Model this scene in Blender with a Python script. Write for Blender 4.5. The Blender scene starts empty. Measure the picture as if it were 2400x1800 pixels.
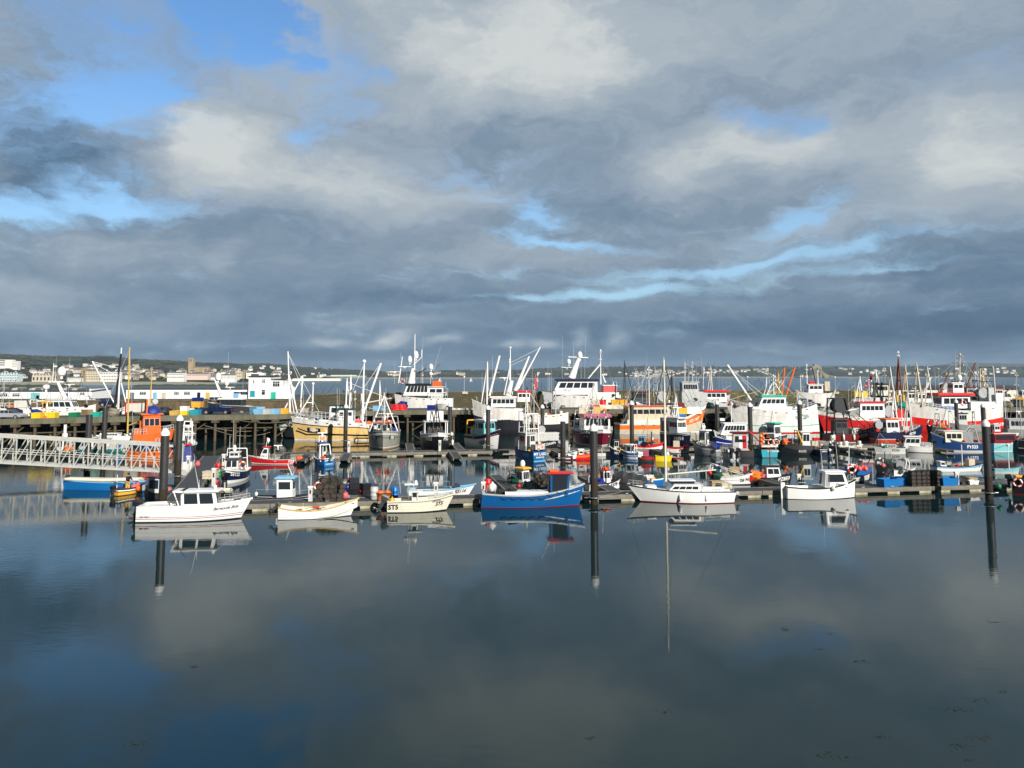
import bpy, math, random
from mathutils import Vector, Matrix
R = math.radians
sc = bpy.context.scene
# ------------------------------------------------------------------ camera
H = 11.0; F = 1813.0; PITCH = R(5.0); HOR = 880.0
cam_d = bpy.data.cameras.new('camera'); cam = bpy.data.objects.new('camera', cam_d)
sc.collection.objects.link(cam); sc.camera = cam
cam.location = (0, 0, H); cam.rotation_euler = (R(90) + PITCH, 0, 0)
cam_d.sensor_width = 36; cam_d.lens = 36 * F / 2400
SH = (900 + F * math.tan(PITCH) - HOR)
cam_d.shift_y = -SH / 2400
cam_d.clip_end = 40000; cam_d.clip_start = 0.5
# ------------------------------------------------------------------ sun, sky
SUN_AZ = R(147); SUN_EL = R(27)      # azimuth clockwise from +Y
sd = Vector((math.sin(SUN_AZ) * math.cos(SUN_EL), math.cos(SUN_AZ) * math.cos(SUN_EL), math.sin(SUN_EL)))
sl = bpy.data.lights.new('sun', 'SUN'); sl.energy = 5.0; sl.angle = R(0.5); sl.color = (1, .955, .88)
so = bpy.data.objects.new('sun', sl); sc.collection.objects.link(so)
so.rotation_euler = (-sd).to_track_quat('-Z', 'Y').to_euler()
sc.view_settings.view_transform = 'Standard'; sc.view_settings.look = 'None'
sc.view_settings.exposure = 0.3; sc.view_settings.gamma = 1
sc.cycles.max_bounces = 5; sc.cycles.diffuse_bounces = 2; sc.cycles.glossy_bounces = 3
sc.cycles.transmission_bounces = 2; sc.cycles.volume_bounces = 0; sc.cycles.caustics_reflective = False

def ray(px, py):
    x = (px - 1200) / F; y = (900 - py) / F - SH / F
    c, s = math.cos(PITCH), math.sin(PITCH)
    return Vector((x, c - y * s, s + y * c))
def at(px, py, z=0.0):
    d = ray(px, py); return Vector((0, 0, H)) + d * ((z - H) / d.z)
def atY(px, py, Y):
    d = ray(px, py); return Vector((0, 0, H)) + d * (Y / d.y)
def azel(px, py):
    d = ray(px, py).normalized(); return math.atan2(d.x, d.y), math.asin(d.z)
def lin(c):
    return tuple((v / 255 / 12.92) if v / 255 < .04045 else ((v / 255 + .055) / 1.055) ** 2.4 for v in c)

w = bpy.data.worlds.new('World'); sc.world = w; w.use_nodes = True
nt = w.node_tree; nt.nodes.clear(); L = nt.links
def N(t, **k):
    n = nt.nodes.new(t)
    for a, b in k.items(): setattr(n, a, b)
    return n
def setin(s, v):
    if isinstance(v, bpy.types.NodeSocket): L.new(v, s)
    else: s.default_value = v
def ma(op, a, b=0.0, c=0.0):
    n = N('ShaderNodeMath', operation=op); setin(n.inputs[0], a); setin(n.inputs[1], b); setin(n.inputs[2], c); return n.outputs[0]
def vm(op, a, b=(0, 0, 0), c=(0, 0, 0)):
    n = N('ShaderNodeVectorMath', operation=op); setin(n.inputs[0], a); setin(n.inputs[1], b); setin(n.inputs[2], c)
    return n.outputs['Value'] if op in ('DOT_PRODUCT', 'LENGTH') else n.outputs[0]
def noise(v, scale, det=6, rough=.5, out=0, lac=2.0):
    n = N('ShaderNodeTexNoise'); setin(n.inputs['Vector'], v); n.inputs['Scale'].default_value = scale
    n.inputs['Detail'].default_value = det; n.inputs['Roughness'].default_value = rough; n.inputs['Lacunarity'].default_value = lac
    return n.outputs[out]
tc = N('ShaderNodeTexCoord').outputs['Generated']
sep = N('ShaderNodeSeparateXYZ'); L.new(tc, sep.inputs[0]); X, Y, Z = sep.outputs
az = ma('ARCTAN2', X, Y); el = ma('ARCSINE', Z); elp = ma('MAXIMUM', el, 0.0)
comb = N('ShaderNodeCombineXYZ'); L.new(az, comb.inputs[0]); L.new(el, comb.inputs[1])
# cloud-plane coordinates: the deck seen in perspective
zz = ma('ADD', ma('MAXIMUM', Z, 0.0), 0.07)
cp = N('ShaderNodeCombineXYZ'); L.new(ma('DIVIDE', X, zz), cp.inputs[0]); L.new(ma('DIVIDE', Y, zz), cp.inputs[1])
cpv = cp.outputs[0]
# turbulence that bends the cloud masses
wn = vm('SUBTRACT', noise(vm('MULTIPLY', comb.outputs[0], (1, 1.9, 1)), 6.5, 7, .60, 1), (.5, .5, .5))
amp = ma('MULTIPLY_ADD', elp, 0.34, 0.028)
wa = N('ShaderNodeCombineXYZ'); L.new(ma('MULTIPLY', amp, 2.3), wa.inputs[0]); L.new(ma('MULTIPLY', amp, 1.1), wa.inputs[1])
V = vm('ADD', comb.outputs[0], vm('MULTIPLY', wn, wa.outputs[0]))
def blob(px, py, sx, sy, tilt=0):
    a, e = azel(px, py); sx /= F; sy /= F
    c, s = math.cos(R(tilt)), math.sin(R(tilt))
    # rotate by two dot products only when tilted
    if tilt:
        d = vm('SUBTRACT', V, (a, e, 0))
        u = vm('DOT_PRODUCT', d, (c / sx, s / sx, 0)); v = vm('DOT_PRODUCT', d, (-s / sy, c / sy, 0))
        d2 = ma('MULTIPLY_ADD', u, u, ma('MULTIPLY', v, v))
    else:
        d = vm('MULTIPLY_ADD', V, (1 / sx, 1 / sy, 0), (-a / sx, -e / sy, 0)); d2 = vm('DOT_PRODUCT', d, d)
    return ma('POWER', math.exp(-.5), d2)
def field(lst):
    acc = 0.0
    for (px, py, sx, sy, k, *t) in lst: acc = ma('MULTIPLY_ADD', blob(px, py, sx, sy, *t), k, acc)
    return acc
LUM = [(1330, 110, 170, 110, .38), (1080, 130, 150, 120, .32), (700, 80, 90, 80, .16), (640, 200, 160, 60, .10),
 (450, 345, 100, 60, .50), (760, 400, 180, 55, .40, -14), (1060, 450, 110, 40, .22), (1700, 345, 200, 50, .42, 8),
 (2310, 385, 110, 65, .48), (2080, 300, 260, 90, .14), (1900, 60, 400, 60, .10), (60, 680, 110, 26, .24),
 (230, 570, 130, 32, .12), (280, 770, 120, 28, .16, 12), (950, 755, 130, 8, .16), (780, 802, 34, 9, .55),
 (925, 796, 44, 11, .62, 12), (1045, 797, 28, 8, .45, 10), (1190, 803, 24, 7, .45), (1273, 804, 26, 8, .5),
 (1355, 792, 14, 13, .36, 40), (1440, 790, 30, 13, .36, 25), (560, 610, 26, 44, .14, -25), (1180, 600, 180, 18, .15),
 (1990, 530, 160, 20, .20), (1960, 806, 90, 7, .12), (70, 750, 60, 20, .14), (480, 800, 40, 12, .12),
 (170, 370, 90, 60, -.26), (340, 350, 34, 50, -.14), (560, 520, 260, 46, -.12), (620, 690, 380, 36, -.10),
 (1130, 325, 160, 55, -.13), (1400, 370, 160, 66, -.16), (200, 850, 500, 30, -.05), (1470, 490, 200, 46, -.12), (2000, 190, 330, 50, -.13),
 (2280, 640, 200, 90, -.16), (1900, 765, 420, 20, -.16), (900, 830, 560, 26, -.07), (1000, 705, 180, 12, -.10),
 (30, 350, 60, 120, -.14), (640, 840, 120, 40, -.06), (1700, 690, 130, 8, -.10), (1500, 60, 60, 90, -.06), (2200, 790, 150, 22, -.12)]
HOLE = [(530, 35, 110, 60, 1.5, -20), (345, 208, 50, 42, 1.0), (190, 242, 55, 36, .95, -30), (270, 130, 150, 90, .46), (90, 230, 120, 180, .30),
 (240, 468, 130, 20, 1.15, 4), (30, 500, 60, 16, .9), (755, 298, 60, 28, .55), (805, 150, 50, 110, .55), (1790, 268, 55, 30, .75),
 (1252, 505, 40, 26, .85, 30), (1300, 570, 130, 10, 1.0, -5), (1846, 524, 44, 13, .9), (1925, 478, 60, 14, .6, 12), (1640, 640, 150, 11, .95, 3), (1830, 606, 110, 8, .45, 5),
 (2040, 632, 120, 9, .8, 2), (1440, 690, 190, 11, 1.2, 2), (1050, 385, 60, 22, .40), (1960, 590, 180, 8, .5, 5), (1220, 640, 240, 12, .30), (600, 90, 60, 60, .4), (2330, 170, 120, 60, .3), (1200, 440, 160, 40, .35), (1850, 560, 260, 40, .3)]
lum = field(LUM); hole = field(HOLE)
base = N('ShaderNodeValToRGB'); L.new(ma('MULTIPLY', elp, 2.0), base.inputs[0])
er = base.color_ramp
pts = [(0, .16), (.05, .22), (.12, .31), (.20, .40), (.36, .45), (.60, .49), (.95, .54)]
er.elements[0].position = 0; er.elements[0].color = (pts[0][1],) * 3 + (1,); er.elements[1].position = pts[-1][0]; er.elements[1].color = (pts[-1][1],) * 3 + (1,)
for p, v in pts[1:-1]:
    e = er.elements.new(p); e.color = (v, v, v, 1)
n1 = ma('SUBTRACT', noise(cpv, .75, 8, .60), .5)
n2 = ma('SUBTRACT', noise(vm('MULTIPLY', V, (1, 2.6, 1)), 11, 8, .62), .5)
n4 = ma('SUBTRACT', noise(vm('MULTIPLY', V, (1, 1.7, 1)), 34, 8, .68), .5)
n5 = ma('SUBTRACT', noise(vm('MULTIPLY', V, (7, 46, 1)), 1.0, 7, .62), .5)
n3 = ma('SUBTRACT', noise(vm('MULTIPLY', V, (1, 1.6, 1)), 3.2, 4, .5), .5)
v = ma('ADD', base.outputs[0], lum)
v = ma('MULTIPLY_ADD', n1, .10, v); v = ma('MULTIPLY_ADD', n2, .36, v); v = ma('MULTIPLY_ADD', n3, .22, v); v = ma('MULTIPLY_ADD', n4, .20, v); v = ma('MULTIPLY_ADD', ma('MULTIPLY', n5, ma('SUBTRACT', .5, elp)), .38, v)
cr = N('ShaderNodeValToRGB'); L.new(v, cr.inputs[0]); e = cr.color_ramp
cols = [(0, (66, 95, 121)), (.15, (86, 113, 139)), (.35, (120, 142, 163)), (.55, (151, 166, 181)), (.75, (172, 183, 192)), (1, (206, 211, 211))]
e.elements[0].color = lin(cols[0][1]) + (1,); e.elements[1].color = lin(cols[-1][1]) + (1,)
for p, c in cols[1:-1]:
    q = e.elements.new(p); q.color = lin(c) + (1,)
st = N('ShaderNodeTexSky'); st.sky_type = 'NISHITA'; st.sun_disc = False
st.sun_elevation = SUN_EL; st.sun_rotation = SUN_AZ; st.air_density = 1.1; st.dust_density = .4; st.ozone_density = 2.0
skyc = vm('MULTIPLY', st.outputs[0], (.080, .128, .170))
hm = ma('MULTIPLY_ADD', n2, .80, hole); hm = ma('MULTIPLY_ADD', n1, .3, hm); hm = ma('MULTIPLY_ADD', n4, .7, hm); hm = ma('MULTIPLY_ADD', ma('MULTIPLY', n5, ma('SUBTRACT', .45, elp)), 4.0, hm)
mr = N('ShaderNodeMapRange'); mr.interpolation_type = 'SMOOTHSTEP'; L.new(hm, mr.inputs['Value']); mr.inputs['From Min'].default_value = .05; mr.inputs['From Max'].default_value = 1.2; mr.inputs['To Max'].default_value = .9
pale = N('ShaderNodeMixRGB'); L.new(ma('MAXIMUM', ma('MULTIPLY_ADD', elp, -2.0, .78), 0.0), pale.inputs[0]); L.new(skyc, pale.inputs[1]); pale.inputs[2].default_value = (.46, .63, .74, 1); skyc = pale.outputs[0]
mix = N('ShaderNodeMixRGB'); L.new(mr.outputs[0], mix.inputs[0]); L.new(cr.outputs[0], mix.inputs[1]); L.new(skyc, mix.inputs[2])
dim = N('ShaderNodeMapRange'); L.new(Y, dim.inputs[0]); dim.inputs[1].default_value = .25; dim.inputs[2].default_value = -.25; dim.inputs[3].default_value = 1.0; dim.inputs[4].default_value = .30  # unseen sky behind the camera, dimmed to cut fill light
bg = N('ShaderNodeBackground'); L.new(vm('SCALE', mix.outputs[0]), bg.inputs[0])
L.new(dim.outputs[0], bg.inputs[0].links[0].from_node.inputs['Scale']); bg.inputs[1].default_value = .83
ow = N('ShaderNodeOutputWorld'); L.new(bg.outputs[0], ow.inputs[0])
w.cycles.sampling_method = 'MANUAL'; w.cycles.sample_map_resolution = 256

# ------------------------------------------------------------------ materials
MATS = {}
def mat(name, col, rough=.5, dirt=.12, bump=0., metal=0., scale=2.5, streak=True, dcol=None, alpha=None, spec=.35):
    """procedural surface: base colour broken up by two noises (patches and vertical streaks)"""
    if name in MATS: return MATS[name]
    m = bpy.data.materials.new(name); m.use_nodes = True; t = m.node_tree; b = t.nodes['Principled BSDF']; l = t.links
    b.inputs['Roughness'].default_value = rough; b.inputs['Metallic'].default_value = metal; b.inputs['Specular IOR Level'].default_value = spec
    c = t.nodes.new('ShaderNodeTexCoord'); mp = t.nodes.new('ShaderNodeMapping'); l.new(c.outputs['Object'], mp.inputs[0])
    mp.inputs['Scale'].default_value = (1, 1, .25 if streak else 1)
    n = t.nodes.new('ShaderNodeTexNoise'); n.inputs['Scale'].default_value = scale; n.inputs['Detail'].default_value = 6; n.inputs['Roughness'].default_value = .65
    l.new(mp.outputs[0], n.inputs['Vector'])
    r = t.nodes.new('ShaderNodeMapRange'); r.inputs['From Min'].default_value = .45; r.inputs['From Max'].default_value = .75; l.new(n.outputs[0], r.inputs[0])
    r.inputs['To Max'].default_value = dirt * 2.2
    mx = t.nodes.new('ShaderNodeMixRGB'); mx.inputs[1].default_value = col[:3] + (1,)
    d = dcol or tuple(x * .45 + .03 for x in col[:3]); mx.inputs[2].default_value = tuple(d) + (1,)
    l.new(r.outputs[0], mx.inputs[0]); l.new(mx.outputs[0], b.inputs['Base Color'])
    if bump:
        bp = t.nodes.new('ShaderNodeBump'); bp.inputs['Distance'].default_value = bump; n2 = t.nodes.new('ShaderNodeTexNoise')
        n2.inputs['Scale'].default_value = scale * 6; n2.inputs['Detail'].default_value = 5; l.new(c.outputs['Object'], n2.inputs['Vector']); l.new(n2.outputs[0], bp.inputs['Height']); l.new(bp.outputs[0], b.inputs['Normal'])
    MATS[name] = m; return m
PAL = dict(white=(.80, .80, .78), cream=(.74, .71, .58), offwhite=(.66, .65, .60), grey=(.28, .29, .28), lgrey=(.50, .51, .50), dgrey=(.045, .046, .05), black=(.013, .014, .018),
 navy=(.006, .012, .052), blue=(.008, .11, .36), bblue=(.005, .15, .44), rblue=(.006, .02, .20), teal=(.005, .16, .15), turq=(.02, .33, .42), aqua=(.20, .52, .55), lblue=(.22, .46, .66),
 seagreen=(.28, .45, .42), green=(.01, .20, .09), lgreen=(.02, .42, .30), dgreen=(.01, .06, .04), red=(.62, .012, .014), maroon=(.20, .008, .022), dred=(.12, .012, .012), pink=(.80, .13, .13), rose=(.42, .10, .16),
 orange=(.85, .13, .015), dorange=(.75, .17, .02), yellow=(.78, .42, .035), byellow=(.85, .62, .02), mustard=(.62, .42, .10), tan=(.42, .30, .16), beige=(.60, .52, .38), brown=(.05, .042, .034), rust=(.20, .07, .03), wood=(.30, .20, .10), glass=(.02, .027, .035), steel=(.42, .43, .44), galv=(.30, .31, .32), rope=(.24, .22, .16), net=(.03, .06, .05), rubber=(.012, .012, .012))
def P(n):
    if n.startswith('mat:'): return MATS[n[4:]]
    if n == 'glass': return mat('window_glass', PAL[n], .08, .03, spec=.8)
    if n in ('steel', 'galv'): return mat(n + '_metal', PAL[n], .42, .15, metal=.55)
    if n in ('rope', 'net', 'rubber', 'wood', 'rust', 'brown'): return mat(n + '_matter', PAL[n], .85, .3, .01)
    if n == 'white': return mat('white_paint', (.82, .82, .80), .35, .06, dcol=(.5, .45, .38))
    return mat(n + '_paint', PAL[n], .38, .14 if n in ('white', 'cream') else .2, dcol=((.42, .33, .22) if n in ('white', 'cream', 'offwhite') else None))

# ------------------------------------------------------------------ mesh builder
COL = sc.collection
class MB:
    def __init__(s): s.v = []; s.f = []; s.m = []; s.s = []
    def add(s, vs, fs, m=0, smooth=False):
        o = len(s.v); s.v += [tuple(x) for x in vs]
        for f in fs: s.f.append(tuple(i + o for i in f)); s.m.append(m); s.s.append(smooth)
        return s
    def box(s, x0, x1, y0, y1, z0, z1, m=0):
        return s.add([(x0, y0, z0), (x1, y0, z0), (x1, y1, z0), (x0, y1, z0), (x0, y0, z1), (x1, y0, z1), (x1, y1, z1), (x0, y1, z1)],
            [(0, 3, 2, 1), (4, 5, 6, 7), (0, 1, 5, 4), (1, 2, 6, 5), (2, 3, 7, 6), (3, 0, 4, 7)], m)
    def cbox(s, c, d, m=0, rz=0., tilt=0.):
        M = Matrix.Rotation(rz, 3, 'Z') @ Matrix.Rotation(tilt, 3, 'Y'); q = []
        for z in (-.5, .5):
            for x, y in ((-.5, -.5), (.5, -.5), (.5, .5), (-.5, .5)): q.append(M @ Vector((x * d[0], y * d[1], z * d[2])) + Vector(c))
        return s.add(q, [(0, 3, 2, 1), (4, 5, 6, 7), (0, 1, 5, 4), (1, 2, 6, 5), (2, 3, 7, 6), (3, 0, 4, 7)], m)
    def hexa(s, q, m=0):  # bottom 4 ccw, top 4 ccw
        return s.add(q, [(0, 3, 2, 1), (4, 5, 6, 7), (0, 1, 5, 4), (1, 2, 6, 5), (2, 3, 7, 6), (3, 0, 4, 7)], m)
    def tube(s, p, q, r, r2=None, n=8, m=0, cap=True):
        p = Vector(p); q = Vector(q); d = q - p
        if d.length < 1e-6: return s
        r2 = r if r2 is None else r2; d.normalize(); a = d.orthogonal().normalized(); b = d.cross(a); vs = []
        for c, rr in ((p, r), (q, r2)):
            for i in range(n):
                t = 2 * math.pi * i / n; vs.append(c + (a * math.cos(t) + b * math.sin(t)) * rr)
        s.add(vs, [(i, (i + 1) % n, n + (i + 1) % n, n + i) for i in range(n)], m, n > 5)
        if cap: s.add(vs, [tuple(reversed(range(n))), tuple(range(n, 2 * n))], m)
        return s
    def path(s, pts, r, n=5, m=0):
        for a, b in zip(pts, pts[1:]): s.tube(a, b, r, n=n, m=m)
        return s
    def lathe(s, prof, c=(0, 0, 0), n=16, m=0, axis='z', smooth=True):
        vs = []; c = Vector(c)
        for r, h in prof:
            for i in range(n):
                t = 2 * math.pi * i / n; x, y = r * math.cos(t), r * math.sin(t)
                vs.append(c + Vector((x, y, h) if axis == 'z' else ((h, x, y) if axis == 'x' else (x, h, y))))
        fs = []
        for k in range(len(prof) - 1):
            for i in range(n): fs.append((k * n + i, k * n + (i + 1) % n, (k + 1) * n + (i + 1) % n, (k + 1) * n + i))
        s.add(vs, fs, m, smooth)
        s.add(vs, [tuple(reversed(range(n))), tuple(range(len(vs) - n, len(vs)))], m); return s
    def ball(s, c, r, m=0, n=10, k=6, sz=1.):
        return s.lathe([(max(1e-3, r * math.sin(math.pi * i / k)), -r * sz * math.cos(math.pi * i / k)) for i in range(k + 1)], c, n, m)
    def torus(s, c, R_, r, m=0, axis='y', n=18, k=7, m2=None):
        vs = []; c = Vector(c)
        for i in range(n):
            t = 2 * math.pi * i / n
            for j in range(k):
                u = 2 * math.pi * j / k; a = (R_ + r * math.cos(u)); x, z, y = a * math.cos(t), a * math.sin(t), r * math.sin(u)
                vs.append(c + Vector({'y': (x, y, z), 'x': (y, x, z), 'z': (x, z, y)}[axis]))
        o = len(s.v); s.v += [tuple(v) for v in vs]
        for i in range(n):
            for j in range(k):
                s.f.append((o + i * k + j, o + i * k + (j + 1) % k, o + (i + 1) % n * k + (j + 1) % k, o + (i + 1) % n * k + j))
                s.m.append(m2 if (m2 is not None and (i * 8 // n) % 2) else m); s.s.append(True)
        return s
    def build(s, name, mats, parent=None, loc=None, rz=0.):
        me = bpy.data.meshes.new(name); me.from_pydata(s.v, [], s.f)
        if isinstance(mats, (str, bpy.types.Material)): mats = [mats]
        for x in mats: me.materials.append(P(x) if isinstance(x, str) else x)
        me.polygons.foreach_set('material_index', s.m); me.polygons.foreach_set('use_smooth', s.s); me.update()
        o = bpy.data.objects.new(name, me); COL.objects.link(o)
        if parent: o.parent = parent
        if loc is not None: o.location = loc
        o.rotation_euler.z = rz
        return o
def tag(o, label=None, cat=None, group=None, kind=None):
    if label: o['label'] = label
    if cat: o['category'] = cat
    if group: o['group'] = group
    if kind: o['kind'] = kind
    return o
def thing(name, label, cat, loc=(0, 0, 0), rz=0., group=None):
    o = bpy.data.objects.new(name, None); COL.objects.link(o); o.location = loc; o.rotation_euler.z = rz; o.empty_display_size = .2
    return tag(o, label, cat, group)
def copy_tree(o, loc, rz, label=None, group=None, parent=None, scale=None):
    c = o.copy(); COL.objects.link(c)
    if parent is None:
        c.location = loc; c.rotation_euler.z = rz
        if label: c['label'] = label
        if group: c['group'] = group
        if scale: c.scale = scale
    else: c.parent = parent
    for ch in o.children: copy_tree(ch, None, 0, parent=c)
    return c
def text_mesh(txt, size, shear=0., bold=0.):
    cu = bpy.data.curves.new('lettering', 'FONT'); cu.body = txt; cu.size = size; cu.align_x = 'CENTER'; cu.align_y = 'CENTER'; cu.shear = shear; cu.offset = bold * size; cu.resolution_u = 2
    o = bpy.data.objects.new('lettering', cu); COL.objects.link(o)
    me = bpy.data.meshes.new_from_object(o.evaluated_get(bpy.context.evaluated_depsgraph_get()))
    vs = [v.co.copy() for v in me.vertices]; fs = [tuple(p.vertices) for p in me.polygons]
    bpy.data.objects.remove(o); bpy.data.curves.remove(cu); bpy.data.meshes.remove(me); return vs, fs
# ------------------------------------------------------------------ water
def water_mat():
    m = bpy.data.materials.new('harbour_water'); m.use_nodes = True; t = m.node_tree; b = t.nodes['Principled BSDF']; l = t.links
    b.inputs['Base Color'].default_value = (.012, .024, .026, 1); b.inputs['IOR'].default_value = 1.33; b.inputs['Roughness'].default_value = .015
    g = t.nodes.new('ShaderNodeNewGeometry'); sp = t.nodes.new('ShaderNodeSeparateXYZ'); l.new(g.outputs['Position'], sp.inputs[0])
    def nz(scale, det, sx=1, sy=1):
        mp = t.nodes.new('ShaderNodeMapping'); mp.inputs['Scale'].default_value = (sx, sy, 1); l.new(g.outputs['Position'], mp.inputs[0])
        n = t.nodes.new('ShaderNodeTexNoise'); n.inputs['Scale'].default_value = scale; n.inputs['Detail'].default_value = det; l.new(mp.outputs[0], n.inputs['Vector']); return n.outputs[0]
    def mr(s, a, b_, c, d):
        n = t.nodes.new('ShaderNodeMapRange'); l.new(s, n.inputs[0])
        for i, x in enumerate((a, b_, c, d)): n.inputs[i + 1].default_value = x
        return n.outputs[0]
    def mm(op, a, b_):
        n = t.nodes.new('ShaderNodeMath'); n.operation = op
        for i, x in enumerate((a, b_)):
            if isinstance(x, (int, float)): n.inputs[i].default_value = x
            else: l.new(x, n.inputs[i])
        return n.outputs[0]
    near = nz(2.6, 5, .5, 1.2); swell = nz(.22, 2)
    sea = nz(.35, 6, .5, 1.3)
    patch = mr(nz(.045, 3, 1, 1.6), .48, .66, .25, 1.5)          # cat's-paws: calm and ruffled areas
    left = mr(sp.outputs[0], -16., -40., 0., .8)
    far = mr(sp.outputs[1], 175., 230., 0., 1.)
    hn = mm('MULTIPLY', mm('MULTIPLY', near, mm('ADD', patch, left)), .0042)
    hs = mm('MULTIPLY', swell, .008)
    hf = mm('MULTIPLY', mm('MULTIPLY', sea, far), .55)
    bp = t.nodes.new('ShaderNodeBump'); bp.inputs['Distance'].default_value = 1.0; bp.inputs['Strength'].default_value = 1.0
    l.new(mm('ADD', mm('ADD', hn, hs), hf), bp.inputs['Height']); l.new(bp.outputs[0], b.inputs['Normal'])
    l.new(mr(sp.outputs[1], 175., 230., .015, .22), b.inputs['Roughness'])
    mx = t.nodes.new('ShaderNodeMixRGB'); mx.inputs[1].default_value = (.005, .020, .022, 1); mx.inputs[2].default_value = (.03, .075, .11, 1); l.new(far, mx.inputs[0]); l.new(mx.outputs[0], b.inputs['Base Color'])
    return m
WM = water_mat()
wb = MB(); ys = [-60, 20, 60, 120, 200, 400, 900, 2500, 6000, 14000, 30000]
for a, b in zip(ys, ys[1:]):
    W_ = max(200, b * 1.6); W0 = max(200, a * 1.6)
    wb.add([(-W0, a, 0), (W0, a, 0), (W_, b, 0), (-W_, b, 0)], [(0, 1, 2, 3)])
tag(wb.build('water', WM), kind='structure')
# ------------------------------------------------------------------ far land
def terrain_mat(name, dull=1.):
    m = bpy.data.materials.new(name); m.use_nodes = True; t = m.node_tree; b = t.nodes['Principled BSDF']; l = t.links; b.inputs['Roughness'].default_value = .95; b.inputs['Specular IOR Level'].default_value = .1
    g = t.nodes.new('ShaderNodeNewGeometry')
    mp = t.nodes.new('ShaderNodeMapping'); mp.inputs['Scale'].default_value = (1, .45, 0); mp.inputs['Rotation'].default_value = (0, 0, .4); l.new(g.outputs['Position'], mp.inputs[0])
    vo = t.nodes.new('ShaderNodeTexVoronoi'); vo.inputs['Scale'].default_value = .0075; l.new(mp.outputs[0], vo.inputs['Vector'])
    ve = t.nodes.new('ShaderNodeTexVoronoi'); ve.feature = 'DISTANCE_TO_EDGE'; ve.inputs['Scale'].default_value = .0075; l.new(mp.outputs[0], ve.inputs['Vector'])
    sp = t.nodes.new('ShaderNodeSeparateColor'); l.new(vo.outputs['Color'], sp.inputs[0])
    cr = t.nodes.new('ShaderNodeValToRGB'); l.new(sp.outputs[0], cr.inputs[0]); e = cr.color_ramp; e.interpolation = 'CONSTANT'
    cs = [(.0, (.030, .046, .022)), (.3, (.044, .064, .027)), (.5, (.040, .038, .026)), (.62, (.058, .076, .036)), (.78, (.028, .040, .020)), (.9, (.078, .072, .046))]
    e.elements[0].color = cs[0][1] + (1,); e.elements[1].position = cs[-1][0]; e.elements[1].color = cs[-1][1] + (1,)
    for p, c in cs[1:-1]: q = e.elements.new(p); q.color = c + (1,)
    r = t.nodes.new('ShaderNodeMapRange'); r.inputs[1].default_value = .02; r.inputs[2].default_value = .07; l.new(ve.outputs[0], r.inputs[0])
    mx = t.nodes.new('ShaderNodeMixRGB'); mx.inputs[1].default_value = (.018, .026, .012, 1); l.new(r.outputs[0], mx.inputs[0]); l.new(cr.outputs[0], mx.inputs[2])
    n = t.nodes.new('ShaderNodeTexNoise'); n.inputs['Scale'].default_value = .004; n.inputs['Detail'].default_value = 6; l.new(g.outputs['Position'], n.inputs['Vector'])
    r2 = t.nodes.new('ShaderNodeMapRange'); r2.inputs[1].default_value = .50; r2.inputs[2].default_value = .56; l.new(n.outputs[0], r2.inputs[0])
    m2 = t.nodes.new('ShaderNodeMixRGB'); l.new(r2.outputs[0], m2.inputs[0]); l.new(mx.outputs[0], m2.inputs[1]); m2.inputs[2].default_value = (.026, .034, .016, 1)
    l.new(m2.outputs[0], b.inputs['Base Color']); return m
TM = terrain_mat('fields_and_hedges')
def interp(tab, x):
    if x <= tab[0][0]: return tab[0][1]
    for (a, b), (c, d) in zip(tab, tab[1:]):
        if x <= c: return b + (d - b) * (x - a) / (c - a)
    return tab[-1][1]
RIDGE = [(-500, 836), (-100, 831), (0, 832), (100, 837), (200, 838), (240, 836), (300, 843), (400, 848), (450, 851), (500, 852), (560, 855), (640, 855), (700, 861), (760, 866), (840, 869), (900, 872), (1000, 873), (1080, 868), (1150, 870), (1240, 867), (1320, 863), (1400, 862), (1500, 860), (1600, 861), (1750, 861), (1850, 861), (1950, 862), (2100, 861), (2200, 858), (2300, 861), (2400, 861), (2900, 858)]
D0T = [(-500, 1180), (0, 1170), (600, 1230), (660, 1600), (720, 2600), (1000, 3000), (1300, 3900), (2400, 3700), (2900, 3600)]
D1T = [(-500, 2900), (0, 2900), (500, 3200), (800, 4600), (1300, 5400), (2900, 5800)]
def azpx(px, D): return (px - 1200) / F * D / math.cos(PITCH) * 1.0
def terr(px, r):
    D0 = interp(D0T, px); D1 = interp(D1T, px)
    zr = atY(px, interp(RIDGE, px), D1).z
    if r <= 1:
        D = D0 + (D1 - D0) * r
        z = -3 + 6 * min(1, r / .03) + (zr - 3) * (max(0, (r - .03) / .97)) ** 1.12
        z += (math.sin(px * .031 + r * 9) + math.sin(px * .083 + r * 17)) * zr * .035 * math.sin(math.pi * min(1, r))
    else: D = D1 + (r - 1) * 1500; z = zr * max(0, 1 - (r - 1) * .35) - (r - 1) * 5
    return atY(px, 880, D).x, D, z
def land(px, py):
    for i in range(1, 100):
        x, D, z = terr(px, i / 100)
        if z >= atY(px, py, D).z: return Vector((x, D, z))
    return Vector(terr(px, .97))
g = MB(); cols_ = [-500 + i * 20 for i in range(171)]; rows_ = [0, .015, .03] + [.06 + i * .047 for i in range(21)] + [1.3, 2.2]
vs = []
rnd = random.Random(4)
for r in rows_:
    for px in cols_:
        x, D, z = terr(px, r); vs.append((x, D, z + (rnd.uniform(-.006, .006) * D * .12 if .05 < r else 0)))
nC = len(cols_)
g.add(vs, [(j * nC + i, j * nC + i + 1, (j + 1) * nC + i + 1, (j + 1) * nC + i) for j in range(len(rows_) - 1) for i in range(nC - 1)], 0, True)
tag(g.build('hills', TM), kind='structure')
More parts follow.
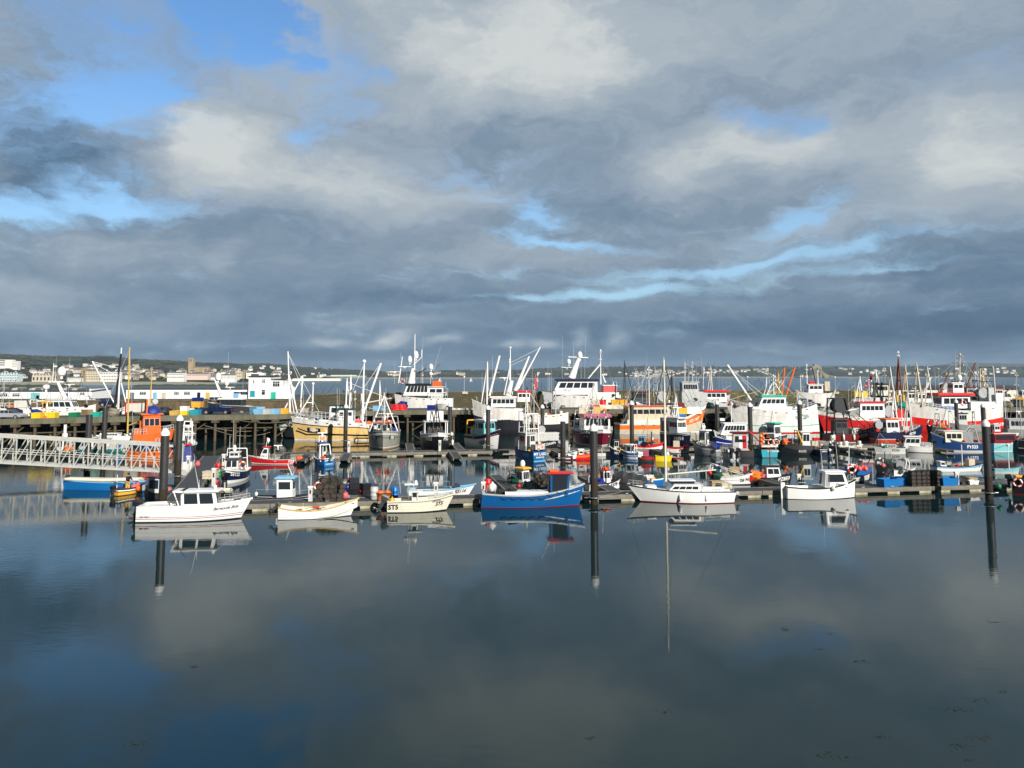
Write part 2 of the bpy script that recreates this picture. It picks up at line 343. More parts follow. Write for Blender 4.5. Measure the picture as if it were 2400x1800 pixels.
# farther range on the right
g = MB(); FR = [(1750, 866), (1850, 864), (1930, 858), (2000, 856), (2060, 860), (2130, 862), (2180, 858), (2230, 852), (2280, 850), (2350, 852), (2420, 852), (2900, 856)]
vs = []
for j, (D, f_) in enumerate([(8000, .1), (8600, .75), (9000, 1.), (10500, .5)]):
    for i in range(58):
        px = 1750 + i * 20; z = max(4, atY(px, interp(FR, px), 9000).z * f_); vs.append((atY(px, 880, D).x, D, z))
g.add(vs, [(j * 58 + i, j * 58 + i + 1, (j + 1) * 58 + i + 1, (j + 1) * 58 + i) for j in range(3) for i in range(57)], 0, True)
tag(g.build('terrain', TM), kind='structure')
# foreshore: weed-covered rocks and the sand line beyond the quay
def strip(name, x0, x1, ya, yb, z0, z1, m, kind='structure', seed=1, rough=.4):
    rn = random.Random(seed); g = MB(); n = 60; k = 8; vs = []
    for j in range(k + 1):
        for i in range(n + 1):
            t = i / n; u = j / k; e = min(1, min(t, 1 - t) * 9)
            D = 1 / ((1 - u) / ya(t) + u / yb(t)); px = x0 + (x1 - x0) * t
            z = (z0 + (z1 - z0) * u + rn.uniform(-rough, rough)) * e - .8 * (1 - e) - (1.2 if j == 0 else 0)
            vs.append((atY(px, 880, D).x, D, z))
    g.add(vs, [(j * (n + 1) + i, j * (n + 1) + i + 1, (j + 1) * (n + 1) + i + 1, (j + 1) * (n + 1) + i) for j in range(k) for i in range(n)], 0, True)
    return tag(g.build(name, m), kind=kind)
weed = mat('weed_covered_rock', (.055, .075, .012), .9, .5, .2, scale=.05, streak=False, dcol=(.03, .03, .012))
sand = mat('pale_sand', (.36, .33, .26), .9, .3, scale=.02, streak=False)
strip('rocks', -400, 222, lambda t: 585, lambda t: 860, .3, 1.0, weed, seed=2)
strip('rocks', 296, 660, lambda t: 590 + 60 * t, lambda t: 880, .3, 1.0, weed, seed=3)
strip('sand', -400, 560, lambda t: 880, lambda t: 1090, .6, 2.2, sand, seed=4, rough=.1)
strip('beach', 620, 1280, lambda t: 2500, lambda t: 2900, .3, 4., mat('far_sand', (.30, .27, .22), .9, .3, scale=.02), seed=5, rough=.1)
strip('beach', 1400, 2420, lambda t: 3600, lambda t: 3900, .3, 5., MATS['far_sand'], seed=6, rough=.1)
# woods on the slopes: one soft mass of many crowns
rn = random.Random(11)
ico = None
def crown_mesh(g, c, s, sz, rn, m=0):
    t = (1 + 5 ** .5) / 2; V_ = [(-1, t, 0), (1, t, 0), (-1, -t, 0), (1, -t, 0), (0, -1, t), (0, 1, t), (0, -1, -t), (0, 1, -t), (t, 0, -1), (t, 0, 1), (-t, 0, -1), (-t, 0, 1)]
    Fc = [(0, 11, 5), (0, 5, 1), (0, 1, 7), (0, 7, 10), (0, 10, 11), (1, 5, 9), (5, 11, 4), (11, 10, 2), (10, 7, 6), (7, 1, 8), (3, 9, 4), (3, 4, 2), (3, 2, 6), (3, 6, 8), (3, 8, 9), (4, 9, 5), (2, 4, 11), (6, 2, 10), (8, 6, 7), (9, 8, 1)]
    g.add([(c[0] + x * s * .55 * rn.uniform(.6, 1.3), c[1] + y * s * .55 * rn.uniform(.6, 1.3), c[2] + z * sz * .55 * rn.uniform(.6, 1.3)) for x, y, z in V_], Fc, m)
g = MB()
for k in range(2600):
    px = rn.uniform(-60, 2460) if k < 1900 else rn.uniform(-40, 700)
    ridge = rn.random() < .30
    r = rn.uniform(.93, 1.0) if ridge else rn.random() ** .8
    if not ridge and (math.sin(px * .021) + math.sin(px * .057 + r * 11) < .1): continue
    x, D, z = terr(px, r); s = rn.uniform(3, 7) * (D / 2200) ** .8
    crown_mesh(g, (x, D, z + s * .3), s * rn.uniform(1, 1.9), s * .55, rn, rn.choice((0, 0, 1, 2)))
wood = [mat('winter_wood', (.045, .038, .024), .95, .3, scale=.1), mat('evergreen_wood', (.022, .034, .015), .95, .3, scale=.1), mat('hedge_wood', (.04, .055, .02), .95, .3, scale=.1)]
tag(g.build('woodland', wood), kind='stuff')
# ------------------------------------------------------------------ distant houses
roofs = [mat('slate_roof', (.13, .13, .14), .8, .3, scale=.5), mat('brown_roof', (.17, .12, .09), .8, .3, scale=.5)]
WH = mat('render_white', (.82, .80, .74), .8, .12, scale=.3); WC = mat('render_cream', (.62, .54, .40), .8, .15, scale=.3); WG = mat('granite', (.33, .27, .19), .85, .3, scale=.3)
WIN = mat('far_window', (.05, .055, .06), .3, .05)
def house_mesh(name, w, d, h, rh, wall, roof, rows=2, cols=3, chim=True, gable='x'):
    """a house as one thing: wall mesh with real openings boxes, roof and chimney as parts"""
    o = thing(name, None, None)
    g = MB(); g.box(-w / 2, w / 2, -d / 2, d / 2, -h * .6, h, 0); g.build('wall', wall, o)
    r = MB()
    if rh > 0:
        if gable == 'x': q = [(-w / 2 - .2, -d / 2 - .3, h), (w / 2 + .2, -d / 2 - .3, h), (w / 2 + .2, d / 2 + .3, h), (-w / 2 - .2, d / 2 + .3, h), (-w / 2 - .2, 0, h + rh), (w / 2 + .2, 0, h + rh)]; r.add(q, [(0, 1, 5, 4), (2, 3, 4, 5), (1, 2, 5), (3, 0, 4), (0, 3, 2, 1)])
        else: q = [(-w / 2 - .2, -d / 2 - .02, h), (w / 2 + .2, -d / 2 - .02, h), (w / 2 + .2, d / 2 + .2, h), (-w / 2 - .2, d / 2 + .2, h), (0, -d / 2 - .02, h + rh), (0, d / 2 + .2, h + rh)]; r.add(q, [(1, 2, 5, 4), (3, 0, 4, 5), (0, 1, 4), (2, 3, 5), (0, 3, 2, 1)])
    else: r.box(-w / 2 - .15, w / 2 + .15, -d / 2 - .15, d / 2 + .15, h, h + .3)
    ro = r.build('roof', roof, o)
    if chim:
        c = MB(); c.box(-w * .4, -w * .4 + .9, -.4, .4, h + rh * .4, h + rh + .9); c.build('chimney', wall, ro)
    g = MB(); g.box(-w / cols * .2, w / cols * .2, -.08, .1, 0, h / rows * .36); w0 = None
    for i in range(rows):
        for j in range(cols):
            x = -w / 2 + w * (j + .5) / cols; z = h * (i + .42) / rows
            if w0 is None: w0 = wi = g.build('window', WIN, o)
            else: wi = w0.copy(); COL.objects.link(wi)
            wi.location = (x, -d / 2, z)
    return o
# ------------------------------------------------------------------ quay, walls and sheds
QZ = 4.2
CONC = mat('weathered_concrete', (.15, .14, .10), .9, .5, .02, scale=.7, dcol=(.06, .065, .03))
TARM = mat('quay_tarmac', (.07, .07, .072), .9, .3, .01, scale=.6)
STONE = mat('old_wall_stone', (.155, .115, .065), .95, .55, .08, scale=.8, dcol=(.05, .04, .022))
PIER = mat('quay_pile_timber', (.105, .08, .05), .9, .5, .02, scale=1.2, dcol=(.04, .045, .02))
DARK = mat('rock_painted_shade', (.03, .028, .024), .95, .3, .1, scale=.5)  # darkness under the quay deck is put into this back wall colour
ALG = mat('algae_wall', (.16, .13, .06), .95, .55, .08, scale=1.3, dcol=(.09, .10, .02))
# masonry: bricks in the stone colour
def masonry(name, c1, c2, mort, sx=1.2, sy=.45):
    m = bpy.data.materials.new(name); m.use_nodes = True; t = m.node_tree; b = t.nodes['Principled BSDF']; l = t.links; b.inputs['Roughness'].default_value = .95
    g = t.nodes.new('ShaderNodeNewGeometry'); sp = t.nodes.new('ShaderNodeSeparateXYZ'); l.new(g.outputs['Position'], sp.inputs[0]); cb = t.nodes.new('ShaderNodeCombineXYZ'); l.new(sp.outputs[0], cb.inputs[0]); l.new(sp.outputs[2], cb.inputs[1])
    br = t.nodes.new('ShaderNodeTexBrick'); l.new(cb.outputs[0], br.inputs['Vector']); br.inputs['Color1'].default_value = c1 + (1,); br.inputs['Color2'].default_value = c2 + (1,); br.inputs['Mortar'].default_value = mort + (1,)
    br.inputs['Scale'].default_value = 1.0; br.inputs['Brick Width'].default_value = sx; br.inputs['Row Height'].default_value = sy; br.inputs['Mortar Size'].default_value = .04
    n = t.nodes.new('ShaderNodeTexNoise'); n.inputs['Scale'].default_value = .6; n.inputs['Detail'].default_value = 7; n.inputs['Roughness'].default_value = .7; l.new(g.outputs['Position'], n.inputs['Vector'])
    r = t.nodes.new('ShaderNodeMapRange'); r.inputs[1].default_value = .42; r.inputs[2].default_value = .62; l.new(n.outputs[0], r.inputs[0]); mx = t.nodes.new('ShaderNodeMixRGB'); l.new(r.outputs[0], mx.inputs[0]); l.new(br.outputs[0], mx.inputs[1]); mx.inputs[2].default_value = (.05, .055, .02, 1)
    l.new(mx.outputs[0], b.inputs['Base Color']); bp = t.nodes.new('ShaderNodeBump'); bp.inputs['Distance'].default_value = .15; l.new(n.outputs[0], bp.inputs['Height']); l.new(bp.outputs[0], b.inputs['Normal']); return m
MAS = masonry('pier_masonry', (.12, .088, .052), (.06, .047, .03), (.025, .02, .014))
MASY = masonry('weedy_masonry', (.20, .16, .075), (.12, .10, .05), (.05, .045, .02), 1.6, .6)
QE = [(-420, 993), (450, 975), (640, 973), (930, 963), (1300, 961), (2500, 957)]
def qpt(px, z=QZ): p = at(px, interp(QE, px), QZ); return Vector((p.x, p.y, z))
WL = [(-420, 176), (735, 176), (1000, 186), (1300, 196), (1900, 205), (2500, 205)]
def wpt(px, z): D = interp(WL, px); return Vector((atY(px, 880, D).x, D, z))
def sheet(g, A, B, m=0):
    vs = A + B; n = len(A); g.add(vs, [(i, i + 1, n + i + 1, n + i) for i in range(n - 1)], m)
pxs = [-420, -100, 100, 300, 450, 640, 780, 930, 1100, 1300, 1600, 1900, 2200, 2500]
q = thing('quay', 'long concrete fish quay on timber piles behind the moored boats', 'quay')
g = MB(); sheet(g, [qpt(p) for p in pxs], [qpt(p) + Vector((0, 13, 0)) for p in pxs]); g.build('deck', TARM, q)
g = MB(); sheet(g, [qpt(p, QZ - .75) for p in pxs], [qpt(p, QZ + .002) for p in pxs], 0)
sheet(g, [qpt(p, QZ + .14) for p in pxs], [qpt(p, QZ + .14) + Vector((0, .4, 0)) for p in pxs], 0); sheet(g, [qpt(p, QZ) - Vector((0, .03, 0)) for p in pxs], [qpt(p, QZ + .14) - Vector((0, .03, 0)) for p in pxs], 0)
sheet(g, [qpt(p, QZ - .75) for p in pxs], [qpt(p, QZ - .75) + Vector((0, .6, 0)) for p in pxs], 0); g.build('edge_beam', CONC, q)
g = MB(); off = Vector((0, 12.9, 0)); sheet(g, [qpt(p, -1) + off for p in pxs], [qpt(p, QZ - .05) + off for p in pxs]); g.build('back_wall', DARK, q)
px = -60
while px < 1720:
    p = qpt(px); g = MB(); g.tube((0, .25, -1), (0, .25, QZ - 1.15), .24, n=7); g.cbox((0, .3, QZ - .97), (1.1, .9, .42)); o = g.build('pile', [PIER], q); o.location = (p.x, p.y, 0)
    g = MB(); g.tube((0, 3.4, -1), (0, 3.4, QZ - .8), .22, n=6); o = g.build('pile', [PIER], q); o.location = (p.x + .6, p.y, 0)
    px += 47 if px < 700 else 54
g = MB(); k = 0
for px in range(-60, 1720, 54):
    a, b = qpt(px, 2.0) + Vector((0, 1.2, 0)), qpt(px + 54, 2.0) + Vector((0, 1.2, 0)); g.tube(a, b, .12, n=5)
    if k % 2: g.tube(a + Vector((0, 0, -1.6)), b + Vector((0, 0, 1.1)), .1, n=5)
    k += 1
g.build('bracing', PIER, q)
# walls
def wall(name, label, px0, px1, z0, z1, m, back=3., n=24, cat='wall', jag=0.):
    o = thing(name, label, cat); g = MB(); r_ = random.Random(px0); P_ = [px0 + (px1 - px0) * i / n for i in range(n + 1)]
    zt = [z1(p) + r_.uniform(-jag, jag) for p in P_]
    A = [wpt(p, z0) for p in P_]; B = [wpt(p, z) for p, z in zip(P_, zt)]; C = [b + Vector((0, back, 0)) for b in B]; D_ = [Vector((c.x, c.y, z0 - 6)) for c in C]
    sheet(g, A, B, 0); sheet(g, B, C, 1); sheet(g, C, D_, 0); g.build('face', m, o)
    g = MB(); up = Vector((0, 0, .22)); f_ = Vector((0, -.12, 0)); sheet(g, [b + f_ for b in B], [b + f_ + up for b in B]); sheet(g, [b + f_ + up for b in B], [b + up + Vector((0, .6, 0)) for b in B]); g.build('coping', [CONC], o); return o
wall('retaining_wall', 'low brown retaining wall below the white sheds', -420, 735, -1, lambda p: 5.25, [STONE, TARM], 60)
wall('harbour_wall', 'long weathered stone harbour wall between the boats and the open bay', 736, 1330, -1, lambda p: 11 - (interp([(735, 925), (1000, 920), (1330, 918)], p) - 880) * interp(WL, p) / F, [MAS, TARM], 4, jag=.05)
wall('harbour_wall', 'tall sunlit streaked stretch of harbour wall right of the centre', 1331, 1900, -1, lambda p: 11 - (916 - 880) * interp(WL, p) / F, [MASY, TARM], 4, jag=.04)
wall('harbour_wall', 'dark stone harbour wall stretch below the long curved shed roof', 1901, 2500, -1, lambda p: 11 - ((915.5 if p < 2080 else 928) - 880) * interp(WL, p) / F, [MAS, TARM], 4, jag=.04)
# long cream shed with a dark curved roof, far right
o = thing('pier_shed', 'long cream shed with dark curved roof on the right end of the wall', 'shed')
D = 203; a = atY(2085, 904, D); b = atY(2385, 925, D); g = MB(); g.box(a.x, b.x, D, D + 10, b.z - 1, a.z - .9); g.build('wall', 'cream', o)
g = MB(); n = 8
for i in range(n):
    t0, t1 = math.pi * i / n, math.pi * (i + 1) / n; c = D + 5; Rr = 5.4; zc = a.z - .9
    g.add([(a.x - .4, c - Rr * math.cos(t0), zc + 1.1 * math.sin(t0)), (b.x + .4, c - Rr * math.cos(t0), zc + 1.1 * math.sin(t0)), (b.x + .4, c - Rr * math.cos(t1), zc + 1.1 * math.sin(t1)), (a.x - .4, c - Rr * math.cos(t1), zc + 1.1 * math.sin(t1))], [(0, 1, 2, 3)])
g.build('roof', 'dgrey', o)
for px in (2092, 2125, 2150, 2203, 2290, 2356):
    p = atY(px, 915, D); g = MB(); g.path([(p.x - .3, D - .3, b.z - 1), (p.x, D - .35, a.z - 1.6), (p.x + 1.2, D - .3, a.z - .8)], .16, 5); g.build('rib', 'dgrey', o)
# white sheds on the upper road (left)
SD = 193.
def wins(o, x, y, z, w, h, n=3, name='window', frame='white', glass='glass'):
    g = MB(); g.box(x - w / 2 - .06, x + w / 2 + .06, y - .05, y + .05, z - .06, z + h + .06, 0); g.box(x - w / 2, x + w / 2, y - .07, y - .02, z, z + h, 1)
    for i in range(1, n): g.box(x - w / 2 + w * i / n - .04, x - w / 2 + w * i / n + .04, y - .1, y - .02, z, z + h, 0)
    g.box(x - w / 2, x + w / 2, y - .1, y - .02, z + h * .6, z + h * .6 + .07, 0)
    return g.build(name, [frame, glass], o)
def shed(label, x0, x1, yt, yb, depth=8, roof='dgrey', mono=True, rh=.5, name='shed', D=SD, wallm='white', over=.25):
    o = thing(name, label, 'building' if name != 'shed' else 'shed'); a = atY(x0, yt, D); b = atY(x1, yb, D); g = MB(); g.box(a.x, b.x, D, D + depth, b.z - .5, a.z); g.build('wall', wallm, o)
    g = MB(); g.hexa([(a.x - over, D - .3, a.z), (b.x + over, D - .3, a.z), (b.x + over, D + depth + .2, a.z + rh), (a.x - over, D + depth + .2, a.z + rh), (a.x - over, D - .3, a.z + .14), (b.x + over, D - .3, a.z + .14), (b.x + over, D + depth + .2, a.z + rh + .14), (a.x - over, D + depth + .2, a.z + rh + .14)]); g.build('roof', roof, o)
    return o, a, b
def opening(o, px0, px1, y0, y1, name, col, D=SD, n=1, frame='white'):
    a = atY(px0, y0, D); b = atY(px1, y1, D)
    if name == 'window': return wins(o, (a.x + b.x) / 2, D, b.z, b.x - a.x, a.z - b.z, n, frame=frame)
    g = MB(); g.box(a.x, b.x, D - .07, D + .05, b.z, a.z, 0); g.box(a.x + .06, b.x - .06, D - .1, D, b.z, a.z - .08, 1); return g.build(name, [frame, col], o)
s1, a, b = shed('long low white shed with a blue doorway at the left edge', -160, 214, 917, 944, 9)
for x0, x1 in ((1, 17), (30, 46), (-40, -24), (-80, -64)): opening(s1, x0, x1, 922, 929, 'window', 'glass', n=4)
opening(s1, 72, 94, 920, 943, 'door', 'aqua'); opening(s1, 85, 92, 926, 941, 'door', 'black'); opening(s1, 148, 160, 921, 943, 'door', 'bblue'); opening(s1, 188, 198, 920, 925, 'window', 'glass', n=2)
for x in (5, 46, 87, 186, 160):
    p = atY(x, 914, SD + 4); g = MB(); g.hexa([(p.x - .9, SD + 2, a.z + .2), (p.x + .5, SD + 2, a.z + .2), (p.x + .8, SD + 5, a.z + .3), (p.x - .6, SD + 5, a.z + .3), (p.x - .5, SD + 2, a.z + .75), (p.x + .9, SD + 2, a.z + .75), (p.x + 1.2, SD + 5, a.z + .95), (p.x - .2, SD + 5, a.z + .95)]); g.build('skylight', 'lgrey', s1)
g = MB(); p = atY(213, 903, SD); g.box(p.x - .25, p.x + .25, SD - .2, SD + 9.2, a.z - 3, a.z + .6); g.build('gable_wall', 'white', s1)
s2, a2, b2 = shed('long low white shed with many doors left of the two storey block', 296, 583, 912, 941, 9)
for x0, x1, nm, c in ((328, 342, 'window', ''), (409, 419, 'window', ''), (432, 445, 'window', ''), (516, 520, 'window', ''), (565, 579, 'window', ''), (305, 315, 'door', 'galv'), (359, 368, 'door', 'lblue'), (379, 389, 'door', 'beige'), (462, 470, 'door', 'black'), (482, 492, 'door', 'mustard'), (547, 560, 'door', 'lblue')):
    opening(s2, x0, x1, 918 if nm == 'window' else 919, 925 if nm == 'window' else 939, nm, c or 'glass', n=3)
s3, a3, b3 = shed('square white two storey harbour office block above the sheds', 583, 632, 883, 936, 9, rh=.2, name='office_block', D=SD - 1)
for x0, x1, y0, y1 in ((594, 596, 890, 898), (615.5, 617.5, 889, 897), (619, 621, 889, 897), (614, 621, 914, 925)): opening(s3, x0, x1, y0, y1, 'window', 'glass', D=SD - 1)
opening(s3, 586, 598, 915, 930, 'door', 'turq', D=SD - 1)
s4, a4, b4 = shed('white flat annexe beside the harbour office block', 632.6, 662, 890, 936, 8, rh=.15, name='annexe')
opening(s4, 640, 655, 894, 906, 'window', 'glass', n=3); opening(s4, 632.9, 647, 918, 935, 'door', 'lgreen')
g = MB(); c = atY(672, 906, SD + 3); bz = atY(672, 934, SD).z
g.lathe([(2.9, bz - .5), (2.9, c.z - .3), (2.6, c.z), (.1, c.z + .1)], (c.x - 1.0, SD + 3.4, 0), 18); tag(g.build('tank', 'white'), 'round white store tank at the right end of the sheds', 'tank')
# breakwater, lighthouse column, church, big town buildings
o = thing('breakwater', 'long white sea wall across the bay below the hillside', 'breakwater')
def slab(px0, px1, y0, y1, D, dep, m, nm, o, drop=2):
    a = atY(px0, y0, D); b = atY(px1, y1, D); g = MB(); g.box(a.x, b.x, D, D + dep, b.z - drop, a.z); return g.build(nm, m, o)
slab(655, 796, 887, 893.5, 1450, 14, WH, 'wall', o); slab(650, 800, 893, 895, 1440, 8, weed, 'footing', o)
o = thing('lighthouse', 'small stone light tower at the far shore above the white sea wall', 'lighthouse'); p = atY(747.5, 884, 1560); g = MB(); zt = atY(747, 875.5, 1560).z; g.lathe([(1.5, p.z - 4), (1.15, zt), (1.5, zt + .2), (1.5, zt + .6)], (p.x, 1560, 0), 10); g.build('tower', WG, o); g = MB(); g.lathe([(1., zt + .6), (1., zt + 1.8), (.1, zt + 2.4)], (p.x, 1560, 0), 8); g.build('lantern', WH, o)
o = thing('greenhouse', 'long pale green glasshouse on the far shore', 'greenhouse'); slab(757, 856, 880.5, 883.5, 2900, 30, mat('pale_glass', (.32, .42, .38), .6, .1), 'wall', o); slab(775, 833, 879, 880.5, 2905, 26, WH, 'roof', o, 0)
ch = thing('church', 'tan stone church with a tall square tower above the town', 'church'); D = 1900
def cb(px0, px1, y0, y1, m, nm, D=D, dep=16): return slab(px0, px1, y0, y1, D, dep, m, nm, ch, 6)
sp_ = mat('church_stone', (.40, .30, .18), .9, .3, scale=.2)
cb(441.5, 452.5, 840, 866, sp_, 'tower', D, 12); cb(453, 488, 861, 869, sp_, 'nave', D + 3, 14)
for x in (441.2, 444.6, 448.8, 452.2):
    for d in (0, 11.5): p = atY(x + .4, 836.5, D + d); g = MB(); g.tube((p.x, D + d, p.z - 6), (p.x, D + d, p.z + 1), .8, .1, n=4); g.build('pinnacle', sp_, ch)
for x in (445.5, 448.5): w_ = slab(x - .7, x + .7, 842, 847.5, D - .1, .4, WIN, 'louvre', ch, 0)
g = MB(); a = atY(453, 861, D + 3); b = atY(488, 861, D + 3); g.add([(a.x, D + 2.5, a.z), (b.x, D + 2.5, a.z), (b.x, D + 17.5, a.z), (a.x, D + 17.5, a.z), (a.x, D + 10, a.z + 2.6), (b.x, D + 10, a.z + 2.6)], [(0, 1, 5, 4), (2, 3, 4, 5), (1, 2, 5), (3, 0, 4)]); g.build('roof', roofs[0], ch)
HP = {}
def town(label, px0, px1, yt, yb, D, m, rows, cols, roof=None, rh=0., gables=0, name='town_building', dep=12, cat='building'):
    o = thing(name, label, cat); a = atY(px0, yt, D); b = atY(px1, yb, D); w_ = b.x - a.x; h = a.z - b.z
    g = MB(); g.box(a.x, b.x, D, D + dep, b.z - 6, a.z)
    g.build('wall', m, o)
    if rh:
        r = MB()
        if gables:
            for i in range(gables):
                xa = a.x + w_ * i / gables; xb = a.x + w_ * (i + 1) / gables; xm = (xa + xb) / 2; r.add([(xa, D - .3, a.z), (xb, D - .3, a.z), (xb, D + dep, a.z), (xa, D + dep, a.z), (xm, D - .3, a.z + rh), (xm, D + dep, a.z + rh)], [(0, 1, 4), (1, 2, 5, 4), (3, 0, 4, 5), (2, 3, 5)], 0)
                r.v[-2:] = r.v[-2:]; r.m[-4] = 1
        else: r.add([(a.x, D - .4, a.z), (b.x, D - .4, a.z), (b.x, D + dep, a.z), (a.x, D + dep, a.z), (a.x + rh, D + dep / 2, a.z + rh), (b.x - rh, D + dep / 2, a.z + rh)], [(0, 1, 5, 4), (2, 3, 4, 5), (1, 2, 5), (3, 0, 4)])
        ro = r.build('roof', [roof or roofs[0], m], o)
        nchim = int(w_ / 14)
        for i in range(nchim): c = MB(); x = a.x + w_ * (i + .5) / nchim; c.box(x - .8, x + .8, D + dep / 2 - .6, D + dep / 2 + .6, a.z + rh * .5, a.z + rh + 1.6); c.build('chimney', m, ro)
    w0 = None
    for i in range(rows):
        z = b.z + h * (i + .3) / rows; hh = h / rows * .45
        for j in range(cols):
            ww = w_ / cols * .22
            if w0 is None: g = MB(); g.box(-ww, ww, -.12, .1, 0, hh); w0 = wi = g.build('window', WIN, o)
            else: wi = w0.copy(); COL.objects.link(wi)
            wi.location = (a.x + w_ * (j + .5) / cols, D, z)
    return o
town('white banded hospital block on the hill at the left edge', -30, 28, 843, 858, 1750, WH, 3, 1, name='hospital')
town('lower white wing of the hospital block on the hill', 28, 40, 846, 861, 1745, WH, 4, 6, name='hospital')
town('pale blue terrace with gables on the left shore', -5, 42, 877, 895, 1200, mat('pale_blue_render', (.60, .70, .70), .8, .15), 3, 12, rh=3.2, gables=7)
town('tan glass fronted building with a zigzag roof on the shore', 75, 118, 880, 896, 1210, WC, 1, 5, rh=2.6, gables=6)
town('grey stone chapel gable beside the zigzag roofed building', 121, 134, 877, 893, 1215, WG, 1, 3, rh=5, gables=1)
town('low white seafront houses left of the big hotel', 158, 190, 885, 892, 1200, WH, 2, 12, rh=1.6)
town('large tan stone seafront hotel with a corner tower', 190, 235, 869, 891, 1210, WC, 4, 12, rh=2.5)
town('square tower of the tan seafront hotel', 190, 197, 862, 892, 1206, sp_, 5, 2, rh=1)
town('large white seafront hotel beside the tan one', 235.5, 277, 872, 893, 1205, WH, 3, 11, rh=2.2)
town('long white terrace in front of the church', 392, 430, 874, 888, 1230, WH, 2, 14, rh=2)
town('long pink and white terrace below the church tower', 431, 487, 876, 882, 1260, mat('pale_pink_render', (.72, .55, .47), .8, .15), 1, 22, rh=1.8)
town('tan stone hall with an arched gable near the sea wall', 551, 567, 872, 885, 1300, WC, 2, 4, rh=3.5, gables=1)
town('tan square tower house next to the long white hall', 568, 577, 867, 884, 1305, WG, 3, 2)
town('long windowless white hall behind the harbour office', 577, 618, 874, 884, 1300, WH, 1, 1)
town('white seafront building behind the sheds with many windows', 518, 550, 879, 888, 1250, WH, 2, 10, rh=1.8)
# scattered houses, each its own thing
rn = random.Random(21)
protos = []
for i, (w_, d, h, rh, wl, rf, gb) in enumerate([(9, 7, 5, 2.6, WH, roofs[0], 'x'), (14, 8, 5.5, 2.8, WH, roofs[1], 'x'), (8, 9, 6.5, 3, WC, roofs[0], 'y'), (11, 7, 4, 2.2, WH, roofs[1], 'x'), (18, 8, 6, 2.6, WC, roofs[0], 'x'), (10, 8, 7, 0, WH, roofs[0], 'x'), (8, 8, 5, 2.8, WG, roofs[0], 'y')]):
    protos.append(house_mesh('house', w_, d, h, rh, wl, rf, 2, max(2, int(w_ / 3)), True, gb))
first = [True] * len(protos)
kinds_ = ['small white slate roofed house', 'wide white brown roofed house', 'cream gable fronted house', 'low white bungalow', 'long cream terrace', 'flat roofed white house', 'granite cottage']
def place(px, py, where, ks=(0, 1, 2, 3, 4, 5, 6), sc_=1.):
    k = rn.choice(ks); p = land(px, py); rz = rn.uniform(-.5, .5); lab = kinds_[k] + ' ' + where; s = sc_ * rn.uniform(.8, 1.15)
    if first[k]: o = protos[k]; first[k] = False; o.location = p; o.rotation_euler.z = rz; o['label'] = lab; o['category'] = 'house'; o['group'] = 'houses ' + where; o.scale = (s,) * 3
    else: o = copy_tree(protos[k], p, rz, lab, 'houses ' + where, scale=(s,) * 3); o['category'] = 'house'
for i in range(62): place(rn.uniform(40, 330), rn.uniform(858, 890), 'among the trees on the left hillside')
for i in range(85): x = rn.uniform(285, 560); place(x, rn.uniform(872, 893), 'packed along the town seafront', (0, 1, 2, 4, 6))
for i in range(26): x = rn.uniform(510, 760); place(x, rn.uniform(858, 880) + (x - 560) * .03, 'scattered on the slope right of the church', (0, 1, 3, 5), 1.2)
for i in range(100):
    x = rn.triangular(1430, 1700, 1530); u = (x - 1430) / 270
    place(x, min(883, rn.uniform(868 + 10 * abs(u - .45), 883)), 'in the white village across the bay', (0, 1, 3, 4, 5), 1.25)
for i in range(40): x = rn.uniform(1660, 1800); place(x, rn.uniform(866, 877), 'on the hill right of the village', (1, 3, 4), 1.5)
for i in range(44): x = rn.uniform(1960, 2420); place(x, rn.uniform(864, 880), 'scattered on the far right hillside', (1, 3, 4, 5), 1.7)
for i in range(16): x = rn.uniform(880, 1420); place(x, rn.uniform(874, 882), 'on the far shore in the middle of the bay', (1, 3, 4), 1.7)
# tidal island with its castle
isl = thing('castle_island', 'rocky tidal island with a castle on top across the bay', 'island'); D = 3500; rn = random.Random(5); g = MB()
PR = [(1868, 884.6), (1880, 881), (1890, 882), (1896, 872), (1900, 866), (1905, 862), (1912, 860), (1920, 862), (1926, 871), (1935, 876), (1948, 880), (1958, 884.6)]
k = 26; m_ = 9; vs = []
for j in range(m_ + 1):
    for i in range(k + 1):
        px = 1868 + 90 * i / k; z = max(.2, atY(px, interp(PR, px), D).z); v_ = j / m_; z_ = z * math.sin(math.pi * v_) ** .6 - (1 if j in (0, m_) else 0)
        vs.append((atY(px, 880, D).x + rn.uniform(-4, 4), D - 70 + 140 * v_ + rn.uniform(-6, 6), z_ * rn.uniform(.86, 1.08)))
g.add(vs, [(j * (k + 1) + i, j * (k + 1) + i + 1, (j + 1) * (k + 1) + i + 1, (j + 1) * (k + 1) + i) for j in range(m_) for i in range(k)]); g.build('rock', [mat('island_rock', (.24, .20, .13), .95, .6, 1., scale=.05, streak=False, dcol=(.05, .06, .025))], isl)
for x0, x1, yt in ((1903, 1909, 858), (1909, 1915, 853.5), (1914, 1921, 856), (1920, 1926, 860), (1899, 1904, 862)): slab(x0, x1, yt, 868, D - 10, 24, WG, 'castle_tower', isl, 4)
slab(1911.5, 1913, 850.5, 856, D, 5, WG, 'turret', isl, 0)
for i in range(8): x = rn.uniform(1870, 1895); slab(x, x + 2, 879 + rn.uniform(-1, 2), 883.5, D - 75, 8, WH, 'cottage', isl, 3)
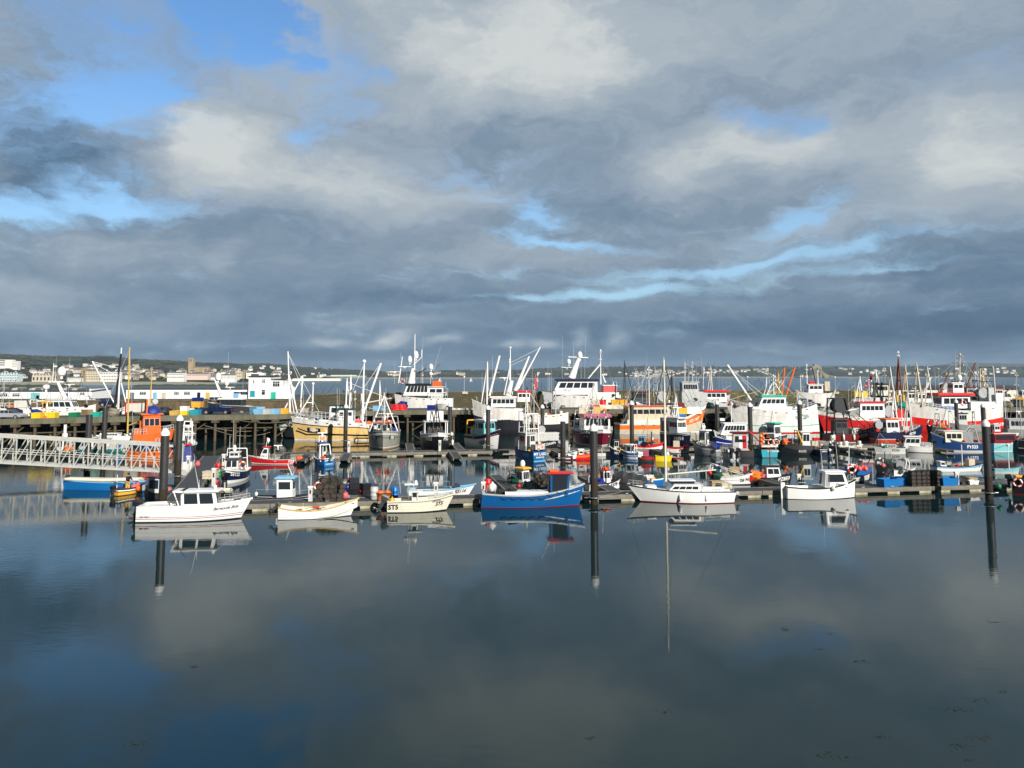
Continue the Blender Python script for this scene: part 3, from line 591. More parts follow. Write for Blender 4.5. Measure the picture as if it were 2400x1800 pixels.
# ------------------------------------------------------------------ pontoons
DECK = mat('pontoon_deck', (.055, .057, .062), .8, .3, .005, scale=3, streak=False); WAL = mat('pontoon_timber', (.22, .20, .16), .85, .4, .01, scale=1.5, streak=False, dcol=(.10, .10, .09)); FLT = mat('float_concrete', (.46, .43, .30), .9, .5, .01, scale=1.5, dcol=(.10, .11, .05))
ZP = .55
def pontoon(label, p, q_, w, fl=3.4, name='pontoon', group=None, fstart=1.2):
    p = Vector(p); q_ = Vector(q_); d = q_ - p; Ln = d.length; a = math.atan2(d.y, d.x); o = thing(name, label, 'pontoon', (p.x, p.y, 0), a, group)
    g = MB(); g.box(0, Ln, -w / 2 + .08, w / 2 - .08, ZP - .1, ZP, 0)
    g.build('deck', DECK, o)
    for s in (-1, 1): g = MB(); y = s * (w / 2 - .05); g.box(0, Ln, y - .07, y + .07, ZP - .26, ZP + .03); g.box(0, Ln, y - .04, y + .04, ZP - .36, ZP - .28); g.build('side_timber', WAL, o)
    x = fstart
    while x < Ln - .6:
        g = MB(); g.box(x - .62, x + .62, -w / 2 + .02, w / 2 - .02, -.4, ZP - .2); g.build('float', FLT, o); x += fl
    for x in ([1.5 + 3 * i for i in range(int(Ln / 3))] if Ln > 6 else []):
        g = MB(); y = -(w / 2 - .18); g.tube((x, y, ZP), (x, y, ZP + .09), .03, n=5); g.tube((x - .16, y, ZP + .1), (x + .16, y, ZP + .1), .025, n=5); g.build('mooring_cleat', 'galv', o)
    return o
A0 = at(586, 1183, ZP); A1 = at(2480, 1133, ZP); fu = (A1 - A0).normalized(); fv = Vector((-fu.y, fu.x, 0)); WD = 2.3
A0 = A0 + fv * WD / 2 - fu * 7; A0.z = 0
NAMES_ = ['pontoon section in front of the white cabin motor boat', 'pontoon section behind the white open dinghy', 'pontoon section behind the cream boat', 'pontoon section behind the blue boat', 'pontoon section at the foot of the central pile', 'pontoon section behind the white sailing yacht', 'pontoon section left of the small white cabin boat', 'pontoon section carrying the blue tubs', 'pontoon section carrying the square pot stacks', 'last pontoon section at the right edge']
for i in range(9): pontoon(NAMES_[i], A0 + fu * (8.6 * i), A0 + fu * (8.6 * i + 8.54), WD, fl=3.3)
def onp(px, back=0., z=ZP):  # a point on the front walkway below pixel column px; back = metres behind its front edge
    d = ray(px, 1160); n = Vector((fv.x, fv.y)); o_ = A0 + fv * (back - WD / 2); t = (o_.x * n.x + o_.y * n.y) / (d.x * n.x + d.y * n.y); return Vector((d.x * t, d.y * t, z))
for px, ln, lab in ((862, 8.5, 'finger pontoon behind the white dinghy with machinery beside it'), (1208, 13, 'finger pontoon between the blue boat and the pale green boat'), (1855, 12, 'finger pontoon between the black boat and the grey ones'), (1440, 11, 'finger pontoon behind the central pile'), (2268, 11, 'finger pontoon behind the right hand pot stacks')):
    b_ = onp(px, WD + .05, 0); pontoon(lab, b_, b_ + fv * ln, 1.25 if px != 862 else 2.0, 3.6, 'finger_pontoon')
b_ = at(425, 1183, 0) ; c_ = at(503, 1068, 0); c_ = Vector((c_.x * 105 / c_.y, 105, 0)); b0 = at(412, 1183, ZP); b0.z = 0; c0 = at(498, 1068, ZP); c0.z = 0
n_ = 5
for i in range(n_): pontoon(['nearest', 'second', 'third', 'fourth', 'farthest'][i] + ' section of the left walkway leading away to the back pontoon', b0 + (c0 - b0) * (i / n_), b0 + (c0 - b0) * ((i + .995) / n_), 2.3)
B0 = at(640, 1063, ZP); B1 = at(2500, 1036, ZP); B0.z = B1.z = 0; bu = (B1 - B0).normalized(); bv = Vector((-bu.y, bu.x, 0)); nb = 11; LB = (B1 - B0).length
BN = ['behind the red boat', 'behind the small blue boat', 'below the grey boat', 'below the black boat', 'behind the bright blue stern', 'below the maroon boat', 'behind the yellow floats', 'below the navy boats', 'behind the black boat with orange floats', 'below the dark red boats', 'behind the navy boat at the right']
for i in range(nb): pontoon('back row pontoon section ' + BN[i], B0 + bu * (LB * i / nb), B0 + bu * (LB * (i + .995) / nb), 2.4, 3.6)
def onb(px, back=0., z=ZP):
    d = ray(px, 1050); o_ = B0 + bv * (back - 1.2); t = (o_.x * bv.x + o_.y * bv.y) / (d.x * bv.x + d.y * bv.y); return Vector((d.x * t, d.y * t, z))
for px, lab in ((722, 'left of the small blue boat'), (815, 'right of the small blue boat'), (1062, 'beside the white outboard boat'), (1303, 'right of the bright blue stern'), (1532, 'beside the yellow floats'), (1738, 'right of the twin outboards'), (1960, 'right of the black boat with orange floats'), (2140, 'right of the white cabin boat'), (2336, 'behind the right hand pile')):
    b_ = onb(px, -.05, 0); pontoon('short near side finger of the back pontoon ' + lab, b_, b_ - bv * 8, 1.2, 3.6, 'finger_pontoon')
for px, lab in ((963, 'between the grey and the black boats'), (1080, 'right of the black boat'), (1330, 'left of the maroon boat'), (1545, 'left of the navy boat'), (1665, 'left of the blue and white boat'), (1940, 'below the big white trawler'), (2170, 'below the navy and red boat')):
    b_ = onb(px, 2.45, 0); pontoon('far side finger of the back pontoon ' + lab, b_, b_ + bv * 12, 1.2, 3.6, 'finger_pontoon')
# tubular guide piles with white cone caps
PILEM = mat('pile_steel', (.028, .029, .031), .45, .35, .006, scale=.8, dcol=(.10, .085, .06), spec=.6)
TIDE = mat('pile_tide_band', (.035, .026, .016), .85, .6, .03, scale=2.2, dcol=(.012, .016, .008))
def pile(px, ytop, wpx, label, cap='cone', base=None):
    D = .66 * F / wpx; p = atY(px, ytop, D); o = thing('mooring_pile', label, 'mooring pile', (p.x, p.y, 0), 0, None); zt = p.z; r = .33; g = MB(); zb = zt - (.62 if cap else 0)
    g.lathe([(r, -2), (r, 1.2), (r, 2.0 + .3 * math.sin(px))], n=20, m=1); g.lathe([(r, 2.0 + .3 * math.sin(px)), (r, zb * .7), (r, zb)], n=20); g.build('shaft', [PILEM, TIDE], o)
    if cap == 'cone': g = MB(); g.lathe([(r + .03, zb), (r + .035, zb + .22), (r * .93, zb + .34), (r * .55, zb + .52), (.05, zb + .62)], n=20); g.build('cap', 'white', o)
    g = MB(); g.torus((0, 0, ZP + .02), r + .14, .05, axis='z', n=20, k=6); [g.tube((c * (r + .14), s * (r + .14), ZP), (c * (r + .5), s * (r + .5), ZP), .05, n=5) for c, s in ((1, 0), (-1, 0), (0, 1))]; g.build('guide_collar', 'galv', o); return o
for a_ in ((388, 1003, 18.5, 'thick white capped pile in front of the footbridge end'), (422, 972, 14.6, 'white capped pile just behind the footbridge end'), (247, 955, 11.5, 'dark flat topped pile behind the footbridge right of centre', None), (210, 972, 13.8, 'dark flat topped pile behind the footbridge, the thicker one', None),
    (811, 947, 9.5, 'white capped pile in front of the yellow trawler'), (1055, 943, 10, 'white capped pile behind the black boat'), (1144, 950, 10.2, 'white capped pile in front of the navy striped boat'), (1391, 993, 17.7, 'thick white capped pile in the middle of the front pontoon'), (1319, 988, 12, 'short dark flat topped pile left of the maroon boat', None),
    (1271, 948, 9, 'white capped pile behind the bright blue stern'), (1480, 939, 10, 'white capped pile left of the beige cabin'), (1680, 939, 9, 'white capped pile right of the orange bow'), (1757, 943, 10.5, 'white capped pile in front of the big white trawler'), (1873, 938, 10, 'white capped pile near the stern of the big white trawler'), (2240, 936, 8.5, 'white capped pile against the red and white trawler, the left one'), (2303, 945, 10, 'white capped pile behind the stern of the red and white trawler'), (2309, 983, 17, 'thick white capped pile on the right of the front pontoon')): pile(*a_)
# footbridge down to the pontoons
BD = 83.; fb = thing('footbridge', 'long grey metal lattice footbridge sloping down to the pontoons', 'footbridge')
def fbp(px, up, back=0.):
    zb = 11 - (interp([(-140, 1073), (0, 1080), (434, 1104)], px) - 880) * BD / F; x = atY(px, 880, BD).x; return Vector((x, BD + back, zb + up))
TH = 2.75; px_ = [-120 + i * 33.6 for i in range(17)]; FBM = mat('footbridge_alloy', (.62, .62, .57), .5, .2, .002, metal=.2, scale=2)
for back in (0., 1.9):
    g = MB(); a, b = fbp(px_[0], 0, back), fbp(px_[-1], 0, back); up = Vector((0, 0, TH))
    def beam(p, q_, r): g.tube(p, q_, r, n=4, m=0)
    beam(a, b, .13); beam(a + up, b + up, .17); beam(a + up * .38, b + up * .38, .035); beam(a + up * .46, b + up * .46, .035)
    for i, px in enumerate(px_):
        beam(fbp(px, 0, back), fbp(px, TH, back), .075)
        if i < 16: (beam(fbp(px, 0, back), fbp(px_[i + 1], TH, back), .06) if i != 14 else beam(fbp(px, TH, back), fbp(px_[i + 1], 0, back), .06))
    g.build('truss_side', FBM, fb)
g = MB(); a, b = fbp(px_[0], .06, .1), fbp(px_[-1], .06, .1)
for i in range(8): y = .22 * i; g.hexa([a + Vector((0, y, 0)), b + Vector((0, y, 0)), b + Vector((0, y + .17, 0)), a + Vector((0, y + .17, 0)), a + Vector((0, y, .05)), b + Vector((0, y, .05)), b + Vector((0, y + .17, .05)), a + Vector((0, y + .17, .05))])
for px in px_: g.tube(fbp(px, 0, 0), fbp(px, 0, 1.9), .06, n=4)
g.build('walkway', FBM, fb)
# service pedestals on the pontoons
def pedestal(p, label, h=1.25, col='offwhite'):
    o = thing('service_pedestal', label, 'pedestal', (p.x, p.y, ZP)); g = MB(); g.box(-.16, .16, -.13, .13, 0, h - .14); g.build('post', col, o); g = MB(); g.box(-.2, .2, -.17, .17, h - .14, h); g.build('cap', 'white', o); g = MB(); g.box(-.07, .07, -.145, -.13, h * .5, h * .75); g.build('socket_panel', 'dgrey', o)
for px, bk, lab in ((728, 1.0, 'white service pedestal behind the open dinghy'), (1133, 1.3, 'white service pedestal next to the red bin'), (1873, 1.6, 'grey service pedestal behind the small white cabin boat'), (2244, .7, 'grey service pedestal right of the blue tub'), (1022, 1.6, 'grey service pedestal behind the cream boat')): pedestal(onp(px, bk), lab)
for (x, y), lab in (((441, 1105), 'white service pedestal at the foot of the footbridge'), ((524, 1100), 'white service pedestal at the bend of the left walkway'), ((501, 1140), 'white service pedestal left of the orange fenders')): pedestal(at(x, y, ZP), lab, 1.7)
for px, lab in ((818, 'right of the small blue boat'), (1031, 'behind the white outboard boat'), (1322, 'left of the maroon boat'), (1529, 'beside the yellow floats'), (1808, 'next to the orange life rings'), (1952, 'below the dark red boat'), (2385, 'behind the aqua boat')): pedestal(onb(px, 1.2), 'service pedestal on the back pontoon ' + lab, 1.5)
# ------------------------------------------------------------------ boats
def wshape(t, ws, p, tm=.42):
    if t < tm: return ws + (1 - ws) * math.sin(t / tm * math.pi / 2)
    return max(0., 1 - ((t - tm) / (1 - tm)) ** p)
BOATS = []
class Boat:
    def __init__(s, x0, x1, wy, head, label, short, name='fishing_boat', cat='fishing boat', r=.34, fb=(16, 14, 24), bands=None, bul=6, deck='grey', gun='white', inner=None, rake=.07, tr=0., ws=.82, p=2.1, td=None, loc=None, L=None, gw=.09, thw=True, group=None, zo=0.):
        s.short = short; s.cat = cat; BOATS.append(s); th = R(head); c_, s_ = abs(math.cos(th)), abs(math.sin(th)); mid = (x0 + x1) / 2; Dn = at(mid, wy).y; D = Dn
        for _ in range(6):
            Ln = (x1 - x0) * D / F / (c_ + r * s_ * (1 if s_ > .5 else .6)); D = Dn + .5 * (Ln * s_ + r * Ln * c_) * .9
        if L: Ln = L
        s.L = Ln; s.B = r * Ln; s.D = D; s.k = D / F; s.rz = th; s.zo = zo; fb = [v + zo for v in fb]
        X = atY(mid, 880, D).x
        s.o = thing(name, label, cat, (X, D, 0), th, group); s.fb = [v * s.k for v in fb]; s.bul = bul * s.k; s.ws = ws; s.pp = p; s.rake = rake; s.tr = tr; s.td = td; s.top = 0
        s.M = Matrix.Translation((X, D, 0)) @ Matrix.Rotation(th, 4, 'Z')
        s.hull(bands or [(.06, 'black'), (1, 'white')], deck, gun, inner or gun, gw)
    def sheer(s, t):
        a, b, c = s.fb
        return b + (a - b) * ((.4 - t) / .4) ** 2 if t < .4 else b + (c - b) * ((t - .4) / .6) ** 1.8
    def S(s, side, t, f):
        hw = s.B / 2 * wshape(t, s.ws, s.pp); hl = s.B / 2 * wshape(t, s.ws * .92, s.pp * .68) * .93
        if f >= 0: e = f ** .75; y = hw * e + hl * (1 - e)
        else: y = hl * (1 + f * .9)
        ff = max(f, -.3); x = -s.L / 2 + t * s.L - s.rake * s.L * (1 - ff) * t ** 3 + s.tr * s.L * (1 - ff) * (1 - t) ** 4
        return Vector((x, side * max(y, .02), (f * s.sheer(t) if f >= 0 else f * 1.0)))
    def dz(s, t):
        if s.td is not None and t > s.td: return s.sheer(t) - .05
        return max(.12, s.sheer(t) - s.bul)
    def p(s, t, y, z): return Vector((-s.L / 2 + t * s.L, y * s.B / 2, (z + s.zo) * s.k))
    def hull(s, bands, deck, gun, inner, gw):
        ts = [0, .05, .12, .2, .3, .4, .5, .6, .68, .76, .83, .89, .94, .975, 1]
        if s.td: ts = sorted(set(ts + [s.td, s.td + .004]))
        cols = []; fs = [-.6, -.25, 0]; rowc = [0, 0]; lastf = 0
        for ft, c in bands:
            if c not in cols: cols.append(c)
            n = max(1, int((ft - lastf) / .3 + .5))
            for i in range(n): fs.append(lastf + (ft - lastf) * (i + 1) / n); rowc.append(cols.index(c))
            lastf = ft
        rowc[0] = rowc[1] = cols.index(bands[0][1]); g = MB(); n = len(fs)
        for side in (-1, 1):
            o = len(g.v); g.v += [tuple(s.S(side, t, f)) for t in ts for f in fs]
            for i in range(len(ts) - 1):
                for j in range(n - 1):
                    a = o + i * n + j; q = (a, a + n, a + n + 1, a + 1); g.f.append(q if side < 0 else q[::-1]); g.m.append(rowc[j]); g.s.append(True)
        # transom, with its own vertices so its edge stays crisp
        for j in range(n - 1):
            a, b, c, d = s.S(-1, 0, fs[j]), s.S(-1, 0, fs[j + 1]), s.S(1, 0, fs[j + 1]), s.S(1, 0, fs[j]); g.add([a, b, c, d], [(0, 1, 2, 3)], rowc[j])
        g.build('hull', [MATS['trawler_white'] if c == 'white' and s.cat in ('trawler', 'vessel') else P(c) for c in cols], s.o)
        g = MB(); th = .07
        def inn(side, t, z): v = s.S(side, t, 1); v.y = side * max(.01, abs(v.y) - th); v.x += (th if t == 0 else 0) - (th if t > .99 else 0); v.z = z; return v
        for side in (-1, 1):
            vs = []
            for t in ts: vs += [inn(side, t, s.sheer(t)), inn(side, t, s.dz(t))]
            g.add(vs, [(2 * i, 2 * i + 2, 2 * i + 3, 2 * i + 1) if side > 0 else (2 * i + 1, 2 * i + 3, 2 * i + 2, 2 * i) for i in range(len(ts) - 1)], 1)
        vs = []
        for t in ts: vs += [inn(-1, t, s.dz(t)), inn(1, t, s.dz(t))]
        g.add(vs, [(2 * i, 2 * i + 2, 2 * i + 3, 2 * i + 1) for i in range(len(ts) - 1)], 0)
        g.add([inn(-1, 0, s.sheer(0)), inn(1, 0, s.sheer(0)), inn(1, 0, s.dz(0)), inn(-1, 0, s.dz(0))], [(0, 1, 2, 3)], 1)
        g.build('deck', [P(deck), P(inner)], s.o)
        g = MB()
        for side in (-1, 1):
            vs = []
            for t in ts:
                v = s.S(side, t, 1); a = v.copy(); a.y += side * .03; b = v.copy(); b.y = side * max(0, abs(v.y) - gw); z = v.z
                vs += [(a.x, a.y, z - .05), (a.x, a.y, z + .03), (b.x, b.y, z + .03), (b.x, b.y, z - .05)]
            g.add(vs, [tuple((4 * i + j, 4 * i + (j + 1) % 4, 4 * i + 4 + (j + 1) % 4, 4 * i + 4 + j)) for i in range(len(ts) - 1) for j in range(4)], 0)
        v = s.S(1, 0, 1); g.box(v.x - .03, v.x + gw, -v.y + .02, v.y - .02, v.z - .05, v.z + .028); v = s.S(1, 1, 1); g.cbox((v.x, 0, v.z - .02), (.12, .14, .14)); g.build('gunwale', gun, s.o)
    def face_win(s, par, q, n, v0, v1, u0=.06, u1=.94, gap=.14, fr='white', gl='glass', name='window'):
        bl, br, tr_, tl = q; nrm = (br - bl).cross(tl - bl).normalized()
        def pt(u, v): return (bl * (1 - u) + br * u) * (1 - v) + (tl * (1 - u) + tr_ * u) * v
        for i in range(n):
            a = u0 + (u1 - u0) * (i + gap / 2) / n; b = u0 + (u1 - u0) * (i + 1 - gap / 2) / n; g = MB()
            for (e, o, m) in ((.022, .012, 0), (0, .028, 1)):
                eu = e / max(.1, (br - bl).length); ev = e / max(.1, (tl - bl).length)
                c = [pt(a - eu, v0 - ev), pt(b + eu, v0 - ev), pt(b + eu, v1 + ev), pt(a - eu, v1 + ev)]; g.hexa([x - nrm * .02 for x in c] + [x + nrm * o for x in c], m)
            g.build(name, [P(fr), P(gl)], par)
    def house(s, t0, t1, w, h, col='white', roof=None, win=(3, 2, 2), z=None, lean=.08, blean=.0, y=0., rh=2.2, over=.10, v=(.5, .86), fr=None, gl='glass', taper=.93, door=True, name='wheelhouse', rt=None, side2=None):
        z0 = (s.dz((t0 + t1) / 2) if z is None else (z + s.zo) * s.k); hh = h * s.k; x0, x1 = -s.L / 2 + t0 * s.L, -s.L / 2 + t1 * s.L; hw = w * s.B / 2; y0 = y * s.B / 2; ln = x1 - x0; tw = hw * taper; a = lean * hh; b = blean * hh
        q = [Vector(c) for c in ((x0, y0 - hw, z0 - .1), (x1, y0 - hw, z0 - .1), (x1, y0 + hw, z0 - .1), (x0, y0 + hw, z0 - .1), (x0 + b, y0 - tw, z0 + hh), (x1 - a, y0 - tw, z0 + hh), (x1 - a, y0 + tw, z0 + hh), (x0 + b, y0 + tw, z0 + hh))]
        g = MB(); g.hexa(q); wh = g.build(name, col, s.o); fr = fr or col
        F_ = dict(front=(q[1], q[2], q[6], q[5]), star=(q[0], q[1], q[5], q[4]), port=(q[2], q[3], q[7], q[6]), back=(q[3], q[0], q[4], q[7])); s.F = F_
        if win[0]: s.face_win(wh, F_['front'], win[0], *v, fr=fr, gl=gl)
        if win[1]: s.face_win(wh, F_['star'], win[1], *v, fr=fr, gl=gl); s.face_win(wh, F_['port'], win[1], *v, fr=fr, gl=gl)
        if win[2]: s.face_win(wh, F_['back'], win[2], *v, fr=fr, gl=gl, u0=.5 if door else .06)
        if door: s.face_win(wh, F_['back'], 1, .06, .88, .1, .44, .05, fr, 'dgrey', 'door')
        g = MB(); r_ = rh * s.k; ov = over * hh + .05; xa, xb = x0 + b - ov, x1 - a + ov * 1.4; ya = tw + ov * .7; ch = min(.12, ya * .2)
        for zz_, sh in ((z0 + hh, 0), (z0 + hh + r_, ch)):
            pass
        bot = [(xa, y0 - ya, z0 + hh), (xb, y0 - ya, z0 + hh), (xb, y0 + ya, z0 + hh), (xa, y0 + ya, z0 + hh)]; mid = [(x, yy, z0 + hh + r_ * .55) for x, yy, _ in bot]; top = [(xa + ch, y0 - ya + ch, z0 + hh + r_), (xb - ch, y0 - ya + ch, z0 + hh + r_), (xb - ch, y0 + ya - ch, z0 + hh + r_), (xa + ch, y0 + ya - ch, z0 + hh + r_)]
        g.hexa(bot + mid); g.hexa(mid + top, 1 if rt else 0); g.build('roof', [P(roof or col)] + ([P(rt)] if rt else []), wh)
        s.top = (z0 + hh + r_) / s.k - s.zo; s.wh = wh; s.hc = ((t0 + t1) / 2, y); return wh
    def pipe(s, name, pts, r=.05, col='white', n=6, r2=None, par=None):
        g = MB(); q = [s.p(*a) for a in pts]
        for i, (a, b) in enumerate(zip(q, q[1:])): g.tube(a, b, r, r2 if r2 is not None and i == len(q) - 2 else r, n=n)
        return g.build(name, col, par or s.o)
    def wires(s, segs, col='galv', r=.018, name='rigging'):
        g = MB()
        for a, b in segs: g.tube(s.p(*a), s.p(*b), r, n=4, cap=False)
        return g.build(name, col, s.o)
    def mast(s, t, y, z0, z1, r=.07, col='white', dt=0., light=True, name='mast', cross=0, stays=True):
        a, b = s.p(t, y, z0), s.p(t + dt, y, z1); g = MB(); g.tube(a, b, r, r * .6, n=8)
        if light: g.ball(b + Vector((0, 0, .12)), r * 1.6, n=8, k=5); g.tube(b, b + Vector((0, 0, .15)), r * .8, n=6)
        for i in range(cross): c = a.lerp(b, .95 - .22 * i); wd = s.B * (.16 + .05 * i); g.tube(c - Vector((0, wd, 0)), c + Vector((0, wd, 0)), r * .5, n=5); g.cbox(c + Vector((0, wd, .12)), (.18, .18, .3)); g.cbox(c + Vector((0, -wd, .1)), (.15, .15, .25))
        m = g.build(name, col, s.o)
        if stays: s.wires([((t + dt, y, z1 - 1), (min(.97, t + .32), .05, s.sheer(.9) / s.k - s.zo)), ((t + dt, y, z1 - 1), (max(.03, t - .35), .7, s.sheer(.1) / s.k - s.zo)), ((t + dt, y, z1 - 1), (max(.03, t - .35), -.7, s.sheer(.1) / s.k - s.zo))])
        return m
    def whip(s, t, y, z0, h, dt=0., r=.022, col='white'): return s.pipe('antenna', [(t, y, z0), (t + dt, y, z0 + h)], r, col, 5, r * .45)
    def whips(s, *a):
        for x in a: s.whip(*x)
    def dome(s, t, y, z, r=.28, h=1.4): g = MB(); c = s.p(t, y, z); g.lathe([(r * .75, -r * .5), (r, 0), (r, r * h * .5), (r * .8, r * h * .95), (r * .4, r * h * 1.25), (.01, r * h * 1.33)], c, 12); g.tube(c - Vector((0, 0, r * 1.4)), c, r * .35, n=6); return g.build('radar_dome', 'white', s.o)
    def scan(s, t, y, z, w=1.4, rz=.3): g = MB(); c = s.p(t, y, z); g.tube(c - Vector((0, 0, .35)), c, .09, n=6); g.cbox(c + Vector((0, 0, .05)), (w * .2, w * .2, .16)); g.cbox(c + Vector((0, 0, .2)), (w, .12, .12), rz=rz - s.rz); return g.build('radar_scanner', 'white', s.o)
    def box(s, name, t0, t1, y0, y1, z0, z1, col, par=None): g = MB(); a, b = s.p(t0, y0, z0), s.p(t1, y1, z1); g.box(a.x, b.x, min(a.y, b.y), max(a.y, b.y), a.z, b.z); return g.build(name, col, par or s.o)
    def rail(s, t0, t1, h=7, n=6, col='steel', r=.02, rails=2, ins=.06, sides=(-1, 1), close=True, name='railing'):
        g = MB(); E = []
        for side in sides:
            pr = None
            for i in range(n + 1):
                t = t0 + (t1 - t0) * i / n; v = s.S(side, min(t, .985), 1); v.y = side * max(.03, abs(v.y) - ins); u = v + Vector((0, 0, h * s.k)); g.tube(v, u, r, n=4, cap=False)
                if pr: [g.tube(pr[0].lerp(pr[1], (j + 1) / rails), v.lerp(u, (j + 1) / rails), r, n=4, cap=False) for j in range(rails)]
                pr = (v, u)
            E.append(pr)
        if close and len(E) == 2: [g.tube(E[0][0].lerp(E[0][1], (j + 1) / rails), E[1][0].lerp(E[1][1], (j + 1) / rails), r, n=4) for j in range(rails)]
        return g.build(name, col, s.o)
    def gantry(s, t, h, w=.9, col='white', r=.08, z0=None, dt=0., mid=True, name='gantry'):
        z0 = s.dz(t) / s.k - s.zo if z0 is None else z0; g = MB(); a, b, c, d = s.p(t, -w, z0), s.p(t + dt, -w * .85, z0 + h), s.p(t + dt, w * .85, z0 + h), s.p(t, w, z0)
        g.tube(a, b, r); g.tube(b, c, r); g.tube(c, d, r)
        if mid: g.tube(a.lerp(b, .6), d.lerp(c, .6), r * .7)
        return g.build(name, col, s.o)
    def tripod(s, t, h, spread=.8, col='white', r=.07, z0=None, back=.12, name='mast'):
        z0 = s.dz(t) / s.k - s.zo if z0 is None else z0; g = MB(); top = s.p(t, 0, z0 + h); g.tube(s.p(t, spread, z0), top, r); g.tube(s.p(t, -spread, z0), top, r); g.tube(s.p(t - back, 0, z0), top, r * .8); g.tube(top, top + Vector((0, 0, .5)), r * .7); g.tube(s.p(t, spread * .5, z0 + h * .5), s.p(t, -spread * .5, z0 + h * .5), r * .6); return g.build(name, col, s.o)
    def drum(s, t, y, z, R_, w, col='net', fl='steel'):
        g = MB(); c = s.p(t, y, z); R2 = R_ * s.k; w2 = w * s.k
        g.lathe([(R2, -w2 / 2 - .04), (R2, -w2 / 2)], c, 16, 1, 'y', False); g.lathe([(R2 * .8, -w2 / 2), (R2 * .86, 0), (R2 * .8, w2 / 2)], c, 16, 0, 'y'); g.lathe([(R2, w2 / 2), (R2, w2 / 2 + .04)], c, 16, 1, 'y', False); return g.build('net_drum', [P(col), P(fl)], s.o)
    def winch(s, t, y, z, r=.35, col='dgrey'): g = MB(); c = s.p(t, y, z); g.lathe([(r, -.3), (r, -.26), (r * .5, -.24), (r * .5, .24), (r, .26), (r, .3)], c, 12, 0, 'y'); g.cbox(c - Vector((0, 0, r)), (r * 1.6, .8, r * .8)); return g.build('winch', col, s.o)
    def outboard(s, y=0., col='black', z=None, tilt=0., sc_=1., n_='outboard_motor'):
        z = (s.sheer(0) + .1) if z is None else (z + s.zo) * s.k; o = bpy.data.objects.new(n_, None); COL.objects.link(o); o.parent = s.o; o.location = (-s.L / 2 - .18 * sc_, y * s.B / 2, z); o.rotation_euler.y = tilt; o.scale = (sc_,) * 3
        g = MB(); g.hexa([(-.34, -.17, 0), (.16, -.17, 0), (.16, .17, 0), (-.34, .17, 0), (-.40, -.19, .28), (.18, -.19, .30), (.18, .19, .30), (-.40, .19, .28)]); g.hexa([(-.40, -.19, .28), (.18, -.19, .30), (.18, .19, .30), (-.40, .19, .28), (-.28, -.12, .42), (.10, -.12, .44), (.10, .12, .44), (-.28, .12, .42)]); g.build('cowling', col, o)
        g = MB(); g.hexa([(-.16, -.06, -.75), (.02, -.06, -.75), (.02, .06, -.75), (-.16, .06, -.75), (-.22, -.1, 0), (.08, -.1, 0), (.08, .1, 0), (-.22, .1, 0)]); g.tube((-.38, 0, -.74), (.1, 0, -.74), .07, n=8); g.box(-.3, .04, -.12, .12, -.52, -.49); g.cbox((.14, 0, -.1), (.2, .28, .3)); g.add([(-.1, .01, -.8), (.02, .01, -.8), (-.12, .01, -1.0), (-.1, -.01, -.8), (.02, -.01, -.8), (-.12, -.01, -1.0)], [(0, 1, 2), (5, 4, 3), (0, 3, 4, 1), (1, 4, 5, 2), (2, 5, 3, 0)]); g.build('leg', 'dgrey', o)
        g = MB()
        for i in range(3): a = i * 2.094; u = Vector((0, math.cos(a), math.sin(a))); w_ = Vector((.05, -math.sin(a) * .06, math.cos(a) * .06)); c = Vector((-.42, 0, -.74)); g.add([c, c + u * .09 + w_, c + u * .17, c + u * .09 - w_], [(0, 1, 2, 3), (3, 2, 1, 0)])
        g.tube((-.47, 0, -.74), (-.38, 0, -.74), .04); g.build('propeller', 'steel', o); return o
    def text(s, txt, side, t, f, size, col='white', shear=0., bold=.02, sp=1.):
        sz = size * s.k * 1.35; vs, fs = text_mesh(txt, sz, shear, bold); d = 1 if side < 0 else -1; g = MB(); out = []
        for v in vs:
            tt = min(.99, max(0., t + d * v.x * sp / s.L)); ff = max(.02, f + v.y / s.sheer(tt)); q = s.S(side, tt, ff); q.y += side * .035; out.append(q)
        g.add(out, fs if side < 0 else fs); g.build('lettering', col, s.o)
    def plate(s, side, t0, t1, f0, f1, col='black'):
        g = MB(); q = [s.S(side, t, f) for t, f in ((t0, f0), (t1, f0), (t1, f1), (t0, f1))]; d = Vector((0, side * .024, 0)); g.hexa([v - d for v in q] + [v + d for v in q]); g.build('number_plate', col, s.o)
    def ttext(s, txt, f, size, col='white', y=0., shear=0.):
        vs, fs = text_mesh(txt, size * s.k * 1.35, shear, .02); z = s.sheer(0) * f; x = -s.L / 2; g = MB()
        g.add([(x + s.tr * s.L * (1 - f) - .04 + 0 * v.x, y * s.B / 2 - v.x, z + v.y) for v in vs], fs); g.build('lettering', col, s.o)
    def htext(s, face, txt, u, v, size, col='black', shear=0.):
        bl, br, tr_, tl = s.F[face]; ux = (br - bl).normalized(); vy = (tl - bl).normalized(); n = ux.cross(vy).normalized(); c = (bl * (1 - u) + br * u) * (1 - v) + (tl * (1 - u) + tr_ * u) * v + n * .03; vs, fs = text_mesh(txt, size * s.k * 1.35, shear, .015); g = MB(); g.add([c + ux * q.x + vy * q.y for q in vs], fs); g.build('lettering', col, s.wh)
    def lring(s, t, y, z, r=.33, col='orange', axis='y', name='life_ring', par=None): g = MB(); g.torus(s.p(t, y, z), r, .085, 0, axis, m2=1); return g.build(name, [P(col), P('white' if col != 'white' else 'red')], par or s.o)
    def stern_post(s): pass
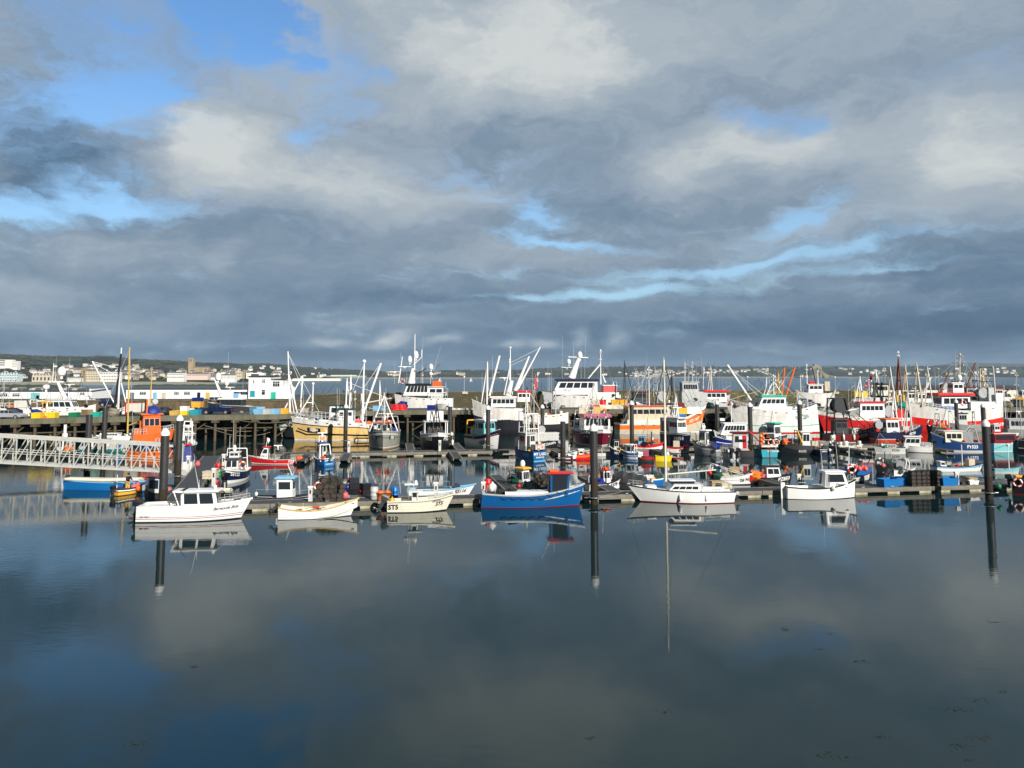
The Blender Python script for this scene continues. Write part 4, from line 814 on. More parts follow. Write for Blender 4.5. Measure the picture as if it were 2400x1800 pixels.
    # loose things on board or hanging: their own top-level objects
    def loose(s, kind, t, y, z, col, sc_=1., rz=0., lab=None, grp=True):
        w_ = s.M @ s.p(t, y, z); return item(kind, col, w_, rz + s.rz, sc_, lab or f'{CN(col)}{kind.replace("_", " ")} on the {s.short}', ((lab or f'{CN(col)}{kind.replace("_", " ")} items on the {s.short}') if grp else None))
    def clutter(s, t0, t1, n, seed, kinds=('fish_box', 'buoy', 'rope_coil', 'crab_pot'), cols=None, yw=.7):
        r_ = random.Random(seed)
        for i in range(n):
            k = r_.choice(kinds); t = r_.uniform(t0, t1); c = {'fish_box': r_.choice(('bblue', 'orange', 'white', 'yellow', 'red')), 'buoy': r_.choice(('orange', 'pink', 'yellow', 'red')), 'rope_coil': r_.choice(('rope', 'lblue', 'green')), 'crab_pot': 'net', 'barrel': r_.choice(('bblue', 'white')), 'basket': 'dorange', 'net_heap': r_.choice(('net', 'dgreen', 'dgreen', 'rope', 'rblue', 'black', 'dorange'))}[k]
            if cols and k in cols: c = cols[k]
            y = r_.uniform(-yw, yw) * wshape(t, s.ws, s.pp); s.loose(k, t, y, s.dz(t) / s.k - s.zo, c, r_.uniform(.85, 1.15), r_.uniform(0, 3), )
            if k in ('crab_pot', 'fish_box') and r_.random() < .5: s.loose(k, t, y, s.dz(t) / s.k - s.zo + .36 / s.k, c, 1, r_.uniform(0, 3))
COLN = dict(bblue='blue ', lblue='pale blue ', rope='tan ', net='dark net ', dorange='orange ', byellow='yellow ', offwhite='off white ', lgreen='green ', turq='turquoise ', lgrey='grey ', rblue='royal blue ', dgreen='dark green ', wood='wooden ')
def CN(c): return COLN.get(c, c + ' ')
IM = {}
def item_mesh(kind, col):
    g = MB(); m = [P(col)]
    if kind == 'buoy': g.ball((0, 0, .26), .24, n=12, k=8, sz=1.1); g.tube((0, 0, .5), (0, 0, .6), .05); m = [P(col)]
    elif kind == 'fender': g.lathe([(.04, 0), (.11, .06), (.12, .5), (.04, .6)], n=10); g.tube((0, 0, .6), (0, 0, .95), .012, n=4); m = [P(col)]
    elif kind == 'tyre': g.torus((0, 0, .35), .26, .1, axis='y', n=14); g.tube((0, 0, .6), (0, 0, 1.1), .015, n=4)
    elif kind in ('fish_box', 'tub', 'fish_tub'):
        w, d, h = (.75, .45, .3) if kind == 'fish_box' else ((1.7, 1.1, .75) if kind == 'tub' else (1.25, 1.05, .78)); a, b, tk = w / 2 * .92, d / 2 * .92, .04; A, B_ = w / 2, d / 2
        for (x0, y0, x1, y1) in ((-1, -1, 1, -1), (1, -1, 1, 1), (1, 1, -1, 1), (-1, 1, -1, -1)):
            g.add([(x0 * a, y0 * b, 0), (x1 * a, y1 * b, 0), (x1 * A, y1 * B_, h), (x0 * A, y0 * B_, h), (x0 * (a - tk), y0 * (b - tk), .02), (x1 * (a - tk), y1 * (b - tk), .02), (x1 * (A - tk), y1 * (B_ - tk), h), (x0 * (A - tk), y0 * (B_ - tk), h)], [(0, 1, 2, 3), (5, 4, 7, 6), (3, 2, 6, 7)])
        g.box(-a, a, -b, b, 0, .03); g.add([], [])
        for s_ in (-1, 1): g.box(-A - .02, A + .02, s_ * (B_ + .0) - .02, s_ * (B_ + .0) + .02, h - .06, h)
        if kind == 'fish_tub':
            g.box(-A + .03, A - .03, -B_ + .03, B_ - .03, h - .12, h - .06)
            for s_ in (-1, 1): g.box(-A * .8, -A * .2, s_ * B_ * .96 - .03, s_ * B_ * .96 + .03, .3, .36); g.box(A * .2, A * .8, s_ * B_ * .96 - .03, s_ * B_ * .96 + .03, .3, .36)
            for x in (-.45, .3): g.box(x, x + .15, -B_ * .9, B_ * .9, -.1, 0)
    elif kind == 'rope_coil': [g.torus((0, 0, .05 + .07 * i), .3 - .03 * i, .05, axis='z', n=12, k=5) for i in range(4)]
    elif kind == 'crab_pot':
        n = 5
        for x in (-.35, 0, .35):
            P_ = [(x, .28 * math.cos(math.pi * i / 6), .36 * math.sin(math.pi * i / 6)) for i in range(7)]; g.path(P_, .02, 4)
        for i in range(0, 7): a = math.pi * i / 6; g.tube((-.35, .28 * math.cos(a), .36 * math.sin(a)), (.35, .28 * math.cos(a), .36 * math.sin(a)), .014, n=4)
        g.box(-.33, .33, -.25, .25, .0, .03); g.lathe([(.24, -.3), (.26, 0), (.24, .3)], (0, 0, .1), 8, 0, 'x'); m = [P(col)]
    elif kind == 'barrel': g.lathe([(.26, 0), (.29, .05), (.29, .28), (.305, .3), (.29, .32), (.29, .58), (.305, .6), (.29, .62), (.29, .84), (.25, .9)], n=14)
    elif kind == 'basket': g.lathe([(.2, 0), (.27, .42), (.29, .42), (.29, .46), (.25, .46), (.24, .4)], n=14); g.ball((0, 0, .45), .2, n=8, k=5, sz=.6)
    elif kind == 'net_heap':
        r_ = random.Random(3)
        for k_ in range(5): crown_mesh(g, (r_.uniform(-.4, .4), r_.uniform(-.3, .3), .22 + .08 * k_), .55, .42, r_)
    elif kind == 'crate': g.box(-.4, .4, -.3, .3, .04, .5); [g.box(-.43, .43, s_ * .3 - .03, s_ * .3 + .03, z, z + .1) for s_ in (-1, 1) for z in (.02, .2, .4)]
    me = bpy.data.meshes.new(kind); me.from_pydata(g.v, [], g.f)
    for x in m: me.materials.append(x)
    me.polygons.foreach_set('material_index', g.m); me.polygons.foreach_set('use_smooth', g.s); me.update(); return me
def item(kind, col, loc, rz=0., sc_=1., label=None, group=None, cat=None):
    k = (kind, col)
    if k not in IM: IM[k] = item_mesh(kind, col)
    o = bpy.data.objects.new(kind, IM[k]); COL.objects.link(o); o.location = loc; o.rotation_euler.z = rz; o.scale = (sc_,) * 3; return tag(o, label, cat or kind.replace('_', ' '), group)
for n_, c_, dc in (('hull_blue', (.002, .088, .27), None), ('hull_blue2', (.003, .11, .30), None), ('hull_grey', (.30, .31, .27), (.13, .10, .06)), ('hull_grey2', (.24, .26, .27), None), ('hull_maroon', (.17, .008, .028), None), ('hull_navy2', (.012, .05, .17), None), ('hull_rust', (.50, .05, .02), (.15, .03, .01)), ('hull_dred', (.16, .010, .010), (.05, .01, .01)), ('hull_red2', (.70, .02, .012), (.25, .03, .01)), ('hull_orange', (.85, .17, .015), (.35, .12, .03)), ('hull_yellow', (.74, .50, .19), (.34, .17, .05)), ('hull_white', (.68, .68, .65), (.28, .2, .12))):
    mat(n_, c_, .35, .2, scale=1.5, dcol=dc)
mat('trawler_white', (.76, .76, .73), .4, .26, .01, scale=1.1, dcol=(.36, .24, .15))
# ================================================================== FRONT ROW
b = Boat(349, 596, 1226, 7, 'white cabin motor boat with maroon stripe moored nearest on the left', 'white cabin motor boat', 'motor_boat', 'motor boat', r=.30, fb=(35, 36, 46), bands=[(.06, 'black'), (.20, 'white'), (.235, 'maroon'), (.30, 'white'), (.33, 'maroon'), (.62, 'white'), (.64, 'lgrey'), (.86, 'white'), (.88, 'lgrey'), (1, 'white')], bul=15, deck='offwhite', gun='white', rake=.10, tr=-.01, ws=.9, p=2.6, td=.62)
b.house(.38, .71, .60, 34, 'white', 'white', (2, 2, 1), z=30, lean=.22, blean=-.05, rh=4, over=.14, v=(.30, .92), taper=.95)
b.box('hard_top', .30, .40, -.60, .60, 64, 68, 'white'); b.pipe('top_support', [(.36, .55, 32), (.31, .55, 64)], .05); b.pipe('top_support', [(.36, -.55, 32), (.31, -.55, 64)], .05)
b.box('cushion', .30, .42, -.6, -.1, 22, 34, 'dgrey'); b.box('seat', .05, .2, -.75, .75, 22, 33, 'white'); b.rail(.72, .98, 12, 5, r=.025); b.outboard(.1, 'black', 30, .25, 1.25)
b.text('Barracuda Bide', -1, .80, .70, 6.5, 'dgrey', shear=.35); b.text('SSR178412', -1, .08, .36, 3.6, 'maroon'); b.whips((.5, .3, 68, 58, -.05), (.52, -.2, 68, 22)); b.dome(.66, 0, 70, .14); b.box('foredeck_hatch', .84, .9, -.25, .25, 44, 46, 'glass')
b.pipe('fishing_rod', [(.30, -.7, 36), (.44, -.7, 78)], .02, 'dgrey'); b.pipe('fishing_rod', [(.26, -.65, 36), (.42, -.6, 74)], .02, 'brown')
b = Boat(664, 845, 1220, 13, 'white open clinker dinghy with yellow rim and a small outboard', 'white open dinghy', 'open_dinghy', 'dinghy', r=.34, fb=(28, 19, 40), bands=[(.05, 'dgrey'), (.24, 'white'), (.26, 'lgrey'), (.46, 'white'), (.48, 'lgrey'), (.68, 'white'), (.70, 'lgrey'), (.96, 'white'), (1, 'mustard')], bul=20, deck='lgrey', gun='mustard', inner='offwhite', rake=.10, ws=.78, p=1.9, gw=.05)
for t in (.25, .5, .72): b.box('thwart', t - .025, t + .025, -.85 * wshape(t, .78, 1.9), .85 * wshape(t, .78, 1.9), 13, 15, 'wood')
b.pipe('oar', [(.1, .3, 14), (.6, .45, 24)], .03, 'wood'); b.box('foredeck', .84, .95, -.3, .3, 30, 32, 'offwhite'); b.box('name_plate', .42, .50, .84, .88, 16, 21, 'red'); b.outboard(0, 'dgrey', 26, .9, .75); b.loose('fender', .3, .2, 4, 'offwhite', 1, lab='off white fender lying in the open dinghy', grp=False)
b = Boat(912, 1068, 1203, 8, 'cream open day boat with a console and black number ST5', 'cream day boat', 'day_boat', 'boat', r=.32, fb=(25, 26, 38), bands=[(.07, 'black'), (.3, 'cream'), (.31, 'tan'), (.52, 'cream'), (.53, 'tan'), (.87, 'cream'), (.91, 'black'), (1, 'cream')], bul=14, deck='cream', gun='cream', rake=.13, ws=.86, p=2.2, td=.72)
b.text('ST5', -1, .09, .50, 11, 'black', bold=.03); b.text('ST5', -1, .80, .55, 9, 'black', bold=.03); b.text('CRYSTAL', -1, .74, .80, 4, 'dgrey')
b.house(.36, .46, .4, 22, 'offwhite', 'white', (1, 1, 0), z=22, lean=.1, v=(.55, .9), door=False, rh=2, over=.3, name='console'); b.box('canopy', .25, .45, -.5, .5, 60, 62, 'white'); [b.pipe('canopy_post', [(t, y, 22), (t - .02, y, 60)], .025, 'steel') for t, y in ((.44, .4), (.44, -.4), (.32, .4), (.32, -.4))]
b.whips((.30, .2, 60, 60, .02), (.33, -.1, 60, 40, 0)); b.dome(.42, 0, 63, .13); b.outboard(0, 'dgrey', 24, .5, 1.15); b.rail(.6, .97, 5, 4); b.box('engine_cover', .2, .3, -.3, .3, 14, 26, 'galv'); b.loose('buoy', .07, .2, 16, 'yellow', 1, lab='yellow buoy in the stern of the cream day boat', grp=False)
b = Boat(1131, 1368, 1192, 3, 'bright blue open fishing boat with a small red roofed wheelhouse forward', 'bright blue boat', r=.30, fb=(32, 28, 50), bands=[(.05, 'maroon'), (.92, 'mat:hull_blue'), (1, 'lgrey')] , bul=13, deck='offwhite', gun='lgrey', rake=.05, tr=-.015, ws=.72, p=2.3, gw=.22)
b.house(.66, .83, .58, 47, 'mat:hull_blue', 'red', (1, 1, 1), z=27, lean=-.12, v=(.12, .94), gl='glass', rh=2.5, over=.1, fr='black'); b.box('engine_box', .22, .64, -.5, .5, 17, 34, 'white'); b.box('liferaft_cover', .66, .74, -.3, .4, 77, 81, 'orange'); b.pipe('mast', [(.66, 0, 77), (.58, 0, 118)], .03, 'steel'); b.pipe('exhaust', [(.68, .2, 77), (.62, .2, 98)], .05, 'steel'); b.whips((.70, .3, 77, 30, .01))
for i in range(7): b.pipe('rubber_fendering', [(.17 + .09 * i, -1.0 * wshape(.17 + .09 * i, .72, 2.3), 24 + 6 * max(0, i - 4)), (.195 + .09 * i, -1.02 * wshape(.2 + .09 * i, .72, 2.3), 20 + 6 * max(0, i - 4)), (.225 + .09 * i, -1.02 * wshape(.22 + .09 * i, .72, 2.3), 20 + 6 * max(0, i - 4)), (.25 + .09 * i, -1.0 * wshape(.25 + .09 * i, .72, 2.3), 24 + 6 * max(0, i - 4))], .03, 'black')
b.loose('buoy', .10, .2, 30, 'white', 1.5, lab='large white round buoy on the stern of the bright blue boat', grp=False); b.pipe('pot_hauler', [(.04, .3, 30), (.05, .3, 44), (.09, .3, 44)], .04, 'steel'); b.pipe('stern_frame', [(.12, -.3, 30), (.14, -.3, 44), (.14, .5, 44), (.12, .5, 30)], .03, 'steel')
b = Boat(1467, 1712, 1181, 180, 'white sailing yacht with a tall bare mast moored on the front pontoon', 'white sailing yacht', 'sailing_yacht', 'sailing yacht', r=.29, fb=(25, 27, 39), bands=[(.07, 'maroon'), (.95, 'white'), (1, 'dgrey')], bul=2, deck='white', gun='dgrey', inner='white', rake=.13, tr=.02, ws=.62, p=1.7, gw=.03)
b.house(.33, .64, .62, 14, 'white', 'offwhite', (0, 4, 0), z=27, lean=1.2, blean=.0, rh=1.6, over=.0, v=(.38, .75), taper=.86, door=False, name='coachroof', fr='lgrey'); b.box('pop_top', .38, .60, -.48, .48, 43, 49, 'navy'); b.box('pop_top_rim', .37, .61, -.5, .5, 48.5, 50.5, 'white'); b.house(.74, .84, .4, 6, 'white', 'white', (0, 0, 0), z=31, lean=1, rh=1, door=False, name='fore_hatch')
b.box('cockpit_coaming', .06, .32, -.55, -.48, 25, 31, 'white'); b.box('cockpit_coaming', .06, .32, .48, .55, 25, 31, 'white')
g = MB(); a = b.p(.635, 0, 45); c = b.p(.635, 0, 326); g.tube(a, c, .10, .085, n=10); g.tube(c - Vector((0, .0, .1)), c + Vector((.0, 0, .25)), .03); g.tube(a.lerp(c, .55) - Vector((0, .7, 0)), a.lerp(c, .55) + Vector((0, .7, 0)), .02); g.build('mast', 'cream', b.o)
b.pipe('boom', [(.62, 0, 62), (.16, 0, 72)], .06, 'cream'); b.wires([((.635, 0, 322), (.985, 0, 40)), ((.635, 0, 322), (.02, 0, 26)), ((.635, 0, 320), (.6, .9, 28)), ((.635, 0, 320), (.6, -.9, 28)), ((.16, 0, 72), (.1, 0, 30))], 'dgrey', .012)
b.rail(.86, .985, 11, 3, r=.018); b.rail(.02, .30, 9, 4, r=.016, rails=1, close=False); b.pipe('stern_rail', [(.02, -.5, 26), (.02, -.5, 38), (.02, .5, 38), (.02, .5, 26)], .02, 'steel'); b.outboard(.4, 'lgrey', 18, 0, .6)
for t in (.29, .53): b.loose('fender', t, .93, 6, 'white', 1., lab=('left' if t > .5 else 'right') + ' hand white fender hanging on the sailing yacht', grp=False)
b.pipe('anchor_roller', [(.97, 0, 40), (1.0, 0, 41)], .05, 'steel'); b.box('sprayhood', .30, .36, -.5, .5, 30, 42, 'lgrey')
b = Boat(1829, 1998, 1172, 4, 'small white cabin boat with black rim and handwritten name on the wheelhouse', 'small white cabin boat', 'cabin_boat', 'boat', r=.33, fb=(28, 25, 41), bands=[(.04, 'black'), (.92, 'white'), (1, 'black')], bul=12, deck='offwhite', gun='black', inner='white', rake=.02, tr=-.0, ws=.55, p=2.2, td=.83, gw=.05)
b.house(.52, .86, .62, 31, 'white', 'white', (2, 1, 0), z=29, lean=.3, blean=.12, rh=3, over=.05, v=(.34, .85), taper=.86); b.htext('star', 'Dixie', .6, .17, 6, 'dgrey', .3); b.face_win(b.wh, b.F['star'], 1, .05, .9, .02, .22, .1, 'white', 'galv', 'door'); b.whips((.56, .2, 60, 50, -.02)); b.rail(.86, .98, 17, 2, r=.018, rails=2); b.lring(.95, -.1, 66, .36, 'red'); b.box('rudder', -.06, -.005, -.06, .06, -5, 36, 'white'); b.pipe('grab_rail', [(.1, -.7, 27), (.14, -.7, 38), (.24, -.7, 38), (.26, -.7, 27)], .02, 'steel'); b.pipe('grab_rail', [(.28, -.8, 25), (.33, -.8, 34), (.48, -.8, 34)], .02, 'steel'); b.loose('buoy', .60, -1.0, 20, 'offwhite', .8, lab='off white round fender on the side of the small white cabin boat', grp=False)
b = Boat(2368, 2462, 1166, -28, 'black boat with a white life ring cut off by the right edge', 'black boat at the right edge', r=.34, fb=(36, 36, 52), bands=[(.06, 'maroon'), (1, 'black')], bul=10, deck='grey', gun='dgrey', p=2.2); b.house(.5, .75, .6, 26, 'dgrey', 'dgrey', (2, 2, 1), z=30); b.lring(.1, -1.02, 28, .34, 'white'); b.pipe('mast', [(.5, 0, 58), (.46, 0, 85)], .05, 'dgrey'); b.outboard(0, 'black', 34)
# ---- left basin: gig, yellow dinghy with the man, teal boat
b = Boat(157, 352, 1150, 178, 'long blue rowing gig under a cream cover by the footbridge', 'blue rowing gig', 'rowing_gig', 'rowing boat', r=.17, fb=(20, 18, 22), bands=[(.9, 'bblue'), (1, 'lblue')], bul=2, deck='cream', gun='lblue', rake=.02, ws=.25, p=2.2, gw=.04)
for i, y in enumerate((-.62, -.2, .22, .6)): b.pipe('cover_roll', [(.05, y, 22 + 2 * (i % 2)), (.5, y, 22), (.95, y * .5, 24)], .16, 'cream' if i % 2 else 'beige', 8)
b.pipe('stem_post', [(.985, 0, 18), (.985, 0, 34)], .05, 'wood'); b.box('stem_band', .93, .95, -.4, .4, 22, 33, 'brown')
b = Boat(283, 346, 1163, 62, 'small black and yellow striped workboat with a standing fisherman', 'striped workboat', 'workboat', 'boat', r=.42, fb=(17, 15, 20), bands=[(.1, 'dgrey'), (.5, 'yellow'), (.62, 'black'), (.8, 'white'), (1, 'black')], bul=9, deck='grey', gun='dgrey', ws=.9); SB = b
b.outboard(-.2, 'black', 16, 0, .8); b.pipe('aerial', [(.15, .5, 16), (.15, .5, 46)], .03, 'white'); b.pipe('frame', [(.1, -.8, 16), (.1, -.8, 28), (.1, .8, 28), (.1, .8, 16)], .04, 'dgrey'); b.pipe('console', [(.45, .4, 14), (.45, .4, 26)], .12, 'dgrey'); b.loose('buoy', .62, -1.2, 6, 'orange', 1., lab='orange buoy hanging on the striped workboat', grp=False); b.clutter(.5, .8, 3, 5, ('buoy', 'rope_coil'))
b = Boat(340, 420, 1172, 165, 'teal cabin boat with a maroon roof moored against the front left pile', 'teal cabin boat', r=.36, fb=(16, 14, 24), bands=[(.08, 'black'), (1, 'dgrey')], bul=5, deck='grey', gun='dgrey'); b.house(.35, .75, .7, 32, 'white', 'maroon', (2, 2, 1), z=16, v=(.3, .85), gl='glass', fr='lblue'); b.clutter(.1, .3, 4, 8); b.pipe('mast', [(.4, 0, 50), (.4, 0, 80)], .04, 'dgrey'); b.box('bow_cover', .75, .98, -.4, .4, 18, 30, 'lgrey'); b.clutter(.75, .9, 3, 9, ('buoy',), {'buoy': 'offwhite'})
# ---- between the pontoons
b = Boat(519, 590, 1136, -84, 'dark blue fishing boat SE122 with its white bow facing the camera', 'dark blue boat SE122', r=.40, fb=(22, 22, 34), bands=[(.2, 'white'), (.24, 'offwhite'), (.92, 'navy'), (1, 'white')], bul=6, deck='dgrey', gun='white', rake=.12, p=2.5)
b.house(.42, .66, .52, 26, 'white', 'dgrey', (2, 1, 1), z=24, lean=.1, v=(.42, .9), rh=3); b.htext('front', 'Our Dorothy', .5, .22, 3.6, 'dgrey', .3); b.text('SE122', -1, .84, .68, 8.5, 'white', .15); b.text('SE122', 1, .84, .68, 8.5, 'white', .15)
b.house(.36, .5, .4, 12, 'white', 'white', (2, 1, 1), z=52, door=False, rh=2, name='upper_cabin'); b.gantry(.30, 55, .9, 'white', .06); b.dome(.48, 0, 70, .2, 2); b.whips((.4, .3, 68, 55, 0), (.42, -.2, 68, 70, 0), (.4, -.5, 68, 35, 0)); b.pipe('bow_roller', [(.97, 0, 34), (1.03, 0, 34)], .08, 'white'); b.lring(.55, .75, 36, .33, 'orange', 'x'); b.rail(.7, .98, 5, 4)
for i in range(5): b.loose('buoy', .86 - .03 * i, -1.05, 22 - 7 * i + (4 if i == 4 else 0), 'pink', 1.1, lab='pink fender in the string along the dark blue boat SE122')
b = Boat(505, 565, 1178, -70, 'black and cream skiff half hidden behind the white cabin motor boat', 'black skiff', 'skiff', 'boat', r=.42, fb=(20, 20, 28), bands=[(.8, 'black'), (1, 'cream')], bul=5, deck='offwhite', gun='cream', td=.6); b.text('P7', -1, .8, .55, 7, 'white'); b.outboard(0, 'black'); b.pipe('bow_post', [(.95, 0, 26), (.95, 0, 44)], .05, 'offwhite')
b = Boat(606, 742, 1178, 3, 'low white boat with a tall cabin and sky blue roof behind the pontoon', 'boat with the sky blue roof', 'cabin_boat', 'boat', r=.30, fb=(12, 10, 16), bands=[(.5, 'white'), (.8, 'navy'), (1, 'white')], bul=3, deck='offwhite', gun='black'); b.house(.40, .66, .8, 42, 'white', 'lblue', (1, 1, 1), z=10, lean=.05, blean=-.04, v=(.48, .85), rh=5, over=.08); b.pipe('rail', [(.02, -.6, 12), (.05, -.6, 28), (.38, -.6, 28)], .02, 'steel'); b.pipe('rail', [(.68, -.6, 22), (.98, -.3, 28)], .02, 'steel'); b.pipe('mast', [(.62, 0, 58), (.54, 0, 84)], .035, 'white'); b.loose('buoy', .02, 0, 12, 'white', .7, lab='white buoy on the bow of the boat with the sky blue roof', grp=False)
b = Boat(738, 812, 1165, 100, 'dark crabbing boat heaped with pots and hauling gear', 'dark crabbing boat', r=.45, fb=(16, 15, 24), bands=[(1, 'dgrey')], bul=5, deck='dgrey', gun='dgrey'); b.gantry(.1, 34, .9, 'dgrey', .06); b.pipe('mast', [(.1, .8, 16), (.1, .8, 74)], .045, 'black'); b.winch(.25, -.2, 34, .5, 'steel'); b.winch(.3, .4, 40, .4, 'lgrey'); b.clutter(.1, .6, 9, 3, ('crab_pot', 'rope_coil', 'fish_box')); b.box('engine_box', .3, .45, -.4, .3, 14, 30, 'lgrey'); b.lring(.03, .7, 24, .33, 'orange', 'x'); b.pipe('pot_chute', [(.05, 0, 10), (.2, -.4, 34)], .14, 'brown')
b = Boat(962, 1116, 1163, 5, 'pale blue open boat SS116 with dark outboard behind the cream boat', 'pale blue boat SS116', 'open_boat', 'boat', r=.27, fb=(14, 13, 24), bands=[(.8, 'white'), (1, 'lblue')], bul=7, deck='lblue', gun='lblue', inner='lgrey', rake=.1, td=.76); b.text('SS116', -1, .80, .48, 9, 'black', bold=.03); b.winch(.72, 0, 18, .3, 'dgrey'); b.box('side_rail', .1, .62, -.9, -.86, 16, 19, 'black'); b.pipe('rail', [(.2, .7, 14), (.2, .7, 28), (.6, .7, 28), (.6, .7, 14)], .02, 'steel'); b.pipe('mast', [(.68, .3, 12), (.68, .3, 62)], .03, 'dgrey'); b.pipe('mast', [(.42, -.2, 12), (.42, -.2, 46)], .025, 'dgrey')
b = Boat(1178, 1266, 1158, -46, 'pale green fishing boat PZ35 with white wheelhouse and yellow roof', 'pale green boat PZ35', r=.40, fb=(20, 20, 30), bands=[(.04, 'dgrey'), (.92, 'seagreen'), (1, 'black')], bul=6, deck='dgrey', gun='black', p=2.5); b.house(.42, .68, .62, 30, 'white', 'yellow', (3, 2, 1), z=22, v=(.3, .8), rh=4); b.htext('front', 'MAGDALENA', .5, .93, 3.2, 'dred'); b.text('PZ35', -1, .70, .66, 8, 'black', bold=.03); b.text('PZ35', 1, .84, .68, 8, 'black', bold=.03); b.gantry(.12, 30, .9, 'galv', .05); b.gantry(.25, 36, .85, 'galv', .04); b.pipe('mast', [(.2, -.7, 20), (.2, -.7, 76)], .04, 'steel'); b.dome(.5, .2, 60, .25); b.lring(.35, 1., 40, .3, 'white', 'x'); b.clutter(.05, .38, 6, 12, ('crab_pot', 'fish_box', 'buoy')); b.loose('buoy', .62, -1.05, 10, 'red', .8, lab='red buoy on the side of the pale green boat PZ35', grp=False)
b = Boat(1368, 1462, 1152, 24, 'white fishing boat KS78 with small red roofed cabin right of the central pile', 'white boat KS78', r=.34, fb=(18, 16, 28), bands=[(.06, 'dgrey'), (.86, 'white'), (.92, 'black'), (1, 'white')], bul=8, deck='grey', gun='black', ws=.8); b.house(.42, .62, .5, 26, 'white', 'red', (2, 2, 1), z=18, v=(.4, .85), rh=2); b.text('KS78', -1, .70, .58, 8, 'black', bold=.03); b.text('Z', -1, .9, .62, 8, 'black'); b.box('liferaft_cover', .44, .56, -.25, .25, 46, 50, 'orange'); b.pipe('pot_hauler', [(.7, .1, 22), (.7, .1, 38)], .05, 'white'); b.drum(.69, .1, 38, 6, 3, 'steel'); b.pipe('mast', [(.45, 0, 46), (.42, 0, 95)], .03, 'white'); b.whips((.2, 0, 18, 34)); b.clutter(.1, .38, 3, 4)
b = Boat(1425, 1513, 1148, 168, 'boat hidden under a black tarpaulin behind the yacht bow', 'tarpaulin covered boat', 'covered_boat', 'boat', r=.36, fb=(14, 12, 20), bands=[(1, 'dgrey')], bul=2, deck='black', gun='black')
g = MB(); vs = []; 
for i in range(9):
    t = i / 8; wv = b.B / 2 * wshape(t, .85, 2.1) * 1.02; hz = (b.sheer(t) + (12 + 12 * math.sin(t * 2.6) + (3 if i % 2 else 0)) * b.k)
    for u in (-1, -.7, 0, .7, 1): vs.append((-b.L / 2 + t * b.L, u * wv, hz - abs(u) ** 2 * (hz - b.sheer(t) + .2)))
g.add(vs, [(i * 5 + j, i * 5 + 5 + j, i * 5 + 6 + j, i * 5 + j + 1) for i in range(8) for j in range(4)], 0, False); g.build('tarpaulin', mat('black_tarpaulin', (.03, .03, .033), .5, .3, .03, scale=1), b.o)
b = Boat(1448, 1508, 1127, 178, 'small white dinghy with grey outboard afloat behind the covered boat', 'small white dinghy', 'dinghy', 'dinghy', r=.36, fb=(12, 11, 16), bands=[(1, 'white')], bul=3, deck='white', gun='offwhite', td=.4); b.outboard(0, 'dgrey', 12, 0, .8)
b = Boat(1493, 1550, 1143, -158, 'small blue fishing boat with grey transom behind the yacht', 'small blue boat behind the yacht', r=.40, fb=(18, 17, 22), bands=[(.85, 'blue'), (1, 'lblue')], bul=6, deck='grey', gun='white'); b.box('transom_plate', -.02, .0, -.6, .6, 2, 18, 'lgrey'); b.pipe('mast', [(.4, 0, 16), (.4, 0, 70)], .04, 'black'); b.clutter(.2, .7, 4, 17, ('buoy', 'fish_box'), {'buoy': 'pink'}); b.pipe('flag_staff', [(.2, .4, 18), (.2, .4, 36)], .1, 'red', r2=.02)
b = Boat(1658, 1757, 1138, -12, 'white and grey netting boat with red patch and a dark life ring', 'netting boat with the dark life ring', r=.34, fb=(24, 18, 26), bands=[(.1, 'dgrey'), (.5, 'white'), (.6, 'lgrey'), (1, 'white')], bul=8, deck='lgrey', gun='offwhite'); b.text('26 N', -1, .82, .5, 8, 'black', bold=.02); b.box('bow_patch', .93, .985, -.25, .25, 8, 22, 'red'); b.pipe('frame', [(.02, -.8, 22), (.03, -.8, 42), (.1, -.8, 44), (.5, -.8, 30), (.8, -.5, 22)], .035, 'offwhite'); b.pipe('frame', [(.02, .8, 22), (.03, .8, 42), (.1, .8, 44), (.5, .8, 32), (.8, .5, 24)], .035, 'offwhite'); b.lring(.16, -.82, 34, .42, 'brown'); b.pipe('boom', [(.7, -.3, 16), (.95, -.2, 34)], .09, 'dgrey'); b.box('net_bin', .12, .45, -.6, .5, 14, 26, 'beige'); b.loose('buoy', .01, -.9, 20, 'red', 1, lab='red buoy at the stern of the netting boat', grp=False)
b = Boat(1742, 1850, 1136, 2, 'black fishing boat PZ850 with a small white cabin on the front pontoon', 'black boat PZ850', r=.31, fb=(17, 15, 23), bands=[(.9, 'black'), (1, 'navy')], bul=7, deck='grey', gun='black', rake=.05); b.text('PZ850', -1, .80, .62, 9, 'white', bold=.025); b.house(.42, .74, .62, 24, 'white', 'black', (2, 2, 1), z=15, lean=.25, v=(.4, .85), rh=2.4); b.pipe('boom', [(.98, 0, 24), (.62, .0, 56)], .045, 'black'); b.pipe('rail', [(.9, .3, 22), (.96, .3, 38), (.98, 0, 38)], .02, 'dgrey'); b.clutter(.08, .4, 5, 31, ('buoy', 'rope_coil', 'fish_box'), {'buoy': 'orange', 'fish_box': 'pink'})
b = Boat(1948, 2036, 1133, 6, 'grey boat with a black bow and white life ring letter on the ring holder', 'grey boat with the black bow', r=.33, fb=(17, 14, 23), bands=[(.3, 'dgrey'), (1, 'lgrey')], bul=6, deck='grey', gun='black'); b.box('bow_panel', .9, .985, -.2, .2, 3, 20, 'black'); b.house(.3, .5, .6, 26, 'white', 'lgrey', (2, 2, 1), z=14, v=(.45, .85)); b.mast(.4, .3, 42, 82, .05, 'white', .03, False, stays=False); b.pipe('mast', [(.1, .4, 14), (.08, .4, 64), (.06, .4, 88)], .05, 'steel'); b.winch(.15, 0, 24, .4, 'dgrey'); b.text('S4', -1, .93, .55, 8, 'white'); b.clutter(.6, .8, 2, 77)
